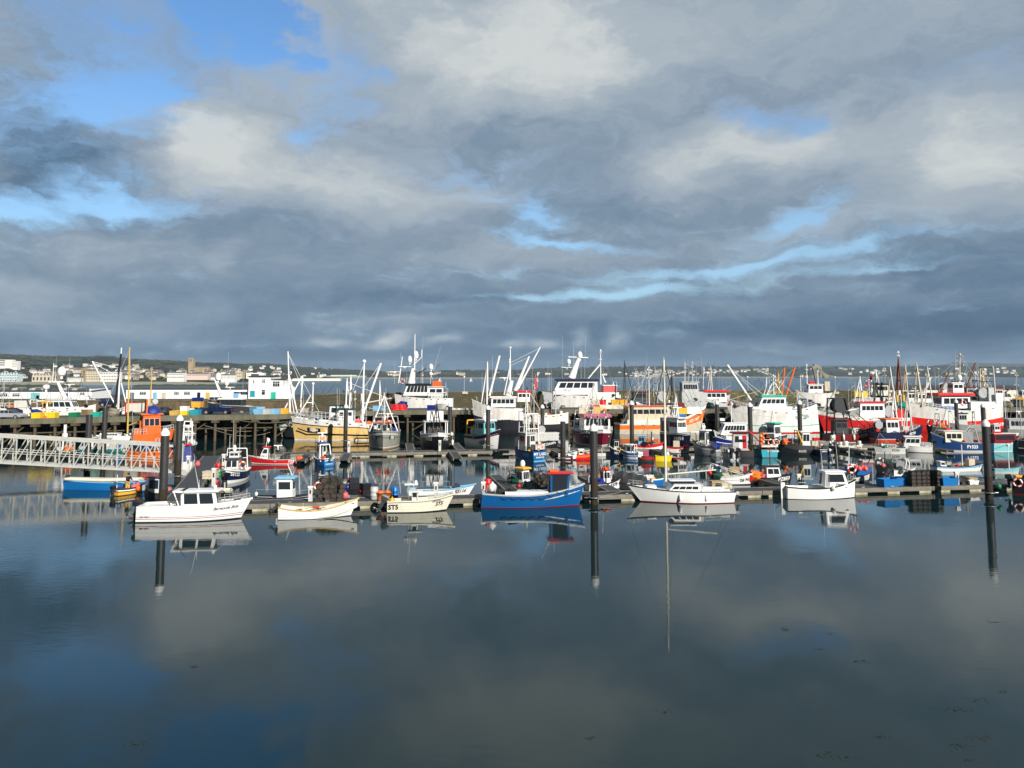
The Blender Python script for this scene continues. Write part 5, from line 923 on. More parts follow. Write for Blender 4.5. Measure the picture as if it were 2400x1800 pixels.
b = Boat(2078, 2138, 1118, 8, 'pot hauling boat with bent white rails behind the blue tubs', 'pot hauling boat', r=.36, fb=(16, 14, 20), bands=[(1, 'white')], bul=5, deck='grey', gun='lgrey'); b.winch(.3, 0, 26, .5, 'galv'); b.pipe('bent_rail', [(.5, -.5, 14), (.58, -.5, 36), (.5, -.5, 42)], .07, 'white'); b.pipe('bent_rail', [(.64, -.5, 12), (.7, -.5, 30), (.62, -.5, 40)], .07, 'white'); b.outboard(0, 'black', 18, .6, 1.1); b.clutter(.1, .5, 5, 9, ('crab_pot', 'rope_coil'))
b = Boat(2040, 2098, 1106, 184, 'low black boat with a spidery hauler frame behind the blue tubs', 'low black boat with the hauler', r=.34, fb=(12, 11, 17), bands=[(1, 'black')], bul=5, deck='dgrey', gun='dgrey'); b.pipe('hauler_frame', [(.5, -.4, 12), (.56, 0, 44), (.6, .4, 12)], .05, 'dgrey'); b.lring(.7, -.6, 22, .36, 'brown', name='hoop'); b.clutter(.2, .8, 5, 91, ('rope_coil', 'buoy', 'fish_box'))
b = Boat(2176, 2296, 1106, 4, 'long pale open boat with a beige box behind the square pot stacks', 'long pale open boat', 'open_boat', 'boat', r=.27, fb=(13, 11, 17), bands=[(.6, 'white'), (1, 'lblue')], bul=6, deck='lgrey', gun='navy'); b.house(.1, .24, .5, 12, 'white', 'white', (1, 1, 0), z=10, lean=.6, door=False, rh=1, name='windscreen'); b.box('storage_box', .68, .80, -.4, .4, 9, 27, 'beige'); b.pipe('mast', [(.58, 0, 12), (.58, 0, 60)], .05, 'white'); b.clutter(.3, .6, 4, 13, ('buoy', 'fish_box', 'rope_coil'))
b = Boat(2318, 2376, 1112, -8, 'pale blue punt with a white stern mast near the right edge', 'pale blue punt', 'punt', 'boat', r=.32, fb=(11, 10, 15), bands=[(.5, 'lgrey'), (1, 'aqua')], bul=5, deck='lgrey', gun='aqua'); b.mast(.6, 0, 10, 66, .05, 'white', 0, False, cross=1, stays=False); b.outboard(0, 'black', 12)
b = Boat(2322, 2392, 1136, 178, 'grey aluminium punt tied beside the right hand pile', 'grey aluminium punt', 'punt', 'boat', r=.3, fb=(12, 10, 14), bands=[(1, 'galv')], bul=5, deck='lgrey', gun='steel'); b.clutter(.2, .8, 3, 19, ('rope_coil', 'fish_box'))
# things standing on the front pontoon
def onpon(kind, col, px, bk, lab, rz=0., s_=1., dz=0., grp=None): p = onp(px, bk, ZP + dz); return item(kind, col, p, rz + math.atan2(fu.y, fu.x), s_, lab, grp)
onpon('barrel', 'lgrey', 877, 1.2, 'grey plastic drum on the pontoon left of the orange baskets', s_=1.15)
onpon('basket', 'dorange', 892, 1.0, 'left hand orange basket beside the grey drum', s_=1.3); onpon('basket', 'dorange', 908, 1.1, 'right hand orange basket next to the blue drum', s_=1.3); onpon('barrel', 'bblue', 925, 1.2, 'bright blue drum on the pontoon behind the cream boat', s_=1.1)
onpon('tub', 'bblue', 2081, .8, 'bright blue open tub, front left of the tub group', .1, 1.0); onpon('tub', 'bblue', 2116, 1.6, 'bright blue tub behind and right of the front tub', -.1, 1.0); onpon('tub', 'bblue', 2221, .6, 'bright blue tub right of the square pot stacks', 0, 1.0)
item('tub', 'blue', at(2018, 1112, .75), .2, 1.0, 'blue tub full of pink buoys behind the grey boat'); [item('buoy', 'pink', at(2008 + 7 * i, 1103 + (i % 2) * 2, 1.3), 0, 1., 'pink buoy heaped in the blue tub', 'pink buoys in the blue tub') for i in range(4)]
def potstack(px, bk, lab, nx=3, nz=4, rz=0., mess=.0, loc=None, name='pot_stack'):
    p = loc or onp(px, bk, ZP); o = thing(name, lab, 'pot stack', p, rz + math.atan2(fu.y, fu.x)); r_ = random.Random(int(px))
    for i in range(nx):
        for j in range(nz):
            c = bpy.data.objects.new('pot', IM.setdefault(('crab_pot', 'brown'), item_mesh('crab_pot', 'brown'))); COL.objects.link(c); c.parent = o; c.location = ((i - (nx - 1) / 2) * .56 + r_.uniform(-1, 1) * mess, r_.uniform(-1, 1) * mess, j * .36); c.rotation_euler.z = math.pi / 2 + r_.uniform(-1, 1) * mess * 6; c.scale = (1.1, 1.05, 1.05)
potstack(2151, .7, 'left hand square stack of dark lobster pots on the pontoon', 3, 4); potstack(2186, .7, 'right hand square stack of dark lobster pots on the pontoon', 3, 4); potstack(757, .9, 'left hand column of lobster pots behind the open dinghy', 2, 4, mess=.07); potstack(790, .9, 'right hand column of lobster pots behind the open dinghy', 2, 4, mess=.09); potstack(775, 2.2, 'rear heap of lobster pots behind the open dinghy', 3, 5, mess=.12)
potstack(1275, 0, 'heap of lobster pots right of the pale green boat', 3, 4, mess=.15, loc=onp(1275, 4.5, ZP)); potstack(1282, 0, 'second heap of lobster pots right of the pale green boat', 2, 3, mess=.15, loc=onp(1282, 2.9, ZP)); potstack(2256, 1.2, 'green net covered pot heap right of the last blue tub', 2, 2, mess=.1)
onpon('crate', 'beige', 1698, 1.2, 'pale wooden crate on the pontoon, the front one', .2, 1.3); item('crate', 'tan', onp(1681, 2.0, ZP), .1, 1.5, 'pale wooden crate behind the front one beside the netting boat'); onpon('crate', 'tan', 2278, 1.7, 'brown crate on the pontoon right of the green pot heap', 0, 1.1); onpon('fish_box', 'white', 2280, .8, 'white fish box at the edge right of the last blue tub', 0, 1.3); item('crate', 'tan', at(1720, 1108, 1.), 0, 1.2, 'brown crate on the finger pontoon near the black boat')
item('crate', 'white', onp(1143, 1.6, ZP + .02), 0, .9, 'white crate under the red bin by the pedestal'); item('barrel', 'red', onp(1144, 1.5, ZP + .5), 0, 1.05, 'bright red bin beside the white pedestal at the blue boat'); item('buoy', 'pink', onp(809, 1.6, ZP), 0, 1.2, 'pink buoy on the deck in front of the dark crates'); 
for i in range(5): item('crate', 'black', onp(829, 4.0, ZP) + Vector((.0 + .06 * (i % 2), 0, .5 * (i % 3))) + (Vector((1.0, 0, 0)) if i > 2 else Vector()), .2 * i, 1., 'black crate in the dark heap at the end of the finger pontoon', 'black crates heaped on the finger pontoon')
item('barrel', 'rblue', onp(815, 4.2, ZP), 0, 1, 'royal blue drum left of the dark crate heap'); item('buoy', 'rose', onp(820, 4.2, ZP + .95), 0, 1.1, 'dusky pink buoy on top of the royal blue drum'); item('buoy', 'red', onp(849, 4.0, ZP), 0, 1.2, 'red buoy right of the dark crate heap'); item('buoy', 'green', atY(2341, 1147, 71.5), 0, 1., 'green buoy afloat beside the right hand pile'); item('buoy', 'pink', at(463, 1094, ZP), 0, 1.2, 'pink buoy lying at the foot of the footbridge'); item('crate', 'beige', at(494, 1122, ZP), 0, 1.6, 'beige crate left of the dark blue boat SE122')
item('barrel', 'red', at(511, 1105, ZP), 0, 1., 'red drum at the bend of the left walkway'); item('barrel', 'green', at(513, 1120, ZP), 0, 1., 'green drum in front of the red drum')
# the fisherman: one skinned body, clothes as parts
def person(loc, rz, label, jacket, trousers, s_=1.):
    o = thing('person', label, 'person', loc, rz); o.scale = (s_,) * 3
    def skin(name, V_, E_, R_, m, sub=1):
        me = bpy.data.meshes.new(name); me.from_pydata(V_, E_, []); ob = bpy.data.objects.new(name, me); COL.objects.link(ob); ob.parent = o
        ob.modifiers.new('s', 'SKIN'); 
        for i, r_ in enumerate(R_): me.skin_vertices[0].data[i].radius = (r_, r_)
        me.skin_vertices[0].data[0].use_root = True; ob.modifiers.new('u', 'SUBSURF').levels = sub; ob.modifiers['u'].render_levels = sub; me.materials.append(P(m) if isinstance(m, str) else m)
        for p_ in me.polygons: p_.use_smooth = True
        return ob
    SK = mat('skin', (.45, .26, .18), .6, .05)
    skin('body', [(0, 0, .95), (0, 0, 1.2), (.02, 0, 1.42), (.05, 0, 1.52), (.07, 0, 1.62), (.05, .19, 1.4), (.18, .24, 1.18), (.38, .16, 1.1), (.46, .14, 1.1), (.05, -.19, 1.4), (.2, -.24, 1.16), (.4, -.14, 1.2), (.48, -.12, 1.22), (0, .1, .88), (.04, .11, .48), (0, .12, .1), (.12, .12, .04), (0, -.1, .88), (-.03, -.11, .48), (-.06, -.12, .1), (.06, -.12, .04)],
        [(0, 1), (1, 2), (2, 3), (3, 4), (2, 5), (5, 6), (6, 7), (7, 8), (2, 9), (9, 10), (10, 11), (11, 12), (0, 13), (13, 14), (14, 15), (15, 16), (0, 17), (17, 18), (18, 19), (19, 20)], [.13, .14, .13, .055, .10, .06, .045, .03, .03, .06, .045, .03, .03, .09, .065, .045, .04, .09, .065, .045, .04], SK)
    skin('jacket', [(0, 0, .9), (0, 0, 1.2), (.02, 0, 1.4), (.04, 0, 1.47), (.05, .2, 1.4), (.18, .25, 1.18), (.36, .17, 1.1), (.05, -.2, 1.4), (.2, -.25, 1.16), (.38, -.15, 1.19)], [(0, 1), (1, 2), (2, 3), (2, 4), (4, 5), (5, 6), (2, 7), (7, 8), (8, 9)], [.18, .19, .17, .09, .09, .075, .055, .09, .075, .055], jacket)
    skin('trousers', [(0, 0, .96), (0, .1, .86), (.04, .11, .48), (0, .12, .12), (0, -.1, .86), (-.03, -.11, .48), (-.06, -.12, .12)], [(0, 1), (1, 2), (2, 3), (0, 4), (4, 5), (5, 6)], [.17, .125, .10, .085, .125, .10, .085], trousers)
    g = MB(); g.ball((.065, 0, 1.67), .125, n=10, k=6, sz=1.0); g.build('woollen_hat', 'black', o)
    for sy in (-1, 1):
        g = MB()
        for i in range(4): g.tube((.42, sy * (.13 - .02 + .018 * i), 1.12), (.50, sy * (.10 + .018 * i), 1.10 - .006 * i), .010, .008, n=5)
        g.tube((.41, sy * .10, 1.13), (.45, sy * .07, 1.13), .011, .009, n=5); g.build('hand', SK, o)
    return o
wl_ = SB.M @ SB.p(.42, -.1, 0); person((wl_.x, wl_.y, SB.dz(.4) - .05), -.3, 'fisherman in a black jacket, black hat and yellow trousers standing in the striped workboat', 'black', 'mustard', 1.0)
# ================================================================== BACK PONTOON ROW
b = Boat(590, 710, 1089, 183, 'small red fishing boat PZ810 with white cabin at its left end', 'small red boat PZ810', r=.30, fb=(13, 11, 19), bands=[(.06, 'black'), (.16, 'white'), (.93, 'red'), (1, 'white')], bul=5, deck='grey', gun='lgrey', rake=.06)
b.house(.62, .80, .55, 25, 'white', 'red', (2, 1, 1), z=13, lean=.5, v=(.5, .85), rh=1.6); b.htext('port', 'PZ810', .45, .25, 5, 'dgrey'); b.text('PZ810', 1, .13, .55, 6, 'white', .2); b.rail(.03, .58, 8, 8, 'rope', .02); b.pipe('pot_hauler', [(.5, .3, 12), (.5, .3, 34), (.44, .3, 34)], .05, 'rope'); b.pipe('mast', [(.68, 0, 38), (.66, 0, 60)], .035, 'white'); b.dome(.64, 0, 52, .2); b.scan(.45, 0, 38, 1.); b.clutter(.1, .55, 8, 61, ('crab_pot', 'rope_coil')); b.loose('buoy', .03, .8, 9, 'orange', .9); b.loose('buoy', .05, .5, 10, 'orange', .9); b.loose('buoy', .0, .2, 9, 'orange', .9)
b = Boat(724, 792, 1094, 132, 'small blue boat with a bright blue transom and white cabin seen from astern', 'small blue boat seen from astern', r=.42, fb=(18, 16, 26), bands=[(.95, 'bblue'), (1, 'white')], bul=6, deck='grey', gun='white', ws=.92)
b.house(.42, .64, .62, 34, 'white', 'blue', (2, 1, 1), z=17, lean=.05, v=(.45, .82), rh=2); b.ttext('Julie Girl', .78, 4.2, 'white'); b.ttext('PENZANCE', .3, 2.6, 'white'); b.gantry(.50, 50, .6, 'white', .05, 17); b.scan(.5, 0, 70, 1.1); b.lring(.5, 0, 55, .3, 'red', 'z'); b.gantry(.2, 38, .95, 'white', .07, 10, .1, False); b.rail(.0, .4, 10, 4, 'white', .03, sides=(-1,)); b.pipe('antenna', [(.7, .6, 20), (.7, .6, 62)], .03, 'dgrey'); b.clutter(.05, .35, 3, 3, ('rope_coil', 'fish_box')); b.winch(.12, 0, 20, .4)
b = Boat(855, 950, 1055, -83, 'large grey fishing boat PZ6 with its bow towards the camera and orange cabin roof', 'large grey boat PZ6', 'trawler', 'trawler', r=.42, fb=(34, 36, 42), bands=[(.08, 'tan'), (.12, 'white'), (.62, 'mat:hull_grey'), (.65, 'dgrey'), (1, 'mat:hull_grey')], bul=9, deck='dgrey', gun='lgrey', p=2.8, rake=.08)
b.house(.36, .60, .46, 26, 'offwhite', 'orange', (4, 2, 2), z=30, v=(.55, .86), rh=4); b.htext('front', 'OUR PRINCESS', .5, .32, 3.4, 'dgrey'); b.plate(-1, .78, .90, .54, .74); b.plate(1, .78, .90, .54, .74); b.text('PZ6', -1, .84, .64, 6, 'white', .2, .03); b.text('PZ6', 1, .84, .64, 6, 'white', .2, .03); b.tripod(.72, 80, .85, 'white', .10, 38); b.whips((.45, 0, 58, 50), (.5, .2, 58, 30)); b.drum(.30, -.85, 36, 13, 8, 'dgrey', 'steel'); b.gantry(.12, 40, .9, 'steel', .1); b.winch(.7, 0, 42, .5); b.clutter(.55, .8, 6, 41, ('buoy', 'fish_box', 'rope_coil'), {'buoy': 'pink'}); b.dome(.5, 0, 64, .3); b.scan(.42, .2, 72, 1.6)
b = Boat(974, 1070, 1057, -80, 'black fishing boat FH52 with a white striped bow and open canopy', 'black boat FH52', 'fishing_boat', 'fishing boat', r=.42, fb=(32, 33, 40), bands=[(.78, 'black'), (.81, 'white'), (.9, 'black'), (1, 'white')], bul=8, deck='grey', gun='white', p=2.8, rake=.08)
b.text('FH52', -1, .83, .66, 8, 'white', .15, .03); b.text('FH52', 1, .83, .66, 8, 'white', .15, .03); b.box('canopy', .30, .62, -.82, .82, 60, 62, 'lgrey'); [b.pipe('canopy_post', [(t, y, 30), (t, y, 61)], .09, 'white') for t in (.32, .6) for y in (-.75, .75)]; b.house(.34, .5, .5, 22, 'dgrey', 'dgrey', (3, 2, 1), z=34, fr='mustard'); b.box('fish_bin', .38, .56, -.6, .12, 63, 84, 'white'); b.box('fish_bin', .38, .56, .16, .5, 63, 84, 'white'); b.tripod(.70, 62, .3, 'dgrey', .08, 40); b.whips((.6, 0, 62, 65), (.5, .3, 62, 30)); b.loose('fender', .7, 1.06, 8, 'white', 1.4, lab='white fender on the right side of the black boat FH52', grp=False); b.loose('buoy', .82, .95, 30, 'offwhite', 1.1, lab='off white buoy on the bow rail of the black boat FH52', grp=False); b.winch(.75, 0, 40, .4); b.clutter(.62, .8, 4, 55)
b = Boat(1083, 1190, 1053, -52, 'white fishing boat SS25 with navy and red rim stripe and pale teal wheelhouse', 'navy rimmed white boat SS25', r=.40, fb=(26, 26, 44), bands=[(.72, 'white'), (.75, 'red'), (1, 'navy')], bul=8, deck='grey', gun='lgrey', p=2.4, rake=.06)
b.house(.36, .68, .72, 30, 'aqua', 'white', (3, 3, 2), z=30, v=(.5, .86), rh=4); b.text('SS252', -1, .68, .42, 8, 'black', .2, .03); b.text('SS252', 1, .80, .42, 8, 'black', .2, .03); b.gantry(.08, 42, .8, 'yellow', .11); b.gantry(.22, 30, .5, 'mustard', .09); b.whips((.5, .2, 60, 40), (.56, -.2, 60, 30)); b.dome(.5, 0, 66, .4, 1); b.scan(.56, .2, 74, 1.4); b.drum(.14, 0, 34, 10, 8, 'rope'); b.lring(.5, 0, 66, .3, 'white', 'z'); b.clutter(.04, .32, 6, 44, ('buoy', 'rope_coil', 'crab_pot'), {'buoy': 'mustard'})
b = Boat(1188, 1280, 1082, 124, 'bright blue fishing boat with a squat white aft deck and lettered transom', 'blue boat with the lettered transom', r=.40, fb=(23, 22, 34), bands=[(.07, 'lblue'), (.95, 'mat:hull_blue2'), (1, 'navy')], bul=7, deck='grey', gun='navy', ws=.92)
b.ttext('MY LASS', .70, 6.5, 'white'); b.ttext('PENZANCE', .38, 3.2, 'white'); b.text('PZ20', 1, .25, .6, 7, 'lblue'); b.house(.35, .6, .7, 38, 'offwhite', 'lgrey', (3, 2, 2), z=22, v=(.55, .86)); b.box('stern_locker', .02, .2, -.75, .5, 26, 37, 'lgrey'); b.lring(.015, -.1, 34, .4, 'orange', 'x'); b.gantry(.28, 85, .9, 'white', .09, 20); b.gantry(.62, 90, .7, 'lgrey', .09, 20); b.tripod(.5, 120, .5, 'offwhite', .09, 30); b.winch(.75, .2, 40, .6, 'steel'); b.winch(.85, -.2, 40, .5, 'dgrey'); b.clutter(.1, .9, 10, 66, ('rope_coil', 'buoy', 'crab_pot', 'fish_box')); b.whips((.4, 0, 60, 60), (.45, .3, 60, 40)); b.rail(.02, .5, 10, 6, 'steel', .025)
b = Boat(1225, 1312, 1060, 14, 'dark hulled boat with a pale box shelter between the blue and maroon boats', 'dark boat with the box shelter', 'workboat', 'boat', r=.34, fb=(25, 24, 33), bands=[(1, 'black')], bul=3, deck='dgrey', gun='grey'); b.text('SHE DAWN', -1, .66, .66, 6, 'white', 0, .02); b.box('box_shelter', .08, .95, -.8, .8, 25, 41, 'lgrey'); b.box('shelter_top', .06, .97, -.84, .84, 41, 43, 'offwhite'); b.gantry(.25, 60, .7, 'lgrey', .08, 26); b.drum(.5, 0, 50, 9, 6, 'rope'); b.pipe('derrick', [(.35, 0, 44), (.12, 0, 110)], .14, 'tan', 6); b.mast(.3, .2, 44, 150, .09, 'lgrey', 0, True, cross=1); b.clutter(.3, .8, 7, 71, ('rope_coil', 'crab_pot', 'buoy', 'barrel')); b.house(.0, .2, .5, 20, 'offwhite', 'offwhite', (1, 1, 1), z=6, fr='maroon')
b = Boat(1308, 1352, 1079, -12, 'small white boat SS718 with dark red bottom', 'small white boat SS718', 'open_boat', 'boat', r=.42, fb=(17, 16, 22), bands=[(.16, 'maroon'), (.94, 'white'), (1, 'black')], bul=6, deck='grey', gun='black'); b.text('SS718', -1, .32, .62, 6, 'black', 0, .03); b.winch(.4, 0, 24, .4, 'lgrey'); b.clutter(.1, .8, 4, 12, ('buoy', 'rope_coil'), {'buoy': 'lblue'}); b.pipe('pot_hauler', [(.6, -.5, 16), (.6, -.5, 34), (.66, -.5, 34)], .05, 'white')
b = Boat(1338, 1442, 1047, -82, 'maroon fishing boat with a white rail and crested bow behind the central pile', 'maroon boat with the crested bow', 'trawler', 'trawler', r=.46, fb=(31, 32, 38), bands=[(.08, 'white'), (.88, 'mat:hull_maroon'), (1, 'white')], bul=8, deck='lgrey', gun='white', p=3., rake=.08)
b.house(.42, .70, .78, 28, 'white', 'rose', (6, 3, 2), z=34, lean=.0, v=(.35, .9), rh=7, over=.16); b.htext('front', 'LASSIE MARY', .5, 1.12, 4.2, 'white')
for sd in (-1, 1): b.text('M', sd, .80, .56, 6, 'lblue', 0, .06); b.text('>>', sd, .74 if sd < 0 else .86, .56, 5, 'white', 0, .02)
b.rail(.6, .97, 7, 5, 'white', .03); b.tripod(.5, 66, .55, 'offwhite', .09, 66); b.whips((.5, 0, 70, 75), (.45, .2, 70, 40)); b.box('storage_bin', .40, .5, -.85, -.35, 68, 82, 'beige'); b.box('storage_bin', .42, .5, .05, .55, 68, 84, 'mustard'); b.loose('buoy', .55, .6, 72, 'orange', 1.1, lab='orange buoy on the cabin roof of the maroon boat', grp=False); b.gantry(.2, 50, .9, 'white', .09); b.winch(.25, -.8, 44, .5, 'steel'); b.clutter(.1, .35, 4, 82)
b = Boat(1338, 1392, 1078, 8, 'red inflatable launch moored in front of the maroon boat', 'red inflatable launch', 'inflatable_boat', 'inflatable boat', r=.40, fb=(12, 11, 14), bands=[(.5, 'red'), (1, 'dorange')], bul=4, deck='dgrey', gun='red', gw=.3); b.house(.3, .5, .4, 14, 'white', 'white', (1, 1, 0), z=8, door=False, name='console'); b.rail(.1, .9, 8, 4, 'offwhite', .03, 1); b.outboard(0, 'black')
b = Boat(1426, 1464, 1072, 165, 'small navy boat left of the blue and white day boat', 'small navy boat', r=.36, fb=(18, 16, 24), bands=[(1, 'navy')], bul=5, deck='dgrey', gun='white', ws=.9); b.text('MYTR', 1, .4, .55, 6, 'white'); b.house(.4, .7, .6, 20, 'offwhite', 'dgrey', (2, 2, 1), z=18, v=(.4, .85)); b.clutter(.1, .4, 3, 7)
b = Boat(1455, 1492, 1075, 150, 'tiny blue and white boat with twin white stripes on its stern', 'tiny blue and white boat', 'cabin_boat', 'boat', r=.5, fb=(14, 13, 18), bands=[(.2, 'white'), (.4, 'blue'), (.5, 'white'), (1, 'blue')], bul=4, deck='grey', gun='white', ws=.95); b.house(.35, .65, .7, 18, 'white', 'white', (2, 2, 2), z=12, fr='dgrey', v=(.3, .85)); b.gantry(.1, 22, .9, 'white', .05)
b = Boat(1372, 1432, 1070, -168, 'white tender nosing out behind the central pile', 'white tender', 'dinghy', 'dinghy', r=.3, fb=(9, 8, 12), bands=[(1, 'offwhite')], bul=3, deck='grey', gun='dgrey')
b = Boat(1484, 1552, 1062, -14, 'white boat with a thick red rim beside the yellow floats', 'red rimmed white boat', r=.34, fb=(18, 16, 24), bands=[(.1, 'black'), (.68, 'white'), (1, 'red')], bul=4, deck='dgrey', gun='red'); b.house(.15, .4, .6, 22, 'lblue', 'lgrey', (2, 2, 2), z=16, gl='glass'); b.gantry(.6, 34, .8, 'dgrey', .06); b.mast(.45, 0, 16, 74, .05, 'steel', .02); b.clutter(.4, .85, 6, 14)
b = Boat(1490, 1530, 1083, 170, 'small workboat heaped with white and yellow floats', 'float laden workboat', 'workboat', 'boat', r=.42, fb=(13, 12, 16), bands=[(.5, 'dgrey'), (1, 'red')], bul=4, deck='grey', gun='dgrey'); b.box('locker', .3, .6, -.5, .5, 12, 26, 'rose'); b.clutter(.05, .9, 5, 23, ('buoy', 'fish_box'), {'fish_box': 'white'})
b = Boat(1533, 1572, 1082, -6, 'yellow catamaran workboat with two yellow floats beside the yacht mast', 'yellow floats workboat', 'workboat', 'boat', r=.5, fb=(13, 12, 13), bands=[(1, 'byellow')], bul=1, deck='dgrey', gun='byellow', ws=.8, p=3); b.winch(.5, 0, 22, .4, 'dgrey'); b.clutter(.2, .8, 3, 25, ('buoy', 'rope_coil'), {'buoy': 'white'})
b = Boat(1548, 1624, 1048, -66, 'navy fishing boat BRI54 with a white five window wheelhouse', 'navy boat BRI54', 'fishing_boat', 'fishing boat', r=.40, fb=(28, 29, 34), bands=[(.86, 'navy'), (1, 'white')], bul=7, deck='lgrey', gun='white', p=2.8)
b.house(.34, .68, .66, 32, 'white', 'offwhite', (5, 3, 2), z=30, v=(.42, .74), rh=3); b.htext('front', 'BRIDIA', .5, .88, 3.8, 'dgrey'); b.text('BRI54', -1, .74, .55, 8, 'white', 0, .03); b.text('BRI54', 1, .9, .55, 8, 'white', 0, .03); b.gantry(.2, 60, .8, 'white', .09, 30, .1); b.tripod(.45, 50, .4, 'white', .08, 62, .2); b.whips((.4, 0, 64, 80), (.45, .2, 64, 50), (.5, -.2, 64, 60)); b.scan(.5, 0, 84, 1.6); b.box('net_screen', .05, .12, -.9, .2, 30, 62, 'galv'); b.clutter(.05, .3, 4, 92)
b = Boat(1560, 1614, 1063, -10, 'small cream boat PZ92 with a red rim and a cream chest', 'small cream boat PZ92', 'open_boat', 'boat', r=.36, fb=(14, 12, 18), bands=[(.08, 'black'), (.8, 'offwhite'), (1, 'red')], bul=4, deck='lgrey', gun='red'); b.text('PZ92', -1, .70, .5, 6, 'black', 0, .03); b.box('chest', .28, .55, -.5, .5, 14, 28, 'beige'); b.pipe('flag', [(.85, 0, 18), (.85, 0, 30)], .12, 'red', r2=.02); b.clutter(.6, .85, 3, 6, ('rope_coil', 'buoy'), {'buoy': 'red'})
b = Boat(1617, 1682, 1070, 138, 'grey hulled cabin boat with a white wheelhouse and railed stern', 'grey hulled cabin boat', 'cabin_boat', 'fishing boat', r=.38, fb=(16, 20, 34), bands=[(.62, 'mat:hull_grey2'), (.66, 'dgrey'), (1, 'lgrey')], bul=4, deck='grey', gun='dgrey', ws=.9)
b.house(.42, .70, .7, 32, 'white', 'white', (3, 2, 2), z=24, v=(.4, .85), rh=3, over=.16); b.rail(.0, .45, 11, 6, 'steel', .025); b.gantry(.56, 12, .4, 'white', .05, 60, 0, False); b.dome(.56, 0, 64, .3, .8); b.whips((.6, .1, 60, 70)); b.box('reg_plate', .03, .16, .99, 1.02, 8, 15, 'dgrey'); b.lring(.66, .92, 30, .3, 'black', 'y')
b = Boat(1684, 1722, 1079, 100, 'open boat with two black outboards at the pontoon finger end', 'twin outboard boat', 'speedboat', 'boat', r=.5, fb=(18, 16, 22), bands=[(1, 'lgrey')], bul=5, deck='dgrey', gun='dgrey', ws=.95); b.outboard(-.55, 'black', 20, 0, 1.1); b.outboard(.55, 'black', 20, 0, 1.1); b.rail(.1, .8, 12, 4, 'steel', .03); b.clutter(.2, .6, 3, 2)
b = Boat(1668, 1756, 1049, 186, 'blue and white fishing boat W05 with a long windowed wheelhouse', 'blue and white boat W05', r=.34, fb=(24, 24, 38), bands=[(.28, 'rblue'), (.34, 'white'), (.62, 'rblue'), (1, 'white')], bul=6, deck='grey', gun='white', rake=.1)
b.house(.14, .86, .7, 24, 'white', 'white', (3, 7, 2), z=30, lean=.5, v=(.4, .82), rh=2); b.text('W05', 1, .84, .78, 7.5, 'black', .2, .03); b.wires([((.8, 0, 55), (.3, 0, 90))]); b.mast(.5, 0, 56, 100, .08, 'white', 0, True, cross=1); b.box('float_bin', .72, .84, -.4, .4, 60, 66, 'white'); b.whips((.3, 0, 56, 40)); b.rail(.1, .8, 6, 7, 'white', .02)
b = Boat(1706, 1760, 1072, 175, 'boat with a red and white cabin and rust red roof behind the twin outboards', 'red roofed cabin boat', r=.4, fb=(16, 15, 20), bands=[(1, 'dgrey')], bul=5, deck='dgrey', gun='dgrey'); b.house(.25, .9, .75, 38, 'lgrey', 'dred', (2, 1, 1), z=16, v=(.5, .85), rh=4); b.box('red_door', .30, .46, .72, .76, 20, 50, 'red'); b.box('white_panel', .48, .62, .72, .76, 20, 48, 'white'); b.pipe('boom', [(.2, 0, 62), (-.3, 0, 34)], .08, 'red'); b.clutter(.1, .3, 3, 9, ('buoy',), {'buoy': 'orange'})
b = Boat(1753, 1804, 1073, 96, 'turquoise sterned crab boat with orange life rings on its rail', 'turquoise crab boat', r=.44, fb=(19, 17, 22), bands=[(.08, 'dgrey'), (1, 'turq')], bul=7, deck='grey', gun='rust', ws=.95); b.ttext('BOY DANIEL', .78, 3.6, 'white', -.4); b.box('transom_frame', -.01, -.003, -.05, .05, 1, 20, 'rust'); b.box('white_shelf', .0, .25, -.95, .9, 24, 28, 'offwhite'); b.gantry(.12, 36, .95, 'lgrey', .07, 18)
for i, y in enumerate((-.85, -.2)): b.lring(.02, y, 35, .38, 'orange', 'x')
for i in range(7): b.loose('buoy', .05, .6 + .25 * (i % 2), 22 + 5 * i * .9, ('orange', 'pink', 'mustard')[i % 3], .9, lab='orange or pink buoy strung up on the turquoise crab boat')
b.clutter(.2, .8, 5, 29)
b = Boat(1782, 1842, 1060, -58, 'teal fishing boat PZ247 with a white six window wheelhouse', 'teal boat PZ247', r=.42, fb=(30, 30, 38), bands=[(.08, 'turq'), (.94, 'teal'), (1, 'dgreen')], bul=7, deck='grey', gun='dgreen', p=2.6); b.house(.30, .64, .8, 32, 'white', 'lgreen', (6, 3, 2), z=30, v=(.36, .8), rh=3); b.htext('front', 'MILLY', .5, 1.02, 3.2, 'white'); b.text('PZ247', -1, .72, .62, 7, 'white', 0, .03); b.whips((.4, 0, 64, 90), (.45, .3, 64, 50)); b.tripod(.45, 30, .3, 'white', .06, 64); b.gantry(.1, 36, .9, 'lgrey', .08); b.drum(.12, -.6, 44, 11, 7, 'dgrey')
b = Boat(1822, 1900, 1067, 178, 'black fishing boat with bunches of orange buoys on its bow', 'black boat with orange buoys', r=.36, fb=(20, 22, 36), bands=[(.55, 'black'), (1, 'dgrey')], bul=7, deck='dgrey', gun='dgrey'); b.text('SU273', 1, .38, .4, 5, 'offwhite'); b.house(.12, .36, .6, 32, 'white', 'white', (2, 2, 1), z=20, v=(.4, .85)); b.gantry(.5, 34, .7, 'dgrey', .06, 22); b.lring(.98, 0, 36, .4, 'lblue', 'x', 'hoop'); b.pipe('ropes', [(.5, .7, 56), (.35, .8, 24)], .12, 'yellow')
for i in range(9): b.loose('buoy', .90 - .025 * (i % 4), .5 + .1 * (i % 3), 22 + 4 * (i // 3), ('orange', 'pink', 'dorange')[i % 3], 1., lab='orange or pink buoy bunched on the bow of the black boat')
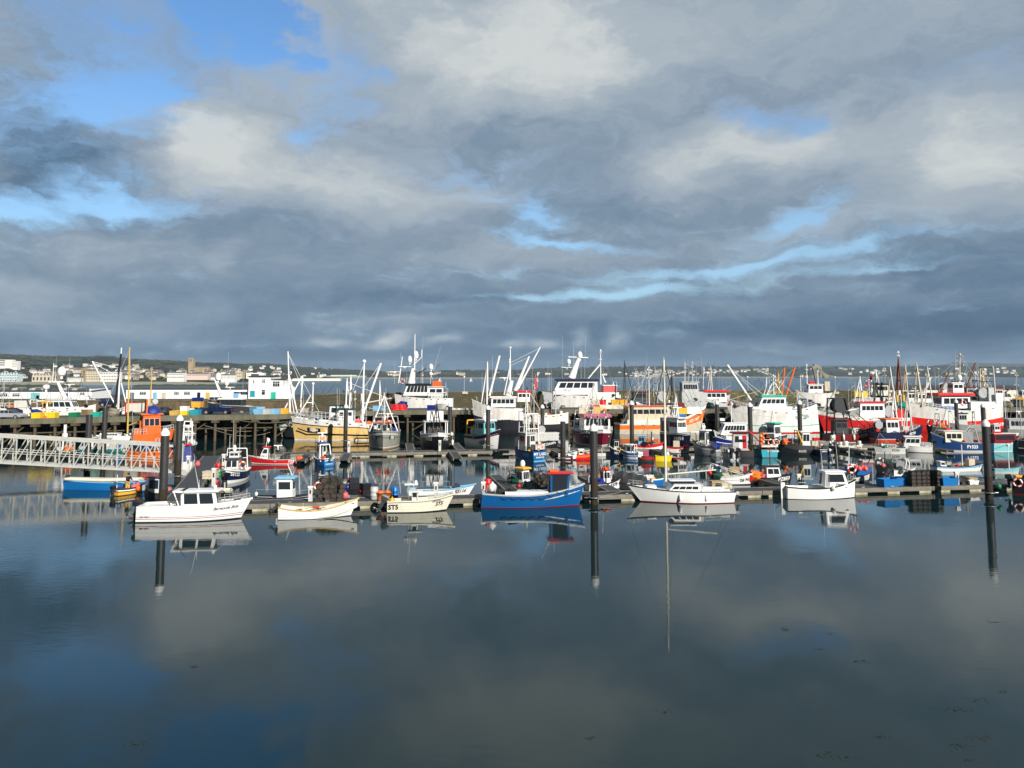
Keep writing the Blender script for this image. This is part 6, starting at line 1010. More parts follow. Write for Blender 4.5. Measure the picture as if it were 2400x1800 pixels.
b.clutter(.3, .8, 5, 28)
b = Boat(1893, 1932, 1069, 98, 'small navy boat seen from astern with a pinkish lettered transom', 'small navy boat seen from astern', r=.5, fb=(15, 14, 18), bands=[(1, 'navy')], bul=5, deck='dgrey', gun='lgrey', ws=.95); b.ttext('SAPPHIRE', .7, 3.4, 'white'); b.outboard(-.5, 'white', 12, 0, .7); b.clutter(.1, .6, 3, 1); b.lring(.3, 0, 24, .3, 'red', 'z')
item('tub', 'beige', onb(1913, 1.2), 0, 1., 'pale insulated tub with a red lid on the back pontoon'); item('tub', 'red', onb(1913, 1.2) + Vector((0, 0, .76)), 0, .55, 'red basket on top of the pale insulated tub'); item('tub', 'galv', onb(1928, 1.0), 0, .9, 'grey metal bin right of the pale insulated tub')
b = Boat(1955, 2016, 1057, 3, 'small cream open boat full of yellow and green gear', 'small cream gear boat', 'open_boat', 'boat', r=.34, fb=(12, 11, 14), bands=[(.06, 'dgrey'), (1, 'offwhite')], bul=4, deck='lgrey', gun='cream'); b.text('PZ41', -1, .84, .5, 5, 'dgrey'); b.clutter(.1, .9, 7, 21, ('rope_coil', 'buoy', 'barrel'), {'buoy': 'yellow', 'barrel': 'offwhite'}); b.outboard(.2, 'black')
b = Boat(1925, 1958, 1052, 176, 'white speedboat with a dark windscreen behind the bins', 'white speedboat', 'speedboat', 'boat', r=.4, fb=(13, 12, 16), bands=[(.7, 'white'), (1, 'navy')], bul=3, deck='white', gun='white'); b.house(.4, .7, .7, 14, 'white', 'white', (2, 2, 1), z=12, lean=.7, fr='dgrey')
b = Boat(2040, 2112, 1063, 182, 'low pale grey yacht hull moored by its bow rail', 'low pale grey yacht', 'sailing_yacht', 'sailing yacht', r=.3, fb=(13, 13, 18), bands=[(.1, 'white'), (.9, 'lgrey'), (1, 'white')], bul=1, deck='offwhite', gun='dgrey', ws=.6); b.text('PZ316', 1, .35, .55, 5, 'dgrey'); b.house(.3, .6, .6, 6, 'offwhite', 'lgrey', (0, 3, 0), z=13, door=False, rh=1); b.mast(.78, 0, 16, 48, .05, 'dgrey'); b.clutter(.5, .8, 4, 33, ('rope_coil', 'buoy'), {'buoy': 'white'}); b.outboard(.2, 'lgrey', 10, 0, .8)
b = Boat(2100, 2172, 1062, 160, 'white cabin boat with a black outboard right of the pale grey yacht', 'white cabin boat on the back pontoon', 'cabin_boat', 'motor boat', r=.42, fb=(14, 14, 20), bands=[(.08, 'dgrey'), (1, 'white')], bul=4, deck='offwhite', gun='white', ws=.92); b.house(.35, .85, .8, 22, 'white', 'white', (2, 3, 1), z=13, lean=.3, blean=-.1, v=(.45, .82), rh=2); b.whips((.6, .2, 38, 80), (.5, 0, 38, 30)); b.outboard(.4, 'black', 22, 0, 1.1); b.rail(.0, .3, 8, 3, 'white', .03)
b = Boat(2176, 2302, 1060, 180, 'navy fishing boat FY523 with a grey stern sheet and cream wheelhouse', 'navy boat FY523', r=.32, fb=(20, 22, 44), bands=[(.08, 'white'), (.11, 'navy'), (.17, 'offwhite'), (.93, 'mat:hull_navy2'), (1, 'grey')], bul=7, deck='grey', gun='grey', rake=.07, p=2.0)
b.text('FY523', 1, .34, .55, 7.5, 'white', 0, .03); b.house(.48, .80, .72, 23, 'cream', 'offwhite', (2, 3, 1), z=24, lean=.0, v=(.35, .78), rh=2); b.box('roof_box', .66, .74, -.3, .3, 50, 54, 'red'); b.mast(.66, .0, 50, 104, .06, 'offwhite', 0, True); b.gantry(.2, 34, .85, 'lgrey', .07, 18, .05); b.box('stern_sheet', .28, .46, .5, .55, 20, 46, 'galv'); b.box('transom_patch', -.01, -.003, -.7, .7, 4, 18, 'bblue'); b.loose('buoy', .47, .9, 22, 'orange', .8, lab='orange buoy on the side of the navy boat FY523', grp=False); b.pipe('derrick', [(.5, -.3, 24), (.22, -.6, 58)], .08, 'lgrey'); b.pipe('derrick', [(.4, -.3, 30), (.15, -.6, 60)], .08, 'galv'); b.clutter(.02, .4, 6, 38)
b = Boat(2306, 2386, 1059, 12, 'aqua hulled classic launch with maroon cabin side and a raked bow', 'aqua hulled launch', 'launch', 'motor boat', r=.34, fb=(22, 22, 34), bands=[(.05, 'white'), (.8, 'aqua'), (.84, 'white'), (1, 'maroon')], bul=3, deck='offwhite', gun='maroon', rake=.03); b.house(.05, .82, .74, 18, 'maroon', 'offwhite', (3, 7, 2), z=22, lean=.3, v=(.3, .85), rh=1.6); b.text('FH25', -1, .55, .72, 4, 'white'); b.house(.1, .3, .5, 18, 'white', 'lgrey', (2, 2, 1), z=42, name='upper_cabin'); b.box('banner', .02, .3, -.7, -.66, 40, 46, 'red')
b = Boat(2384, 2460, 1063, -35, 'black hulled boat cut off by the right edge beside the aqua launch', 'black hull beside the aqua launch', r=.36, fb=(28, 26, 36), bands=[(.3, 'black'), (.34, 'white'), (1, 'black')], bul=5, deck='grey', gun='grey'); b.rail(.1, .9, 10, 6, 'steel', .03); b.clutter(.1, .8, 6, 15); b.pipe('mast', [(.1, 0, 30), (.1, 0, 120)], .06, 'lgrey')
# ================================================================== SECOND BACK ROW
b = Boat(2352, 2460, 1030, -10, 'grey fishing boat with a wide windowed wheelhouse cut by the right edge', 'grey boat at the right edge', r=.36, fb=(22, 22, 30), bands=[(1, 'grey')], bul=4, deck='lgrey', gun='lgrey'); b.house(.04, .6, .8, 22, 'lgrey', 'lgrey', (4, 6, 2), z=22, v=(.4, .85)); b.mast(.25, 0, 46, 150, .08, 'lgrey', .05, True, cross=3); b.mast(.05, .3, 46, 120, .06, 'white', 0, True); b.scan(.3, 0, 60, 1.4)
b = Boat(2162, 2222, 1020, 188, 'grey netted boat behind the navy boats', 'grey netted boat', r=.36, fb=(20, 18, 24), bands=[(1, 'dgrey')], bul=4, deck='lgrey', gun='grey'); b.lring(.9, .8, 28, .6, 'white', name='hoop'); b.gantry(.5, 34, .8, 'lgrey', .09); b.clutter(.1, .8, 7, 22, ('crab_pot', 'rope_coil', 'fish_box')); b.pipe('derrick', [(.3, 0, 20), (.1, 0, 60)], .08, 'steel')
b = Boat(2212, 2300, 1013, 185, 'dark cluttered netting boat behind the navy boat FY523', 'dark cluttered netting boat', r=.34, fb=(18, 16, 22), bands=[(1, 'grey')], bul=4, deck='dgrey', gun='lgrey'); b.gantry(.3, 36, .8, 'lgrey', .09); b.house(.5, .75, .6, 26, 'lgrey', 'dgrey', (3, 3, 2), z=16); b.clutter(.05, .9, 9, 88, ('crab_pot', 'rope_coil', 'fish_box', 'buoy'))
b = Boat(2036, 2164, 1042, 8, 'navy and red fishing boat PZ730 with a white wheelhouse and orange roof edge', 'navy and red boat PZ730', 'trawler', 'trawler', r=.34, fb=(26, 26, 42), bands=[(.42, 'mat:hull_rust'), (.48, 'lgrey'), (.94, 'navy'), (1, 'navy')], bul=6, deck='grey', gun='navy', rake=.08); b.text('PZ730', -1, .70, .78, 5.5, 'white', 0, .03); b.house(.20, .46, .62, 28, 'white', 'orange', (3, 3, 2), z=28, v=(.38, .78), rh=2.2); b.tripod(.44, 92, .5, 'white', .12, 30, .1); b.tripod(.72, 90, .5, 'offwhite', .12, 30, .12); b.mast(.58, 0, 30, 110, .08, 'white', 0, True); b.rail(.3, .9, 5, 6, 'lgrey', .04); b.box('fish_hatch', .54, .66, -.5, .5, 28, 40, 'lgrey'); b.drum(.1, 0, 44, 10, 8, 'dgreen'); b.loose('buoy', .52, -1.0, 24, 'orange', 1.1, lab='orange buoy on the side of the navy and red boat PZ730', grp=False); [b.loose('tyre', .38 + .1 * i, -1.05, 6, 'rubber', 1., lab='black tyre hanging on the navy and red boat PZ730') for i in range(2)]
for (t, y, z) in ((.5, .4, 30), (.8, 0, 34)): b.winch(t, y, z, .4)
b = Boat(1928, 2056, 1038, 6, 'dark red fishing boat PZ78 with a black gantry and net drum aft', 'dark red boat PZ78', 'trawler', 'trawler', r=.32, fb=(18, 20, 36), bands=[(.06, 'white'), (.12, 'mat:hull_dred'), (.94, 'mat:hull_dred'), (1, 'dgrey')], bul=5, deck='brown', gun='dgrey', rake=.08); b.text('PZ78', -1, .66, .66, 7, 'white', 0, .03); b.text('S', -1, .92, .74, 8, 'white'); b.gantry(.08, 84, .9, 'black', .12, 16, .03); b.gantry(.48, 84, .7, 'black', .10, 16, -.15); b.pipe('gantry_beam', [(.06, 0, 100), (.36, 0, 102)], .12, 'black'); b.drum(.26, 0, 84, 17, 20, 'dgreen', 'dgrey'); b.box('platform', .1, .45, -.6, .6, 52, 55, 'brown'); b.house(.14, .38, .6, 26, 'dgrey', 'black', (2, 2, 2), z=22); b.box('hatch', .44, .62, -.7, .3, 20, 32, 'offwhite'); b.rail(.5, .95, 10, 6, 'black', .04); b.clutter(.4, .8, 6, 97, ('fish_box', 'rope_coil'), {'fish_box': 'orange'}); [b.loose('fender', t, -1.05, 6, 'white', 1.6, lab='white fender on the side of the dark red boat PZ78') for t in (.06, .24, .44)]; b.pipe('derrick', [(.75, 0, 34), (.5, 0, 62)], .06, 'black'); b.pipe('derrick', [(.9, 0, 34), (.6, 0, 66)], .06, 'black')
b = Boat(1905, 2125, 1016, 186, 'long bright red trawler with white bulwark and cream bow behind the dark red boat', 'long bright red trawler', 'trawler', 'trawler', r=.27, fb=(34, 34, 52), bands=[(.06, 'white'), (.80, 'red'), (1, 'white')], bul=8, deck='lgrey', gun='offwhite', rake=.08); b.house(.28, .56, .6, 32, 'white', 'red', (4, 5, 2), z=36, v=(.5, .8), rh=3); b.box('wheelhouse_wing', .56, .66, -.5, .5, 36, 56, 'grey'); b.pipe('derrick', [(.92, 0, 52), (.78, 0, 98)], .16, 'offwhite', 6); b.pipe('boom', [(.70, .5, 50), (.15, .2, 72)], .18, 'offwhite'); b.tripod(.15, 110, .6, 'offwhite', .14, 36, .06); b.tripod(.50, 88, .5, 'white', .14, 36, -.12); b.box('red_locker', .06, .14, -.5, .6, 34, 52, 'red'); b.drum(.2, 0, 48, 14, 18, 'dgreen'); b.mast(.4, 0, 68, 120, .1, 'white', 0, True, cross=2); b.whips((.35, .2, 68, 50), (.6, 0, 40, 60)); b.winch(.75, 0, 44, .8, 'steel'); b.rail(.6, .95, 6, 8, 'lgrey', .04); b.clutter(.1, .9, 10, 58, ('fish_box', 'rope_coil', 'buoy', 'barrel'))
b = Boat(2112, 2338, 1013, 186, zo=8, label='large red and white trawler PZ1196 with a tall white stern and red roofed bridge', short='red and white trawler PZ1196', name='trawler', cat='trawler', r=.27, fb=(58, 40, 60), bands=[(.5, 'mat:hull_red2'), (1, 'white')], bul=5, deck='lgrey', gun='white', rake=.09, p=2.0)
b.text('PZ1196', 1, .66, .42, 12, 'white', 0, .035); b.text('PZ1196', 1, .05, .25, 8, 'white', 0, .03); b.house(.34, .66, .62, 28, 'white', 'red', (4, 4, 2), z=46, lean=.1, v=(.36, .8), rh=6, over=.3); b.box('shelter_deck', .06, .36, -.86, .86, 40, 60, 'white'); b.box('net_cage', .5, .72, .4, .7, 40, 50, 'bblue'); b.lring(.42, .64, 58, .5, 'red'); b.mast(.40, 0, 78, 168, .16, 'beige', -.03, True, cross=3); b.pipe('derrick', [(.32, 0, 90), (.2, .0, 150)], .15, 'rust', 6); b.pipe('derrick', [(.62, 0, 78), (.5, 0, 128)], .15, 'rust', 6); b.house(.38, .5, .36, 20, 'white', 'white', (2, 2, 1), z=82, name='upper_bridge'); b.scan(.45, 0, 112, 2.2); b.dome(.42, .3, 112, .5); b.tripod(.86, 96, .5, 'beige', .14, 50, .06); b.tripod(.74, 90, .5, 'offwhite', .12, 46, -.05); b.rail(.55, .98, 8, 12, 'offwhite', .05); b.box('gear_house', .02, .1, -.8, .3, 58, 92, 'lgrey'); b.gantry(.08, 84, .85, 'lgrey', .16, 56); b.box('stern_fin', -.02, .05, .55, .62, 52, 80, 'white'); b.drum(.16, 0, 80, 12, 18, 'dgreen'); b.whips((.44, .2, 100, 80), (.3, 0, 80, 70), (.2, .2, 80, 60), (.6, -.2, 78, 60)); b.clutter(.1, .9, 12, 59, ('fish_box', 'rope_coil', 'buoy', 'barrel')); b.wires([((.38, 0, 160), (.95, 0, 62)), ((.38, 0, 160), (.2, 0, 150)), ((.2, 0, 150), (.05, 0, 90))])
b = Boat(1694, 1906, 1016, 185, label='large white trawler with green stripes and a long pale derrick', short='large white trawler', name='trawler', cat='trawler', r=.27, fb=(66, 50, 72), bands=[(.04, 'mat:hull_red2'), (.06, 'white'), (.28, 'white'), (.31, 'lgreen'), (.72, 'white'), (.735, 'lgrey'), (1, 'white')], bul=4, deck='lgrey', gun='white', rake=.14, tr=-.03, p=2.1, ws=.8)
b.house(.34, .66, .66, 24, 'white', 'lgreen', (4, 5, 2), z=58, lean=.5, v=(.42, .80), rh=4, over=.1); b.box('upper_deck', .26, .72, -.74, .74, 48, 60, 'white'); b.pipe('derrick', [(.68, 0, 66), (.965, 0, 156)], .24, 'white', 8); b.wires([((.965, 0, 156), (.62, 0, 84)), ((.95, .1, 150), (.5, .1, 76)), ((.6, 0, 96), (.98, 0, 74))], 'lgrey', .05); b.winch(.69, 0, 62, 1.1, 'dgrey'); b.winch(.75, .3, 58, .9, 'steel'); b.winch(.64, -.3, 62, .8, 'dgrey'); b.mast(.44, 0, 88, 130, .13, 'white', 0, True, cross=2); b.pipe('mast_leg', [(.36, .3, 86), (.43, 0, 116)], .09, 'white'); b.pipe('mast_leg', [(.54, .3, 86), (.45, 0, 116)], .09, 'white'); b.whips((.40, 0, 88, 60, .02), (.36, .2, 90, 30), (.5, .2, 90, 44)); b.rail(.72, .97, 8, 8, 'lgrey', .05); b.rail(.02, .26, 9, 5, 'lgrey', .05); b.clutter(.68, .94, 10, 51, ('fish_box', 'rope_coil', 'barrel', 'net_heap')); b.gantry(.1, 22, .8, 'lgrey', .12)
for t, f0 in ((.10, .60), (.20, .60)):
    g = MB(); q = [b.S(1, t, f0), b.S(1, t + .05, f0), b.S(1, t + .065, f0 + .13), b.S(1, t + .015, f0 + .13)]; g.hexa([v - Vector((0, .05, 0)) for v in q] + [v + Vector((0, .05, 0)) for v in q]); g.build('side_window', 'steel', b.o)
for i in range(3):
    t, f0 = .20 - .035 * i, .88 - .16 * i; g = MB(); q = [b.S(1, t, f0), b.S(1, t + .035, f0), b.S(1, t + .045, f0 + .06), b.S(1, t + .01, f0 + .06)]; g.hexa([v - Vector((0, .05, 0)) for v in q] + [v + Vector((0, .05, 0)) for v in q]); g.build('green_flash', 'lgreen', b.o)
b = Boat(1782, 1842, 990, 2, 'beam trawler with orange derricks and white whaleback behind the white trawler', 'beam trawler with orange derricks', 'trawler', 'trawler', r=.3, fb=(40, 38, 46), bands=[(.7, 'dgreen'), (1, 'white')], bul=5, deck='lgrey', gun='white'); b.house(.1, .5, .6, 24, 'white', 'offwhite', (4, 4, 2), z=38, rh=2); b.pipe('derrick', [(.82, .4, 46), (.98, .4, 126)], .22, 'dorange', 7); b.pipe('derrick', [(.86, -.5, 46), (1.35, -.5, 128)], .22, 'dorange', 7); b.tripod(.7, 66, .6, 'mustard', .16, 46, .2); b.pipe('stay_bar', [(.2, 0, 60), (.86, 0, 98)], .1, 'offwhite'); b.pipe('stay_bar', [(.5, 0, 60), (.95, 0, 98)], .1, 'offwhite'); b.pipe('exhaust_hook', [(.1, 0, 62), (.2, 0, 80), (.24, 0, 104)], .12, 'white'); b.wires([((.98, .4, 126), (.2, 0, 64)), ((1.35, -.5, 128), (.8, 0, 90))], 'lgrey', .04); b.clutter(.5, .9, 5, 50)
b = Boat(1440, 1660, 1018, 9, 'orange and cream wooden trawler with an upswept orange bow', 'orange and cream wooden trawler', 'trawler', 'trawler', r=.27, fb=(23, 23, 64), bands=[(.08, 'white'), (.46, 'beige'), (.84, 'mat:hull_orange'), (.87, 'black'), (1, 'white')], bul=6, deck='grey', gun='offwhite', rake=.08, p=2.1)
b.text('PZ1187', -1, .86, .62, 7, 'white', 0, .03); b.house(.10, .56, .74, 36, 'beige', 'orange', (3, 6, 2), z=26, v=(.55, .82), rh=1.5); b.box('lower_house', .08, .56, -.84, .84, 20, 32, 'cream'); b.box('whaleback', .76, .93, -.42, .42, 44, 60, 'white'); b.tripod(.62, 96, .6, 'dgrey', .12, 40, .12); b.pipe('derrick', [(.42, 0, 60), (.52, 0, 150)], .10, 'dgrey', 6); b.pipe('derrick', [(.7, 0, 44), (.55, 0, 150)], .10, 'dgrey', 6); b.mast(.36, 0, 60, 150, .10, 'white', 0, True, cross=2); b.whips((.33, 0, 60, 95), (.35, .2, 60, 130), (.40, -.3, 60, 75), (.30, .3, 60, 60)); b.drum(.7, 0, 60, 11, 10, 'red', 'dred'); b.box('yellow_bin', .64, .76, -.5, .4, 44, 58, 'yellow'); b.box('blue_bin', .64, .74, -.5, .4, 36, 44, 'bblue'); b.winch(.58, 0, 46, .8, 'steel'); b.clutter(.5, .85, 9, 52, ('fish_box', 'rope_coil', 'buoy', 'barrel'))
b = Boat(1592, 1712, 991, 4, zo=18, label='tall pale grey vessel with a glazed bridge behind the orange trawler', short='tall pale grey vessel', name='patrol_vessel', cat='vessel', r=.3, fb=(36, 34, 46), bands=[(1, 'lgrey')], bul=4, deck='lgrey', gun='lgrey'); b.house(.02, .34, .7, 22, 'lgrey', 'lgrey', (5, 6, 3), z=52, v=(.35, .8), rh=2); b.box('deck_house', .0, .5, -.75, .75, 34, 53, 'lgrey'); b.mast(.25, 0, 76, 120, .12, 'lgrey', 0, True, cross=3); b.mast(.46, 0, 60, 104, .12, 'white', .02, True, cross=1); b.mast(.12, .2, 76, 118, .07, 'lgrey', 0, True, cross=2); b.whips((.1, 0, 76, 60), (.18, .2, 76, 55), (.32, -.2, 76, 50)); b.house(.48, .9, .7, 22, 'white', 'red', (3, 4, 2), z=30, rh=4, over=.2); b.tripod(.62, 60, .5, 'offwhite', .12, 48, .08); b.box('red_locker', .3, .38, -.9, -.6, 8, 30, 'red'); b.scan(.55, 0, 96, 2.); b.clutter(.4, .9, 6, 73)
b = Boat(1440, 1600, 995, 186, zo=23, label='dark netting trawler with a forest of thin masts behind the beige cabin', short='dark netting trawler', name='trawler', cat='trawler', r=.27, fb=(26, 26, 38), bands=[(1, 'dgrey')], bul=5, deck='dgrey', gun='grey'); b.house(.55, .75, .6, 22, 'dgrey', 'dred', (3, 3, 2), z=28); b.gantry(.4, 50, .8, 'lgrey', .12); b.tripod(.86, 90, .6, 'dgrey', .1, 30, .15); b.drum(.3, 0, 40, 12, 14, 'net'); b.whips((.2, 0, 30, 90), (.25, .2, 30, 70), (.3, -.2, 30, 80), (.12, .2, 30, 60), (.4, 0, 50, 60)); b.clutter(.1, .9, 12, 74, ('crab_pot', 'rope_coil', 'buoy', 'barrel', 'fish_box'))
# trawlers alongside the quay
b = Boat(687, 905, 1034, 184, 'large yellow and white trawler SS284 with a railed foredeck', 'yellow trawler SS284', 'trawler', 'trawler', r=.27, fb=(28, 42, 54), bands=[(.06, 'white'), (.72, 'mat:hull_yellow'), (.77, 'black'), (1, 'white')], bul=5, deck='lgrey', gun='white', rake=.04, p=2.3)
b.plate(1, .68, .83, .42, .62); b.text('SS284', 1, .755, .52, 6, 'white', 0, .03); b.pipe('rubbing_strake', [(.92, .46, 28), (.8, .80, 20), (.6, .99, 16), (.3, 1.0, 13), (.05, .95, 13)], .10, 'black'); b.box('midship_house', .32, .62, -.75, .86, 20, 44, 'white')
b.house(.34, .50, .6, 26, 'white', 'dgreen', (3, 3, 2), z=44, v=(.5, .8), rh=3); b.rail(.38, .94, 18, 14, 'lgrey', .045); b.mast(.78, 0, 44, 128, .16, 'white', 0, True, stays=False, cross=0); b.pipe('mast_strut', [(.94, 0, 52), (.80, 0, 104)], .14, 'white'); b.pipe('mast_strut', [(.84, 0, 86), (.78, 0, 86)], .1, 'white'); b.tripod(.42, 92, .6, 'white', .13, 44, .05); b.tripod(.38, 78, .5, 'white', .12, 66, .03); b.mast(.25, 0, 40, 180, .22, 'white', -.01, True, stays=False); b.pipe('derrick', [(.24, 0, 60), (.06, 0, 178)], .2, 'white', 8); b.pipe('boom', [(.24, 0, 84), (-.06, 0, 96)], .12, 'offwhite'); b.wires([((.06, 0, 178), (.24, 0, 120)), ((.42, 0, 134), (-.02, 0, 96)), ((.25, 0, 170), (.4, 0, 90))], 'white', .04); b.box('doorway', .36, .40, .87, .88, 20, 36, 'black'); b.clutter(.10, .30, 10, 53, ('fish_box', 'rope_coil', 'buoy'), {'rope_coil': 'red', 'fish_box': 'red'}); b.pipe('net_heap', [(.3, .5, 46), (.2, .7, 28)], .5, 'pink', 7, .3); b.whips((.5, 0, 70, 50), (.2, .3, 40, 90))
b = Boat(650, 900, 1029, 185, 'white trawler with green bow stripes tucked behind the yellow one', 'white trawler behind the yellow one', 'trawler', 'trawler', r=.24, fb=(34, 34, 60), bands=[(.05, 'brown'), (1, 'mat:hull_white')], bul=5, deck='lgrey', gun='white', rake=.07, p=2.3)
b.pipe('mast', [(.86, .3, 60), (.9, 0, 200)], .17, 'white', 8, .10); b.pipe('mast_leg', [(.80, .0, 56), (.89, 0, 150)], .14, 'white'); b.pipe('mast_leg', [(.835, -.3, 56), (.893, 0, 150)], .12, 'white'); b.pipe('radar_platform', [(.89, 0, 152), (.86, 0, 152), (.87, 0, 146)], .08, 'white'); b.pipe('platform', [(.90, 0, 134), (.85, 0, 120), (.88, 0, 116)], .09, 'white'); b.pipe('signal_mast', [(.77, 0, 70), (.76, 0, 144)], .15, 'white'); b.pipe('mast_strut', [(.93, 0, 60), (.765, 0, 142)], .13, 'white'); b.rail(.55, .96, 10, 10, 'white', .05); b.box('bow_stripe', .92, .96, .30, .34, 30, 31, 'lgreen'); b.house(.3, .5, .6, 30, 'white', 'dgreen', (3, 3, 2), z=44); b.wires([((.9, 0, 196), (.6, 0, 60)), ((.9, 0, 196), (.77, 0, 120))], 'white', .03); b.gantry(.2, 60, .8, 'white', .16, 40)
for i in range(3): g = MB(); g.tube(b.S(1, .935 - .004 * i, .80 - .07 * i) + Vector((0, .06, 0)), b.S(1, .87 + .006 * i, .70 - .07 * i) + Vector((0, .06, 0)), .05, n=4); g.build('bow_stripe', 'dgreen', b.o)
b = Boat(1106, 1226, 1020, 176, zo=33, label='white trawler SS774 with a tilted crane moored at the quay', short='white trawler SS774', name='trawler', cat='trawler', r=.3, fb=(26, 28, 48), bands=[(.52, 'black'), (.56, 'navy'), (1, 'white')], bul=5, deck='lgrey', gun='white', tr=0, ws=.7); b.text('SS774', 1, .30, .5, 9, 'black', 0, .03); b.house(.14, .62, .7, 20, 'white', 'white', (3, 5, 2), z=32, v=(.4, .85), rh=3, over=.12); b.mast(.26, 0, 54, 138, .12, 'white', 0, True, cross=2); b.pipe('funnel', [(.30, 0, 56), (.22, 0, 92)], .55, 'white', 8, .4); b.tripod(.70, 94, .6, 'white', .14, 36, -.12); b.pipe('derrick', [(.66, 0, 56), (.46, 0, 150)], .2, 'white', 8); b.scan(.36, 0, 96, 2.); b.whips((.6, 0, 60, 90), (.8, .2, 40, 70)); b.lring(.25, .72, 62, .5, 'offwhite'); b.clutter(.5, .9, 8, 54)
b = Boat(1180, 1330, 1014, 187, zo=35, label='white stern trawler with tall white cranes left of the navy roofed trawler', short='white crane trawler', name='trawler', cat='trawler', r=.28, fb=(10, 4, 18), bands=[(.45, 'black'), (1, 'white')], bul=5, deck='grey', gun='white'); b.text('SS224', 1, .55, .5, 6, 'dgrey'); b.pipe('crane', [(.78, 0, 64), (.42, 0, 162)], .22, 'white', 8, .12); b.pipe('crane', [(.82, 0, 60), (.60, 0, 140)], .42, 'white', 8, .16); b.mast(.90, 0, 50, 158, .16, 'white', 0, True, cross=0, stays=False); b.pipe('mast_leg', [(1.0, 0, 50), (.9, 0, 120)], .12, 'white'); b.wires([((.42, 0, 160), (.88, 0, 126)), ((.6, 0, 138), (.9, 0, 118))], 'lgrey', .05); b.house(.6, .8, .7, 20, 'white', 'red', (3, 3, 2), z=36, rh=4); b.box('flag', .48, .51, 0, .03, 62, 92, 'red'); b.pipe('flag_staff', [(.5, 0, 50), (.5, 0, 98)], .06, 'tan'); b.pipe('derrick', [(.62, .5, 60), (.38, .5, 0)], .14, 'tan', 6); b.clutter(.1, .6, 14, 75, ('fish_box', 'rope_coil', 'buoy', 'barrel', 'crab_pot')); b.drum(.3, 0, 44, 12, 12, 'net'); b.gantry(.2, 60, .8, 'lgrey', .12); b.whips((.3, 0, 50, 80), (.25, .3, 50, 60), (.7, 0, 60, 50), (.55, 0, 60, 60))
b = Boat(1270, 1452, 993, 183, zo=29, label='big white trawler with a navy roof and a raked white radar mast', short='big navy roofed trawler', name='trawler', cat='trawler', r=.27, fb=(36, 34, 44), bands=[(.1, 'navy'), (1, 'white')], bul=4, deck='lgrey', gun='white', ws=.7); b.house(.30, .88, .78, 30, 'white', 'navy', (5, 5, 2), z=38, lean=.5, v=(.5, .88), rh=6, over=.12); b.box('aft_shelter', .02, .42, -.8, .8, 24, 42, 'white'); b.pipe('radar_mast', [(.62, 0, 74), (.52, 0, 122)], .95, 'white', 8, .4); b.dome(.51, 0, 124, .62, 1.6); b.pipe('mast_arm', [(.66, 0, 124), (.4, 0, 122)], .14, 'white'); b.scan(.68, 0, 98, 2.6); b.dome(.66, .3, 110, .5); b.mast(.24, 0, 60, 138, .16, 'white', 0, True, cross=2); b.pipe('derrick', [(.44, 0, 66), (.24, 0, 108)], .2, 'white'); b.pipe('derrick', [(.18, 0, 64), (.22, 0, 84)], .16, 'white'); b.gantry(.06, 24, .8, 'white', .14, 42); b.whips((.74, 0, 74, 100, -.005), (.6, .3, 74, 86, -.005), (.58, -.3, 74, 70), (.45, 0, 74, 98, -.02), (.5, .3, 74, 70)); b.box('fish_box_rack', .05, .22, -.7, .7, 42, 56, 'pink'); b.box('rack_top', .04, .23, -.75, .75, 57, 59, 'white'); b.clutter(.1, .3, 6, 57); b.htext('port', 'PZ 22', .3, .3, 5, 'dgrey')
b = Boat(925, 1062, 995, 180, zo=33, label='white patrol style trawler with a black roof and satellite domes behind the quay', short='black roofed trawler behind the quay', name='trawler', cat='trawler', r=.27, fb=(28, 28, 38), bands=[(.2, 'navy'), (1, 'white')], bul=3, deck='lgrey', gun='navy', ws=.75); b.house(.40, .84, .74, 22, 'white', 'black', (4, 6, 2), z=34, lean=.4, v=(.35, .95), rh=5); b.house(.16, .42, .72, 24, 'white', 'lgrey', (0, 2, 2), z=28, v=(.5, .85)); b.mast(.66, 0, 60, 176, .16, 'white', 0, False, stays=False); b.pipe('funnel', [(.72, 0, 60), (.69, 0, 96)], .8, 'white', 8, .35); b.dome(.74, .2, 112, .5, 2); b.dome(.64, -.2, 122, .55, 2); b.pipe('mast_arm', [(.68, 0, 104), (.54, 0, 122), (.54, 0, 140)], .1, 'white'); b.pipe('raked_mast', [(.93, 0, 62), (.87, 0, 124)], .16, 'white', 8, .1); b.scan(.82, .2, 98, 3.); b.scan(.99, .2, 86, 2.6); b.pipe('mast_brace', [(.6, 0, 84), (.5, 0, 92), (.46, 0, 96)], .12, 'black'); b.dome(.38, 0, 96, .5, 1.6); b.dome(.38, 0, 82, .4, 1); b.tripod(.38, 22, .5, 'lgrey', .08, 60, .05); b.whips((.55, 0, 62, 110, -.03), (.52, .2, 62, 60), (.34, 0, 90, 60, -.13), (.9, 0, 118, 16), (1., 0, 60, 50)); b.box('stern_gear', .2, .34, -.6, .6, 54, 66, 'orange'); b.lring(.86, .2, 66, .5, 'orange', 'y'); b.rail(.12, .4, 12, 6, 'white', .05); b.clutter(.05, .3, 6, 76)
b = Boat(866, 915, 996, 182, zo=10, label='workboat with a red roof and gantry between the yellow trawler and the tubs', short='small red roofed workboat by the quay', name='workboat', cat='boat', r=.3, fb=(26, 24, 30), bands=[(1, 'lgrey')], bul=3, deck='lgrey', gun='lgrey'); b.tripod(.5, 60, .5, 'white', .1, 28); b.clutter(.2, .8, 4, 79)
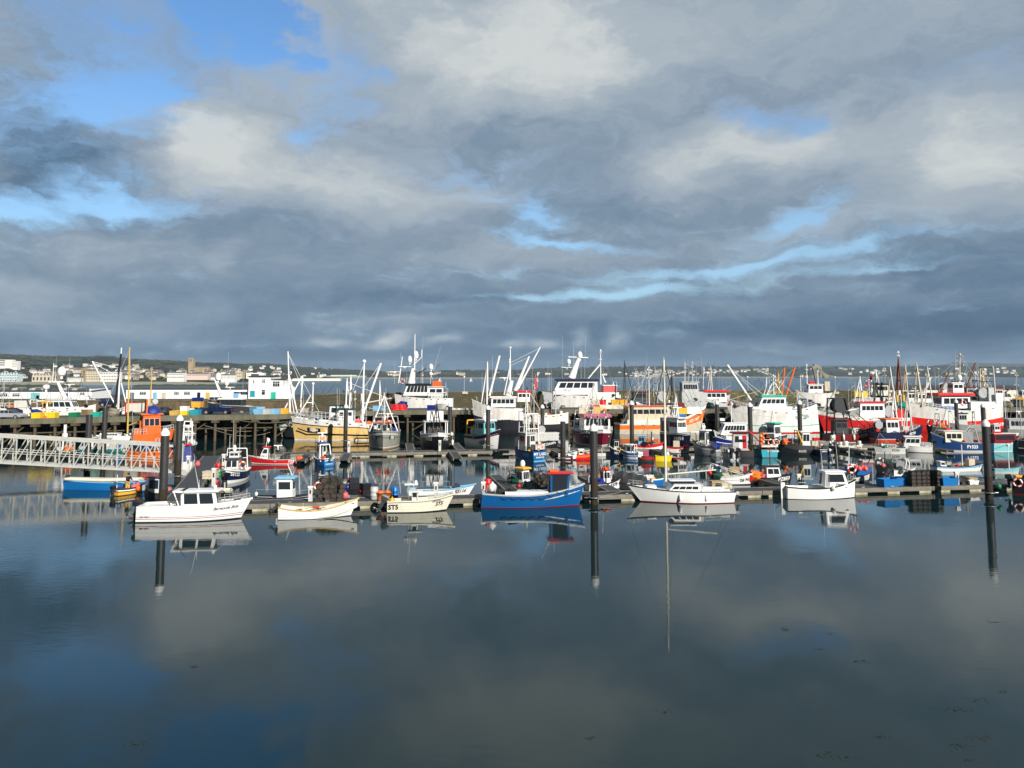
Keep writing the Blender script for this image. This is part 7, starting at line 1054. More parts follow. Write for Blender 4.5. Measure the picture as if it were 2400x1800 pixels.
# far side of the wall: right hand cluster
b = Boat(1866, 1950, 988, 176, zo=40, label='small white trawler with red gear beyond the parked black car', short='small white trawler beyond the black car', name='trawler', cat='trawler', r=.3, fb=(26, 24, 30), bands=[(1, 'white')], bul=4, deck='lgrey', gun='white'); b.house(.3, .7, .7, 18, 'white', 'offwhite', (3, 3, 2), z=26); b.mast(.7, 0, 46, 90, .12, 'white', 0, True, cross=2); b.mast(.4, 0, 46, 74, .14, 'white', 0, True); b.mast(.88, 0, 30, 62, .16, 'offwhite', 0, True); b.pipe('derrick', [(.45, 0, 44), (.55, 0, 86)], .12, 'navy'); b.box('red_net', .5, .64, -.3, .3, 46, 52, 'red'); b.box('rack', .1, .24, -.5, .5, 30, 52, 'beige'); b.clutter(.1, .9, 8, 83, ('fish_box', 'rope_coil', 'buoy', 'barrel'))
b = Boat(1996, 2110, 990, 178, zo=28, label='yellow sterned trawler with a raked red mast near the right hand wall', short='yellow sterned trawler', name='trawler', cat='trawler', r=.28, fb=(30, 28, 34), bands=[(.4, 'navy'), (1, 'white')], bul=4, deck='lgrey', gun='white'); b.box('yellow_net_store', .72, .98, -.6, .6, 30, 44, 'byellow'); b.house(.30, .55, .7, 24, 'cream', 'dgrey', (3, 4, 2), z=34, rh=5); b.pipe('red_mast', [(.72, 0, 52), (.58, 0, 78)], .45, 'red', 8, .3); b.scan(.56, 0, 84, 2.); b.tripod(.5, 56, .4, 'white', .12, 34); b.whips((.86, 0, 44, 24), (.92, 0, 44, 22), (.65, 0, 60, 40), (.45, 0, 60, 30), (.3, 0, 60, 25)); b.pipe('slope', [(.66, 0, 34), (.54, 0, 60)], .5, 'white', 6); b.clutter(.5, .9, 6, 84)
b = Boat(2086, 2196, 994, 176, zo=26, label='green and blue hulled trawler with a white slanted bridge', short='green and blue trawler', name='trawler', cat='trawler', r=.28, fb=(22, 22, 30), bands=[(.3, 'navy'), (1, 'lgreen')], bul=4, deck='lgrey', gun='dgreen'); b.house(.10, .48, .7, 20, 'white', 'offwhite', (3, 7, 2), z=24, blean=.5, v=(.45, .85)); b.house(.5, .7, .7, 24, 'white', 'dgreen', (3, 2, 1), z=22); b.box('tan_gear', .72, .9, -.5, .5, 22, 40, 'mustard'); b.pipe('funnel', [(.3, 0, 46), (.14, 0, 82)], .4, 'offwhite', 8, .2); b.tripod(.8, 100, .9, 'rust', .18, 24, -.1); b.tripod(.66, 84, .6, 'beige', .14, 24, -.1); b.mast(.8, 0, 104, 140, .12, 'white', 0, True, cross=2); b.clutter(.1, .9, 8, 85, ('fish_box', 'rope_coil', 'barrel'))
b = Boat(2196, 2330, 990, 184, zo=40, label='rusty scalloper with clustered masts under the long shed', short='rusty scalloper', name='trawler', cat='trawler', r=.28, fb=(20, 20, 26), bands=[(1, 'dgrey')], bul=4, deck='brown', gun='rust'); b.box('drum_house', .82, .98, -.5, .5, 20, 34, 'offwhite'); b.drum(.9, 0, 42, 9, 12, 'dgreen'); b.gantry(.3, 40, .8, 'rust', .15); b.tripod(.2, 60, .6, 'mustard', .14, 22, .1); b.mast(.32, 0, 22, 70, .14, 'offwhite', 0, True, cross=2); b.mast(.22, 0, 22, 66, .14, 'white', 0, True, cross=3); b.mast(.1, 0, 22, 62, .12, 'lgrey', 0, True, cross=1); b.house(.4, .55, .6, 18, 'lgrey', 'dred', (3, 3, 1), z=20); b.whips((.15, 0, 40, 50), (.4, 0, 40, 50), (.28, .2, 40, 60)); b.clutter(.05, .9, 10, 86, ('fish_box', 'rope_coil', 'buoy', 'barrel'))
b = Boat(2318, 2364, 993, 174, zo=39, label='small bright red trawler with a white wheelhouse under the long shed', short='small bright red trawler', name='trawler', cat='trawler', r=.4, fb=(22, 22, 24), bands=[(.85, 'red'), (1, 'white')], bul=3, deck='lgrey', gun='white'); b.house(.4, .85, .7, 18, 'white', 'red', (3, 3, 1), z=22, rh=1.5); b.clutter(.1, .4, 3, 87)
b = Boat(2376, 2440, 991, 180, zo=39, label='black hull with a yellow stripe under the end of the long shed', short='black and yellow hull', name='trawler', cat='trawler', r=.3, fb=(20, 18, 22), bands=[(.55, 'black'), (1, 'yellow')], bul=3, deck='lgrey', gun='offwhite'); b.house(.4, .8, .7, 16, 'offwhite', 'offwhite', (3, 3, 1), z=18); b.mast(.5, 0, 36, 90, .1, 'dgrey', 0, True, cross=3)
# ================================================================== LEFT, by the footbridge
b = Boat(318, 412, 1046, 35, 'tall orange pilot boat with a blue covered upper deck behind the footbridge', 'orange pilot boat', 'pilot_boat', 'pilot boat', r=.42, fb=(26, 26, 34), bands=[(.3, 'navy'), (1, 'orange')], bul=5, deck='orange', gun='orange'); b.house(.22, .66, .74, 44, 'orange', 'dorange', (2, 3, 2), z=26, v=(.45, .8), fr='white', rh=3)
g = MB(); c = b.p(.46, 0, 72); g.lathe([(1.35, 0), (1.3, .5), (.9, 1.0), (.4, 1.25), (.05, 1.3)], c, 9); g.build('blue_cover', mat('blue_tarpaulin', (.015, .03, .22), .35, .3, .05, scale=2), b.o)
b.gantry(.3, 34, .6, 'dorange', .13, 70); b.pipe('ladder', [(.2, .7, 30), (.2, .7, 66)], .12, 'dorange'); b.drum(.35, .3, 100, 6, 5, 'dgrey', 'lgrey'); b.drum(.5, -.3, 100, 6, 5, 'dgrey', 'lgrey'); b.mast(.4, 0, 76, 180, .11, 'mustard', -.0, False, stays=False); b.rail(.02, .3, 12, 4, 'lgrey', .04); b.rail(.7, .98, 12, 4, 'lgrey', .04); b.box('orange_locker', .02, .18, -.8, -.1, 26, 38, 'orange'); b.clutter(.02, .2, 4, 90, ('buoy', 'fish_box'), {'buoy': 'white', 'fish_box': 'white'})
b = Boat(300, 388, 1074, 182, 'orange and blue inflatable rescue launch seen through the footbridge', 'orange inflatable rescue launch', 'inflatable_boat', 'inflatable boat', r=.34, fb=(18, 16, 22), bands=[(.5, 'dorange'), (.6, 'red'), (.95, 'dorange'), (1, 'mustard')], bul=3, deck='dgrey', gun='black', gw=.4); b.box('blue_seat', .3, .5, -.4, .4, 16, 32, 'rblue'); b.gantry(.15, 30, .7, 'lgrey', .06); b.outboard(0, 'black')
b = Boat(426, 470, 1100, 105, 'blue sheeted boat with a red top at the end of the footbridge', 'blue sheeted boat', 'covered_boat', 'boat', r=.5, fb=(16, 15, 20), bands=[(1, 'white')], bul=3, deck='grey', gun='white'); g = MB(); q = [b.p(t, y, z) for t, y, z in ((.1, -.9, 14), (.9, -.7, 16), (.9, .7, 16), (.1, .9, 14), (.2, -.5, 50), (.7, -.3, 54), (.7, .3, 54), (.2, .5, 50))]; g.hexa(q); g.build('blue_sheet', MATS['blue_tarpaulin'], b.o); b.box('red_top', .15, .6, -.4, .4, 53, 56, 'red'); b.rail(.5, .98, 14, 4, 'steel', .03); b.mast(.3, 0, 50, 96, .05, 'white', 0, False, cross=1)
b = Boat(428, 470, 1060, 96, 'grey boat with a tall white radar frame beyond the blue sheeted boat', 'boat with the tall radar frame', r=.46, fb=(16, 15, 20), bands=[(1, 'dgrey')], bul=4, deck='grey', gun='white'); b.gantry(.3, 56, .6, 'white', .1, 12, .05); b.scan(.35, 0, 56, 1.5); b.scan(.4, .3, 40, 1.3); b.tripod(.6, 50, .6, 'white', .09, 16); b.house(.4, .6, .6, 22, 'white', 'white', (2, 2, 2), z=16); b.clutter(.1, .4, 4, 95)
b = Boat(126, 196, 1076, 150, 'white wheelhouse boat with black hull seen through the footbridge', 'white wheelhouse boat under the footbridge', r=.40, fb=(18, 17, 24), bands=[(1, 'black')], bul=5, deck='grey', gun='lgrey'); b.house(.4, .8, .75, 26, 'white', 'white', (4, 3, 2), z=18, v=(.35, .85)); b.box('life_raft', .5, .6, -.3, .3, 48, 56, 'white'); b.pipe('mast', [(.55, 0, 46), (.55, 0, 76)], .2, 'white')
b = Boat(218, 316, 1042, 182, 'slim white yacht hull moored under the quay behind the footbridge', 'slim white yacht', 'sailing_yacht', 'sailing yacht', r=.26, fb=(18, 17, 22), bands=[(1, 'white')], bul=1, deck='offwhite', gun='white', ws=.6, rake=.12); b.house(.3, .6, .6, 8, 'white', 'white', (0, 4, 0), z=17, door=False, rh=1); b.clutter(.1, .8, 4, 93, ('buoy', 'rope_coil'), {'buoy': 'white'})
g = MB(); a = b.p(.12, 0, 24); c = b.p(.16, 0, 224); g.tube(a, c, .14, .10, n=8); g.build('mast', 'mustard', b.o); b.pipe('boom', [(.12, 0, 42), (-.3, 0, 58)], .09, 'mustard'); b.wires([((.16, 0, 220), (.9, 0, 22)), ((.16, 0, 220), (-.02, 0, 20))], 'lgrey', .03)
b = Boat(200, 300, 1060, 4, 'long grey workboat with winches below the quay edge', 'long grey workboat', 'workboat', 'boat', r=.26, fb=(13, 12, 15), bands=[(.5, 'teal'), (1, 'lgrey')], bul=3, deck='grey', gun='lgrey'); b.house(.2, .36, .6, 20, 'lgrey', 'lgrey', (2, 2, 1), z=12); b.house(.54, .66, .5, 18, 'offwhite', 'lgrey', (2, 1, 1), z=12); b.clutter(.05, .95, 6, 94, ('barrel', 'rope_coil', 'fish_box'))
b = Boat(290, 335, 1036, 176, 'small white launch with red fender posts under the quay', 'small white launch under the quay', 'launch', 'boat', r=.34, fb=(16, 15, 19), bands=[(1, 'offwhite')], bul=3, deck='grey', gun='white'); b.house(.3, .6, .6, 12, 'white', 'white', (2, 2, 1), z=15)
# vessels lying beyond the left quay
b = Boat(-60, 100, 1003, 2, zo=10, label='white workboat with a black stern frame behind the silver car', short='white workboat behind the silver car', name='workboat', cat='vessel', r=.24, fb=(36, 34, 36), bands=[(1, 'white')], bul=3, deck='lgrey', gun='white', p=3); b.rail(.1, .6, 12, 8, 'offwhite', .05); b.box('white_bin', .66, .84, -.8, .1, 36, 52, 'offwhite'); b.pipe('stern_frame', [(.84, -.8, 54), (.96, -.8, 18)], .14, 'black'); b.gantry(.88, 18, .8, 'white', .1, 36); b.whips((.42, 0, 40, 76), (.7, 0, 40, 40)); b.clutter(.3, .8, 6, 96)
b = Boat(86, 226, 1001, 3, zo=11, label='white patrol launch with four square side windows behind the yellow tubs', short='white patrol launch', name='patrol_launch', cat='vessel', r=.24, fb=(28, 28, 40), bands=[(1, 'white')], bul=3, deck='lgrey', gun='white', rake=-.0, p=3); b.house(.24, .70, .8, 20, 'white', 'offwhite', (3, 4, 2), z=30, v=(.3, .82), rh=2, over=.1, lean=.5); b.box('canopy', .02, .34, -.7, .7, 47, 50, 'cream'); b.pipe('mast', [(.50, 0, 52), (.36, 0, 92)], .55, 'white', 8, .25); b.pipe('mast_platform', [(.22, 0, 92), (.46, 0, 92)], .2, 'white'); b.gantry(.30, 14, .4, 'white', .06, 92); b.dome(.42, 0, 112, .85, 1.3); b.mast(.28, 0, 92, 136, .1, 'white', 0, False, stays=False); b.whips((.30, .3, 92, 62), (.54, 0, 54, 96), (.84, 0, 40, 60)); b.dome(.18, 0, 80, .7, .6); b.scan(.56, 0, 84, 2.); b.clutter(.02, .3, 6, 98, ('rope_coil', 'buoy', 'fish_box'), {'buoy': 'white'})
b = Boat(210, 316, 999, 4, zo=9, label='white trawler bow with a folded white crane behind the dark piles', short='white crane boat', name='trawler', cat='trawler', r=.26, fb=(14, 16, 34), bands=[(.15, 'black'), (1, 'white')], bul=3, deck='lgrey', gun='white', rake=-.02); b.rail(.35, .98, 9, 8, 'white', .05); b.pipe('crane_jib', [(.62, 0, 34), (.06, 0, 140)], .16, 'white', 6); b.mast(.66, 0, 30, 138, .22, 'white', 0, False, stays=False); b.wires([((.06, 0, 140), (.64, 0, 124)), ((.06, 0, 138), (.5, 0, 112)), ((.5, 0, 112), (.64, 0, 124))], 'white', .06); b.pipe('derrick', [(.7, 0, 90), (.84, 0, 36)], .14, 'white', 6); b.pipe('black_mast', [(.60, -.9, -20), (.72, -.9, 158)], .28, 'black', 8, .2); b.pipe('mast_tip', [(.72, -.9, 158), (.722, -.9, 172)], .14, 'white')
b = Boat(488, 592, 1000, 176, zo=24, label='dark glazed pilot launch with white satellite domes behind the navy pickup', short='dark glazed pilot launch', name='pilot_launch', cat='vessel', r=.26, fb=(22, 24, 32), bands=[(.4, 'white'), (1, 'dgrey')], bul=3, deck='grey', gun='offwhite', rake=.0, ws=.9); b.house(.16, .64, .8, 14, 'dgrey', 'white', (3, 5, 2), z=24, v=(.2, .9), lean=-.5, rh=3); b.pipe('mast', [(.68, 0, 44), (.86, 0, 84)], .4, 'white', 8, .2); b.dome(.78, 0, 86, .62, 1.6); b.dome(.58, 0, 74, .5, 1.6); b.scan(.50, 0, 64, 2.); b.whips((.55, .2, 44, 104), (.2, 0, 40, 50)); b.pipe('flat_bar', [(.1, 0, 52), (.4, 0, 54)], .16, 'navy')
# ================================================================== on the quay
def car(label, px, py, D_, rz, col, kind='saloon', name='parked_car', cat='car'):
    p = atY(px, 880, D_); o = thing(name, label, cat, (p.x, p.y, QZ + .01 if D_ < 186 else 5.26), rz); body = {'saloon': ([(-2.3, .35), (2.3, .35), (2.35, .6), (2.1, .82), (1.0, .95), (-1.8, .98), (-2.3, .85)], [(-1.7, .95), (-1.05, 1.38), (.2, 1.42), (1.15, .93)]),
        'suv': ([(-2.2, .4), (2.2, .4), (2.25, .8), (2.1, 1.0), (1.0, 1.12), (-2.1, 1.12), (-2.25, .8)], [(-2.05, 1.1), (-1.9, 1.75), (.4, 1.78), (1.1, 1.1)]), 'pickup': ([(-2.6, .5), (2.6, .5), (2.65, .95), (2.4, 1.15), (1.3, 1.25), (-2.6, 1.2)], [(-.6, 1.2), (-.4, 1.85), (.9, 1.85), (1.5, 1.22)]),
        'van': ([(-2.5, .35), (2.6, .35), (2.6, .9), (2.2, 1.15), (1.7, 1.3), (1.1, 2.1), (-2.4, 2.15), (-2.5, 1.0)], [(.9, 1.3), (.9, 1.95), (1.15, 1.95), (1.72, 1.3)])}[kind]
    def ext(poly, w, w2, zt, m, m2=None):
        n = len(poly); g = MB(); vs = [(x, -(w if z < zt else w2), z) for x, z in poly] + [(x, (w if z < zt else w2), z) for x, z in poly]
        g.add(vs, [tuple(range(n)), tuple(reversed(range(n, 2 * n)))] + [(i, n + i, n + (i + 1) % n, (i + 1) % n) for i in range(n)], 0); return g
    ext(body[0], .88, .80 if kind == 'van' else .86, 1.5 if kind == 'van' else .9, 0).build('body', mat('car_' + col, PAL[col], .2, .05, spec=.8), o)
    g = ext(body[1], .83 if kind != 'van' else .885, .68 if kind != 'van' else .83, 1.15, 0); c = g.build('window', 'glass', o)
    x0, x1 = body[1][1][0], body[1][2][0]; z = body[1][1][1]
    if kind != 'van': g = MB(); g.box(x0 - .05, x1 + .05, -.70, .70, z - .03, z + .04); [g.tube((x0 + (x1 - x0) * t, s_ * .70, z), (x0 + (x1 - x0) * t * 1.1, s_ * .85, body[1][0][1]), .04, n=4) for t in (0, .5, 1) for s_ in (-1, 1)]; g.build('roof', MATS['car_' + col], o)
    wx = 1.45 if kind != 'pickup' else 1.7
    for x in (-wx, wx):
        for s_ in (-1, 1):
            g = MB(); rr = .33 if kind == 'saloon' else .38; g.lathe([(rr, -.11), (rr, .11)], (x, s_ * .80, rr), 16, 0, 'y'); w_ = g.build('wheel', 'rubber', o); g = MB(); g.lathe([(rr * .6, -.12), (rr * .6, .12)], (x, s_ * .80, rr), 12, 0, 'y'); g.build('rim', 'steel', w_)
    for s_ in (-1, 1): g = MB(); xx = body[0][2][0]; g.box(xx - .15, xx + .01, s_ * .7 - .14, s_ * .7 + .14, .62, .76); g.build('headlight', 'lgrey', o); g = MB(); xx = body[0][0][0]; g.box(xx - .03, xx + .1, s_ * .7 - .14, s_ * .7 + .14, .7, .86); g.build('tail_light', 'red', o)
    return o
PAL['silver'] = (.35, .37, .40); PAL['white2'] = (.8, .8, .8)
car('silver saloon car parked on the quay at the left edge', 28, 985, 122, 0, 'silver'); car('dark estate car parked behind the white sheds gap', 262, 942, 172, .3, 'navy', 'suv'); car('white van parked at the end of the left shed', 200, 943, 182, 0, 'white2', 'van', 'parked_van', 'van'); car('white off road car parked in front of the sheds', 514, 942, 183, 0, 'white2', 'suv'); car('black car beside the left shed at the edge of the photo', 6, 944, 178, 0, 'black', 'saloon')
car('navy pickup with a yellow door badge parked on the quay', 513, 976, 137, math.pi, 'navy', 'pickup', 'parked_pickup', 'pickup'); car('black off road car parked on the quay near the white trawler stern', 1893, 958, 163, 0, 'black', 'suv'); car('grey hatchback on the quay right of the yellow fish tubs', 1488, 960, 160, .2, 'silver', 'saloon')
bx = thing('box_truck', 'white box truck body with a red frame on the quay behind the orange boat', 'truck', (atY(332, 880, 133).x, 133, QZ)); g = MB(); g.box(-1.9, 1.6, -1, 1, .6, 2.1); g.build('cargo_box', 'offwhite', bx); g = MB(); g.box(-2.1, -1.95, -1.05, 1.05, .2, 2.3); g.box(-2.1, .3, -1.05, -.98, 2.12, 2.25); g.build('frame', 'red', bx)
for x in (-1, 1.2): g = MB(); g.lathe([(.4, -1.02), (.4, -.7)], (x, 0, .4), 14, 0, 'y'); g.build('wheel', 'rubber', bx)
def qitem(kind, col, px, py_, lab, s_=1., stack=0, back=1.2, rz=0., w_=None):
    D_ = qpt(px).y + back; x = atY(px, 880, D_).x; return item(kind, col, (x, D_, QZ + .01 + stack), rz, s_, lab, lab if 'low row' in lab else None)
qitem('fish_tub', 'byellow', 94, 0, 'left hand yellow fish tub on the quay edge', 1.1 * 1.1); qitem('fish_tub', 'byellow', 128, 0, 'right hand yellow fish tub on the quay edge', 1.2); qitem('crate', 'orange', 110, 0, 'orange crate between the two yellow tubs', .9)
qitem('fish_tub', 'green', 179, 0, 'green fish tub on the quay left of the dark piles', 1.1); qitem('fish_tub', 'lgreen', 231, 0, 'pale green fish tub between the two dark piles', 1.1)
for i, x in enumerate((108, 112, 117)): o = thing('marker_flag', f'yellow topped marker stick bundle behind the yellow tubs', 'marker stick', (atY(x, 880, 123).x, 123, QZ), 0, 'yellow marker sticks'); g = MB(); g.tube((0, 0, 0), ((i - 1) * .3, 0, 2.6), .03, n=5); g.build('stick', 'yellow', o); g = MB(); g.cbox(((i - 1) * .3, 0, 2.6), (.35, .05, .4)); g.build('flag', 'yellow', o)
qitem('fish_tub', 'mustard', 413, 0, 'mustard tub behind the front left pile', 1.1); qitem('fish_tub', 'mustard', 424, 0, 'second mustard tub behind the front left pile', 1.1, back=2.6); qitem('fish_tub', 'white', 436, 0, 'white tub on a yellow base on the quay', 1., .8); qitem('fish_tub', 'byellow', 436, 0, 'yellow tub under the white tub', 1.); qitem('fish_tub', 'turq', 461, 0, 'turquoise tub left of the navy pickup', 1.25); qitem('fish_tub', 'white', 446, 0, 'white tub behind the turquoise tub', 1.5, .0, 3.5); qitem('fish_tub', 'yellow', 465, 0, 'yellow tub stacked behind the turquoise tub', 1.3, 1.3, 3.5); qitem('fish_box', 'rblue', 466, 0, 'royal blue sheet bundle on the stacked yellow tub', 2.2, 2.3, 3.5)
for x, c, l in ((610, 'lblue', 'pale blue fish tub, first in the row left of the white trawler'), (628, 'lgrey', 'grey fish tub second in the row left of the white trawler'), (649, 'lblue', 'pale blue fish tub third in the row left of the white trawler'), (669, 'yellow', 'yellow fish tub last in the row behind the white bow'), (886, 'lblue', 'pale blue fish tub behind the yellow trawler derricks'), (900, 'lblue', 'second pale blue fish tub behind the yellow trawler derricks'), (1012, 'rblue', 'royal blue sheeted tub on the quay below the black roofed trawler')): qitem('fish_tub', c, x, 0, l, 1.3)
for i, (x, c, st, l) in enumerate(((929, 'red', 0, 'left hand red coiled hose reel on the quay'), (940, 'red', 0, 'right hand red coiled hose reel on the quay'))): qitem('rope_coil', c, x, 0, l, 4., .0)
for x, c, st, l in ((1393, 'red', 0, 'red fish tub bottom left of the coloured stack'), (1395, 'beige', 1, 'beige fish tub above the red one'), (1410, 'red', 1, 'red fish tub at the top of the coloured stack'), (1412, 'cream', 0, 'cream fish tub under the red one'), (1428, 'cream', 0, 'cream fish tub in the middle of the bottom row'), (1441, 'yellow', 1, 'yellow fish tub at the top of the stack'), (1443, 'offwhite', 0, 'off white fish tub in the bottom row'), (1460, 'yellow', 1, 'last yellow fish tub at the right of the stack'), (1459, 'offwhite', 0, 'sheeted white fish tub at the right of the bottom row'), (1371, 'offwhite', 0, 'white bagged tub left of the coloured stack')): qitem('fish_tub', c, x, 0, l, 1.25, st * .98)
for x, l in ((1360, 'left of the coloured tub stack'), (1050, 'beside the white piles on the quay')): qitem('rope_coil', 'lgrey', x, 0, 'grey rope coil ' + l, 2.)
for i in range(9): x = 1062 + i * 6; qitem('fish_box', ('white', 'lgrey')[i % 2], x, 0, 'white pallet box in the low row on the quay', 1.3, 0, 1.0)
# small upright structures on the wall: lamp posts and net racks
for x, yt, lab in ((1088, 885, 'thin lamp post on the wall left of the hoarding'), (1752, 885, 'round topped lamp post on the wall behind the white derrick'), (1957, 886, 'thin lamp post on the wall right of the island'), (1260, 880, 'tall lamp post on the wall by the red flag'), (1288, 878, 'lamp post with a white head behind the crane trawler')):
    D_ = interp(WL, x) + 1; p = atY(x, yt, D_); z0 = atY(x, 917, D_).z - .6; o = thing('lamp_post', lab, 'lamp post', (p.x, D_, z0)); g = MB(); g.tube((0, 0, 0), (0, 0, p.z - z0), .07, .05, n=6); g.build('pole', 'lgrey', o); g = MB(); g.ball((0, 0, p.z - z0 + .15), .25, n=8, k=5); g.build('lamp_head', 'white', o)
for x, w_, lab in ((1090, 13, 'cream sign board on the wall behind the lamp post'), (1541, 10, 'small orange edged board on the wall near the yacht mast'), (1961, 11, 'cream board on the wall under the right lamp post')):
    D_ = interp(WL, x) - .5; p = atY(x, 921, D_); o = thing('sign_board', lab, 'board', (p.x, D_, p.z)); ww = w_ * D_ / F / 2; g = MB(); g.box(-ww, ww, -.05, .05, -.25, .35); g.build('board', 'beige', o)
for x0, x1, lab in ((1436, 1455, 'left hand thin scaffold frame standing on the harbour wall'), (1488, 1508, 'second thin scaffold frame standing on the harbour wall'), (1693, 1712, 'thin scaffold frame on the wall right of the grey vessel'), (1987, 2003, 'thin scaffold frame on the wall left of the long shed')):
    D_ = 199; a = atY(x0, 888, D_); c = atY(x1, 915, D_); o = thing('scaffold_frame', lab, 'scaffold'); g = MB()
    for i in range(4): z = c.z + (a.z - c.z) * i / 3; g.tube((a.x, D_, z), (c.x, D_, z), .035, n=4)
    for i in range(3): x = a.x + (c.x - a.x) * i / 2; g.tube((x, D_, c.z), (x, D_, a.z), .035, n=4); g.tube((x, D_, c.z - .6), (x, D_, c.z), .04, n=4)
    g.build('tubes', 'galv', o); g = MB(); g.tube((a.x, D_ - .1, c.z), (c.x, D_ - .1, c.z + (a.z - c.z) * .45), .05, n=4); g.build('brace', 'lgrey', o)
# moored buoys and tiny sailing boats far out on the bay
for x, y, D_, lab in ((1104, 889, 1500, 'tiny white sailing boat far out on the bay, right of the lamp post'), (1031, 889.5, 1500, 'tiny white sailing boat far out beyond the black roofed trawler'), (1259, 888.5, 1500, 'tiny white sailing boat far out behind the crane trawler')):
    p = atY(x, 880, D_); o = thing('sailing_boat', lab, 'sailing boat', (p.x, D_, 0)); g = MB(); g.hexa([(-2.6, -1, 0), (2.4, -1, 0), (2.4, 1, 0), (-2.6, 1, 0), (-3, -1.1, 1), (3.4, 0, 1.1), (3.4, .2, 1.1), (-3, 1.1, 1)]); g.build('hull', 'white', o); g = MB(); g.add([(-2.2, 0, 1.8), (.6, 0, 1.8), (.6, .05, 7), (-2.2, .1, 1.8)], [(0, 1, 2), (2, 1, 3), (0, 2, 3)]); g.tube((.7, 0, 1), (.7, 0, 7.4), .08, n=5); g.build('sail', 'white', o)
# floating weed on the foreground water
wdm = mat('floating_weed', (.02, .022, .008), .8, .3, .01)
for k, (px, py, s_) in enumerate(((316, 1745, 1.), (1838, 1473, .6), (1842, 1478, .5), (1948, 1486, .5), (1922, 1522, .4), (2018, 1550, 1.), (2334, 1459, .8), (2240, 1664, 1.3), (2295, 1642, 1.), (2350, 1622, .4), (2060, 1727, .7), (2245, 1750, 1.), (2290, 1730, .8), (1935, 1770, 1.), (1990, 1776, .8), (1563, 1669, .5), (1380, 1731, .4), (452, 1563, .4), (2275, 1784, .5))):
    r_ = random.Random(k + 5); c = at(px, py, 0); g = MB()
    for i in range(int(26 * s_)):
        x, y = r_.gauss(0, .22 * s_), r_.gauss(0, .14 * s_); a_ = r_.uniform(0, 6.3); l_ = r_.uniform(.03, .10); w_ = r_.uniform(.008, .02); u = Vector((math.cos(a_), math.sin(a_), 0)); v = Vector((-u.y, u.x, 0)); q0 = Vector((x, y, .002))
        g.add([q0 - u * l_ - v * w_, q0 + u * l_ - v * w_ * .3, q0 + u * l_ + v * w_ * .3, q0 - u * l_ + v * w_], [(0, 1, 2, 3)])
    tag(g.build('seaweed', wdm), kind='stuff').location = c
# ------------------------------------------------------------------ working clutter on every fishing vessel
for bi, b in enumerate(BOATS):
    if b.cat not in ('trawler', 'fishing boat', 'vessel'): continue
    r_ = random.Random(bi * 7 + 1); big = b.L > 11 and b.cat != 'fishing boat'; zt = lambda t: b.dz(t) / b.k - b.zo
    for i in range(5 if big else 2):
        t = r_.uniform(.06, .9); y = r_.uniform(-.6, .6) * wshape(t, b.ws, b.pp); h = r_.uniform(14, 44 if big else 24)
        b.pipe(r_.choice(('stanchion', 'vent_pipe', 'davit')), [(t, y, zt(t)), (t + r_.uniform(-.02, .02), y, zt(t) + h)] + ([(t + .03, y, zt(t) + h + 2)] if r_.random() < .5 else []), r_.uniform(.035, .07), r_.choice(('lgrey', 'dgrey', 'offwhite', 'rust', 'steel')))
    if big:
        b.clutter(.05, .9, 9, bi, ('net_heap', 'net_heap', 'fish_box', 'rope_coil'), yw=.8)
        segs = []
        for i in range(13): t = r_.uniform(.2, .8); segs.append(((t, r_.uniform(-.3, .3), zt(t) + r_.uniform(50, 90)), (min(.97, max(.03, t + r_.uniform(-.35, .35))), r_.uniform(-.8, .8), zt(.5) + r_.uniform(0, 20))))
        b.wires(segs, r_.choice(('dgrey', 'lgrey', 'black')), .028)
        b.mast(r_.uniform(.3, .7), r_.uniform(-.4, .4), zt(.5), zt(.5) + r_.uniform(60, 95), .06, r_.choice(('dgrey', 'lgrey', 'rust')), r_.uniform(-.03, .03), False, 'pole_mast', 1, False)
        b.mast(r_.uniform(.1, .9), r_.uniform(-.4, .4), zt(.5), zt(.5) + r_.uniform(40, 80), .045, r_.choice(('offwhite', 'lgrey', 'dgrey')), r_.uniform(-.02, .02), True, 'aerial_mast', 2, False); b.whips((r_.uniform(.2, .8), r_.uniform(-.5, .5), zt(.5), r_.uniform(60, 110), r_.uniform(-.02, .02), .03))
        for i in range(6):
            t = .12 + .12 * i; side = -1 if math.cos(b.rz) > 0 else 1; v = b.S(side, t, .97); g = MB(); g.box(v.x - .18, v.x + .18, v.y - .03, v.y + .03, v.z - .28, v.z - .14); g.build('scupper', 'black', b.o)
    else:
        b.clutter(.05, .4, 3, bi, ('net_heap', 'rope_coil', 'crab_pot'), yw=.6)
        segs = [((r_.uniform(.3, .6), 0, zt(.4) + r_.uniform(20, 40)), (r_.uniform(.0, 1), r_.uniform(-.5, .5), zt(.5) + 4)) for i in range(2)]
        b.wires(segs, 'dgrey', .016)
r_ = random.Random(77)
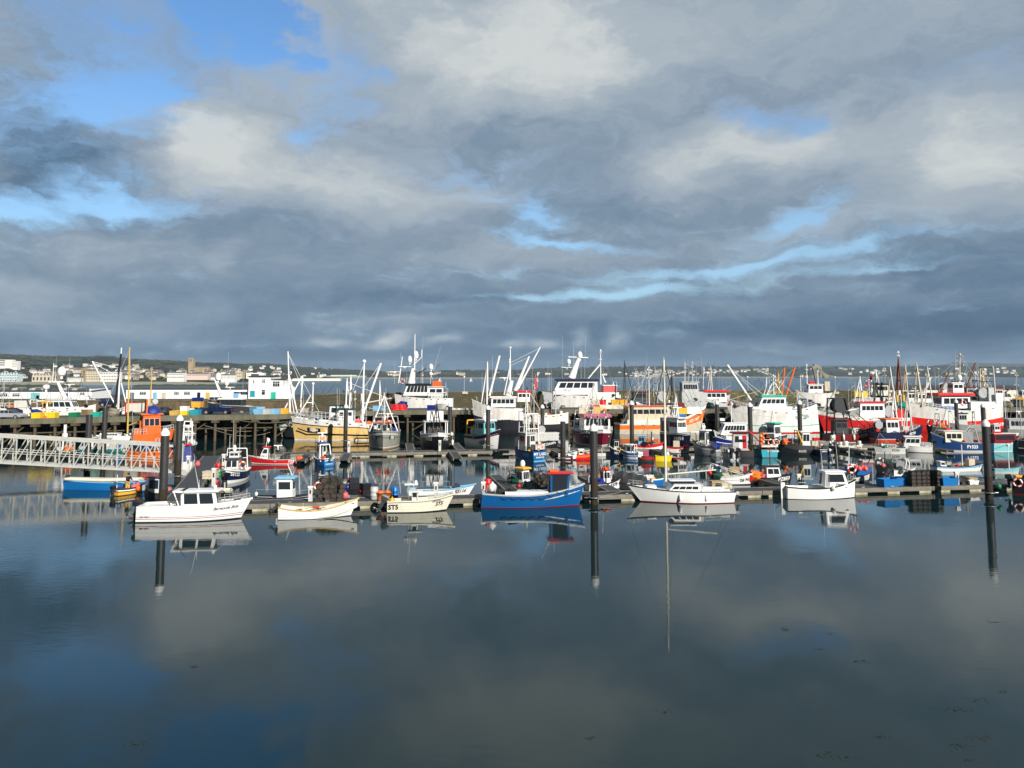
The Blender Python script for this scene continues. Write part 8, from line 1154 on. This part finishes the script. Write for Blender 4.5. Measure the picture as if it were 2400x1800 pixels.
for i in range(46):
    px = r_.uniform(-20, 2380); k = r_.choice(('net_heap', 'net_heap', 'crate', 'fish_tub', 'rope_coil')); c = {'net_heap': r_.choice(('net', 'dgreen', 'rope', 'rblue', 'black')), 'crate': r_.choice(('wood', 'brown', 'beige')), 'fish_tub': r_.choice(('lgrey', 'lblue', 'offwhite', 'dgrey')), 'rope_coil': 'rope'}[k]
    lb = CN(c) + k.replace('_', ' ') + ' standing back from the edge on the long quay'; D_ = qpt(px).y + r_.uniform(3, 11); item(k, c, (atY(px, 880, D_).x, D_, QZ + .01), r_.uniform(0, 3), r_.uniform(1.1, 1.9), lb, lb)
# mooring ropes sagging from bows to the pontoons and from the quay
def rope(label, a, c, sag=.5, r=.025, col='rope'):
    g = MB(); a = Vector(a); c = Vector(c); g.path([a.lerp(c, i / 8) - Vector((0, 0, sag * 4 * (i / 8) * (1 - i / 8))) for i in range(9)], r, 4); tag(g.build('mooring_rope', col), label, 'rope', 'mooring ropes')
rope('pale rope from the quay to the bow of the yellow trawler', qpt(520, 4.2), atY(690, 985, 135), .8, .04); rope('pale rope from the lower quay piles to the white trawler bow', qpt(480, 2.6), atY(655, 1000, 137), .9, .04); rope('rope crossing in front of the quay piles on the left', qpt(500, 2.0), atY(652, 1006, 137), 1.2, .04)
rope('slack rope across the pontoon at the central pile', onp(1376, .2), onp(1462, .3, ZP + .3), .15); rope('bow rope of the black boat PZ850', atY(1848, 1120, 73), onp(1840, .8), .1); rope('rope from the aqua launch bow down to the pontoon', atY(2384, 1028, 110), onb(2340, -1), .4, .03, 'white')
# ------------------------------------------------------------------ air between the quay and the far hills
hm_ = bpy.data.materials.new('haze_air'); hm_.use_nodes = True; t = hm_.node_tree; t.nodes.clear(); pv = t.nodes.new('ShaderNodeVolumePrincipled'); pv.inputs['Color'].default_value = (.62, .80, 1, 1); pv.inputs['Density'].default_value = .000055; pv.inputs['Anisotropy'].default_value = 0
mo = t.nodes.new('ShaderNodeOutputMaterial'); t.links.new(pv.outputs[0], mo.inputs['Volume'])
g = MB(); g.box(-9000, 9000, -80, 11000, -8, 200); tag(g.build('haze', hm_), kind='stuff')
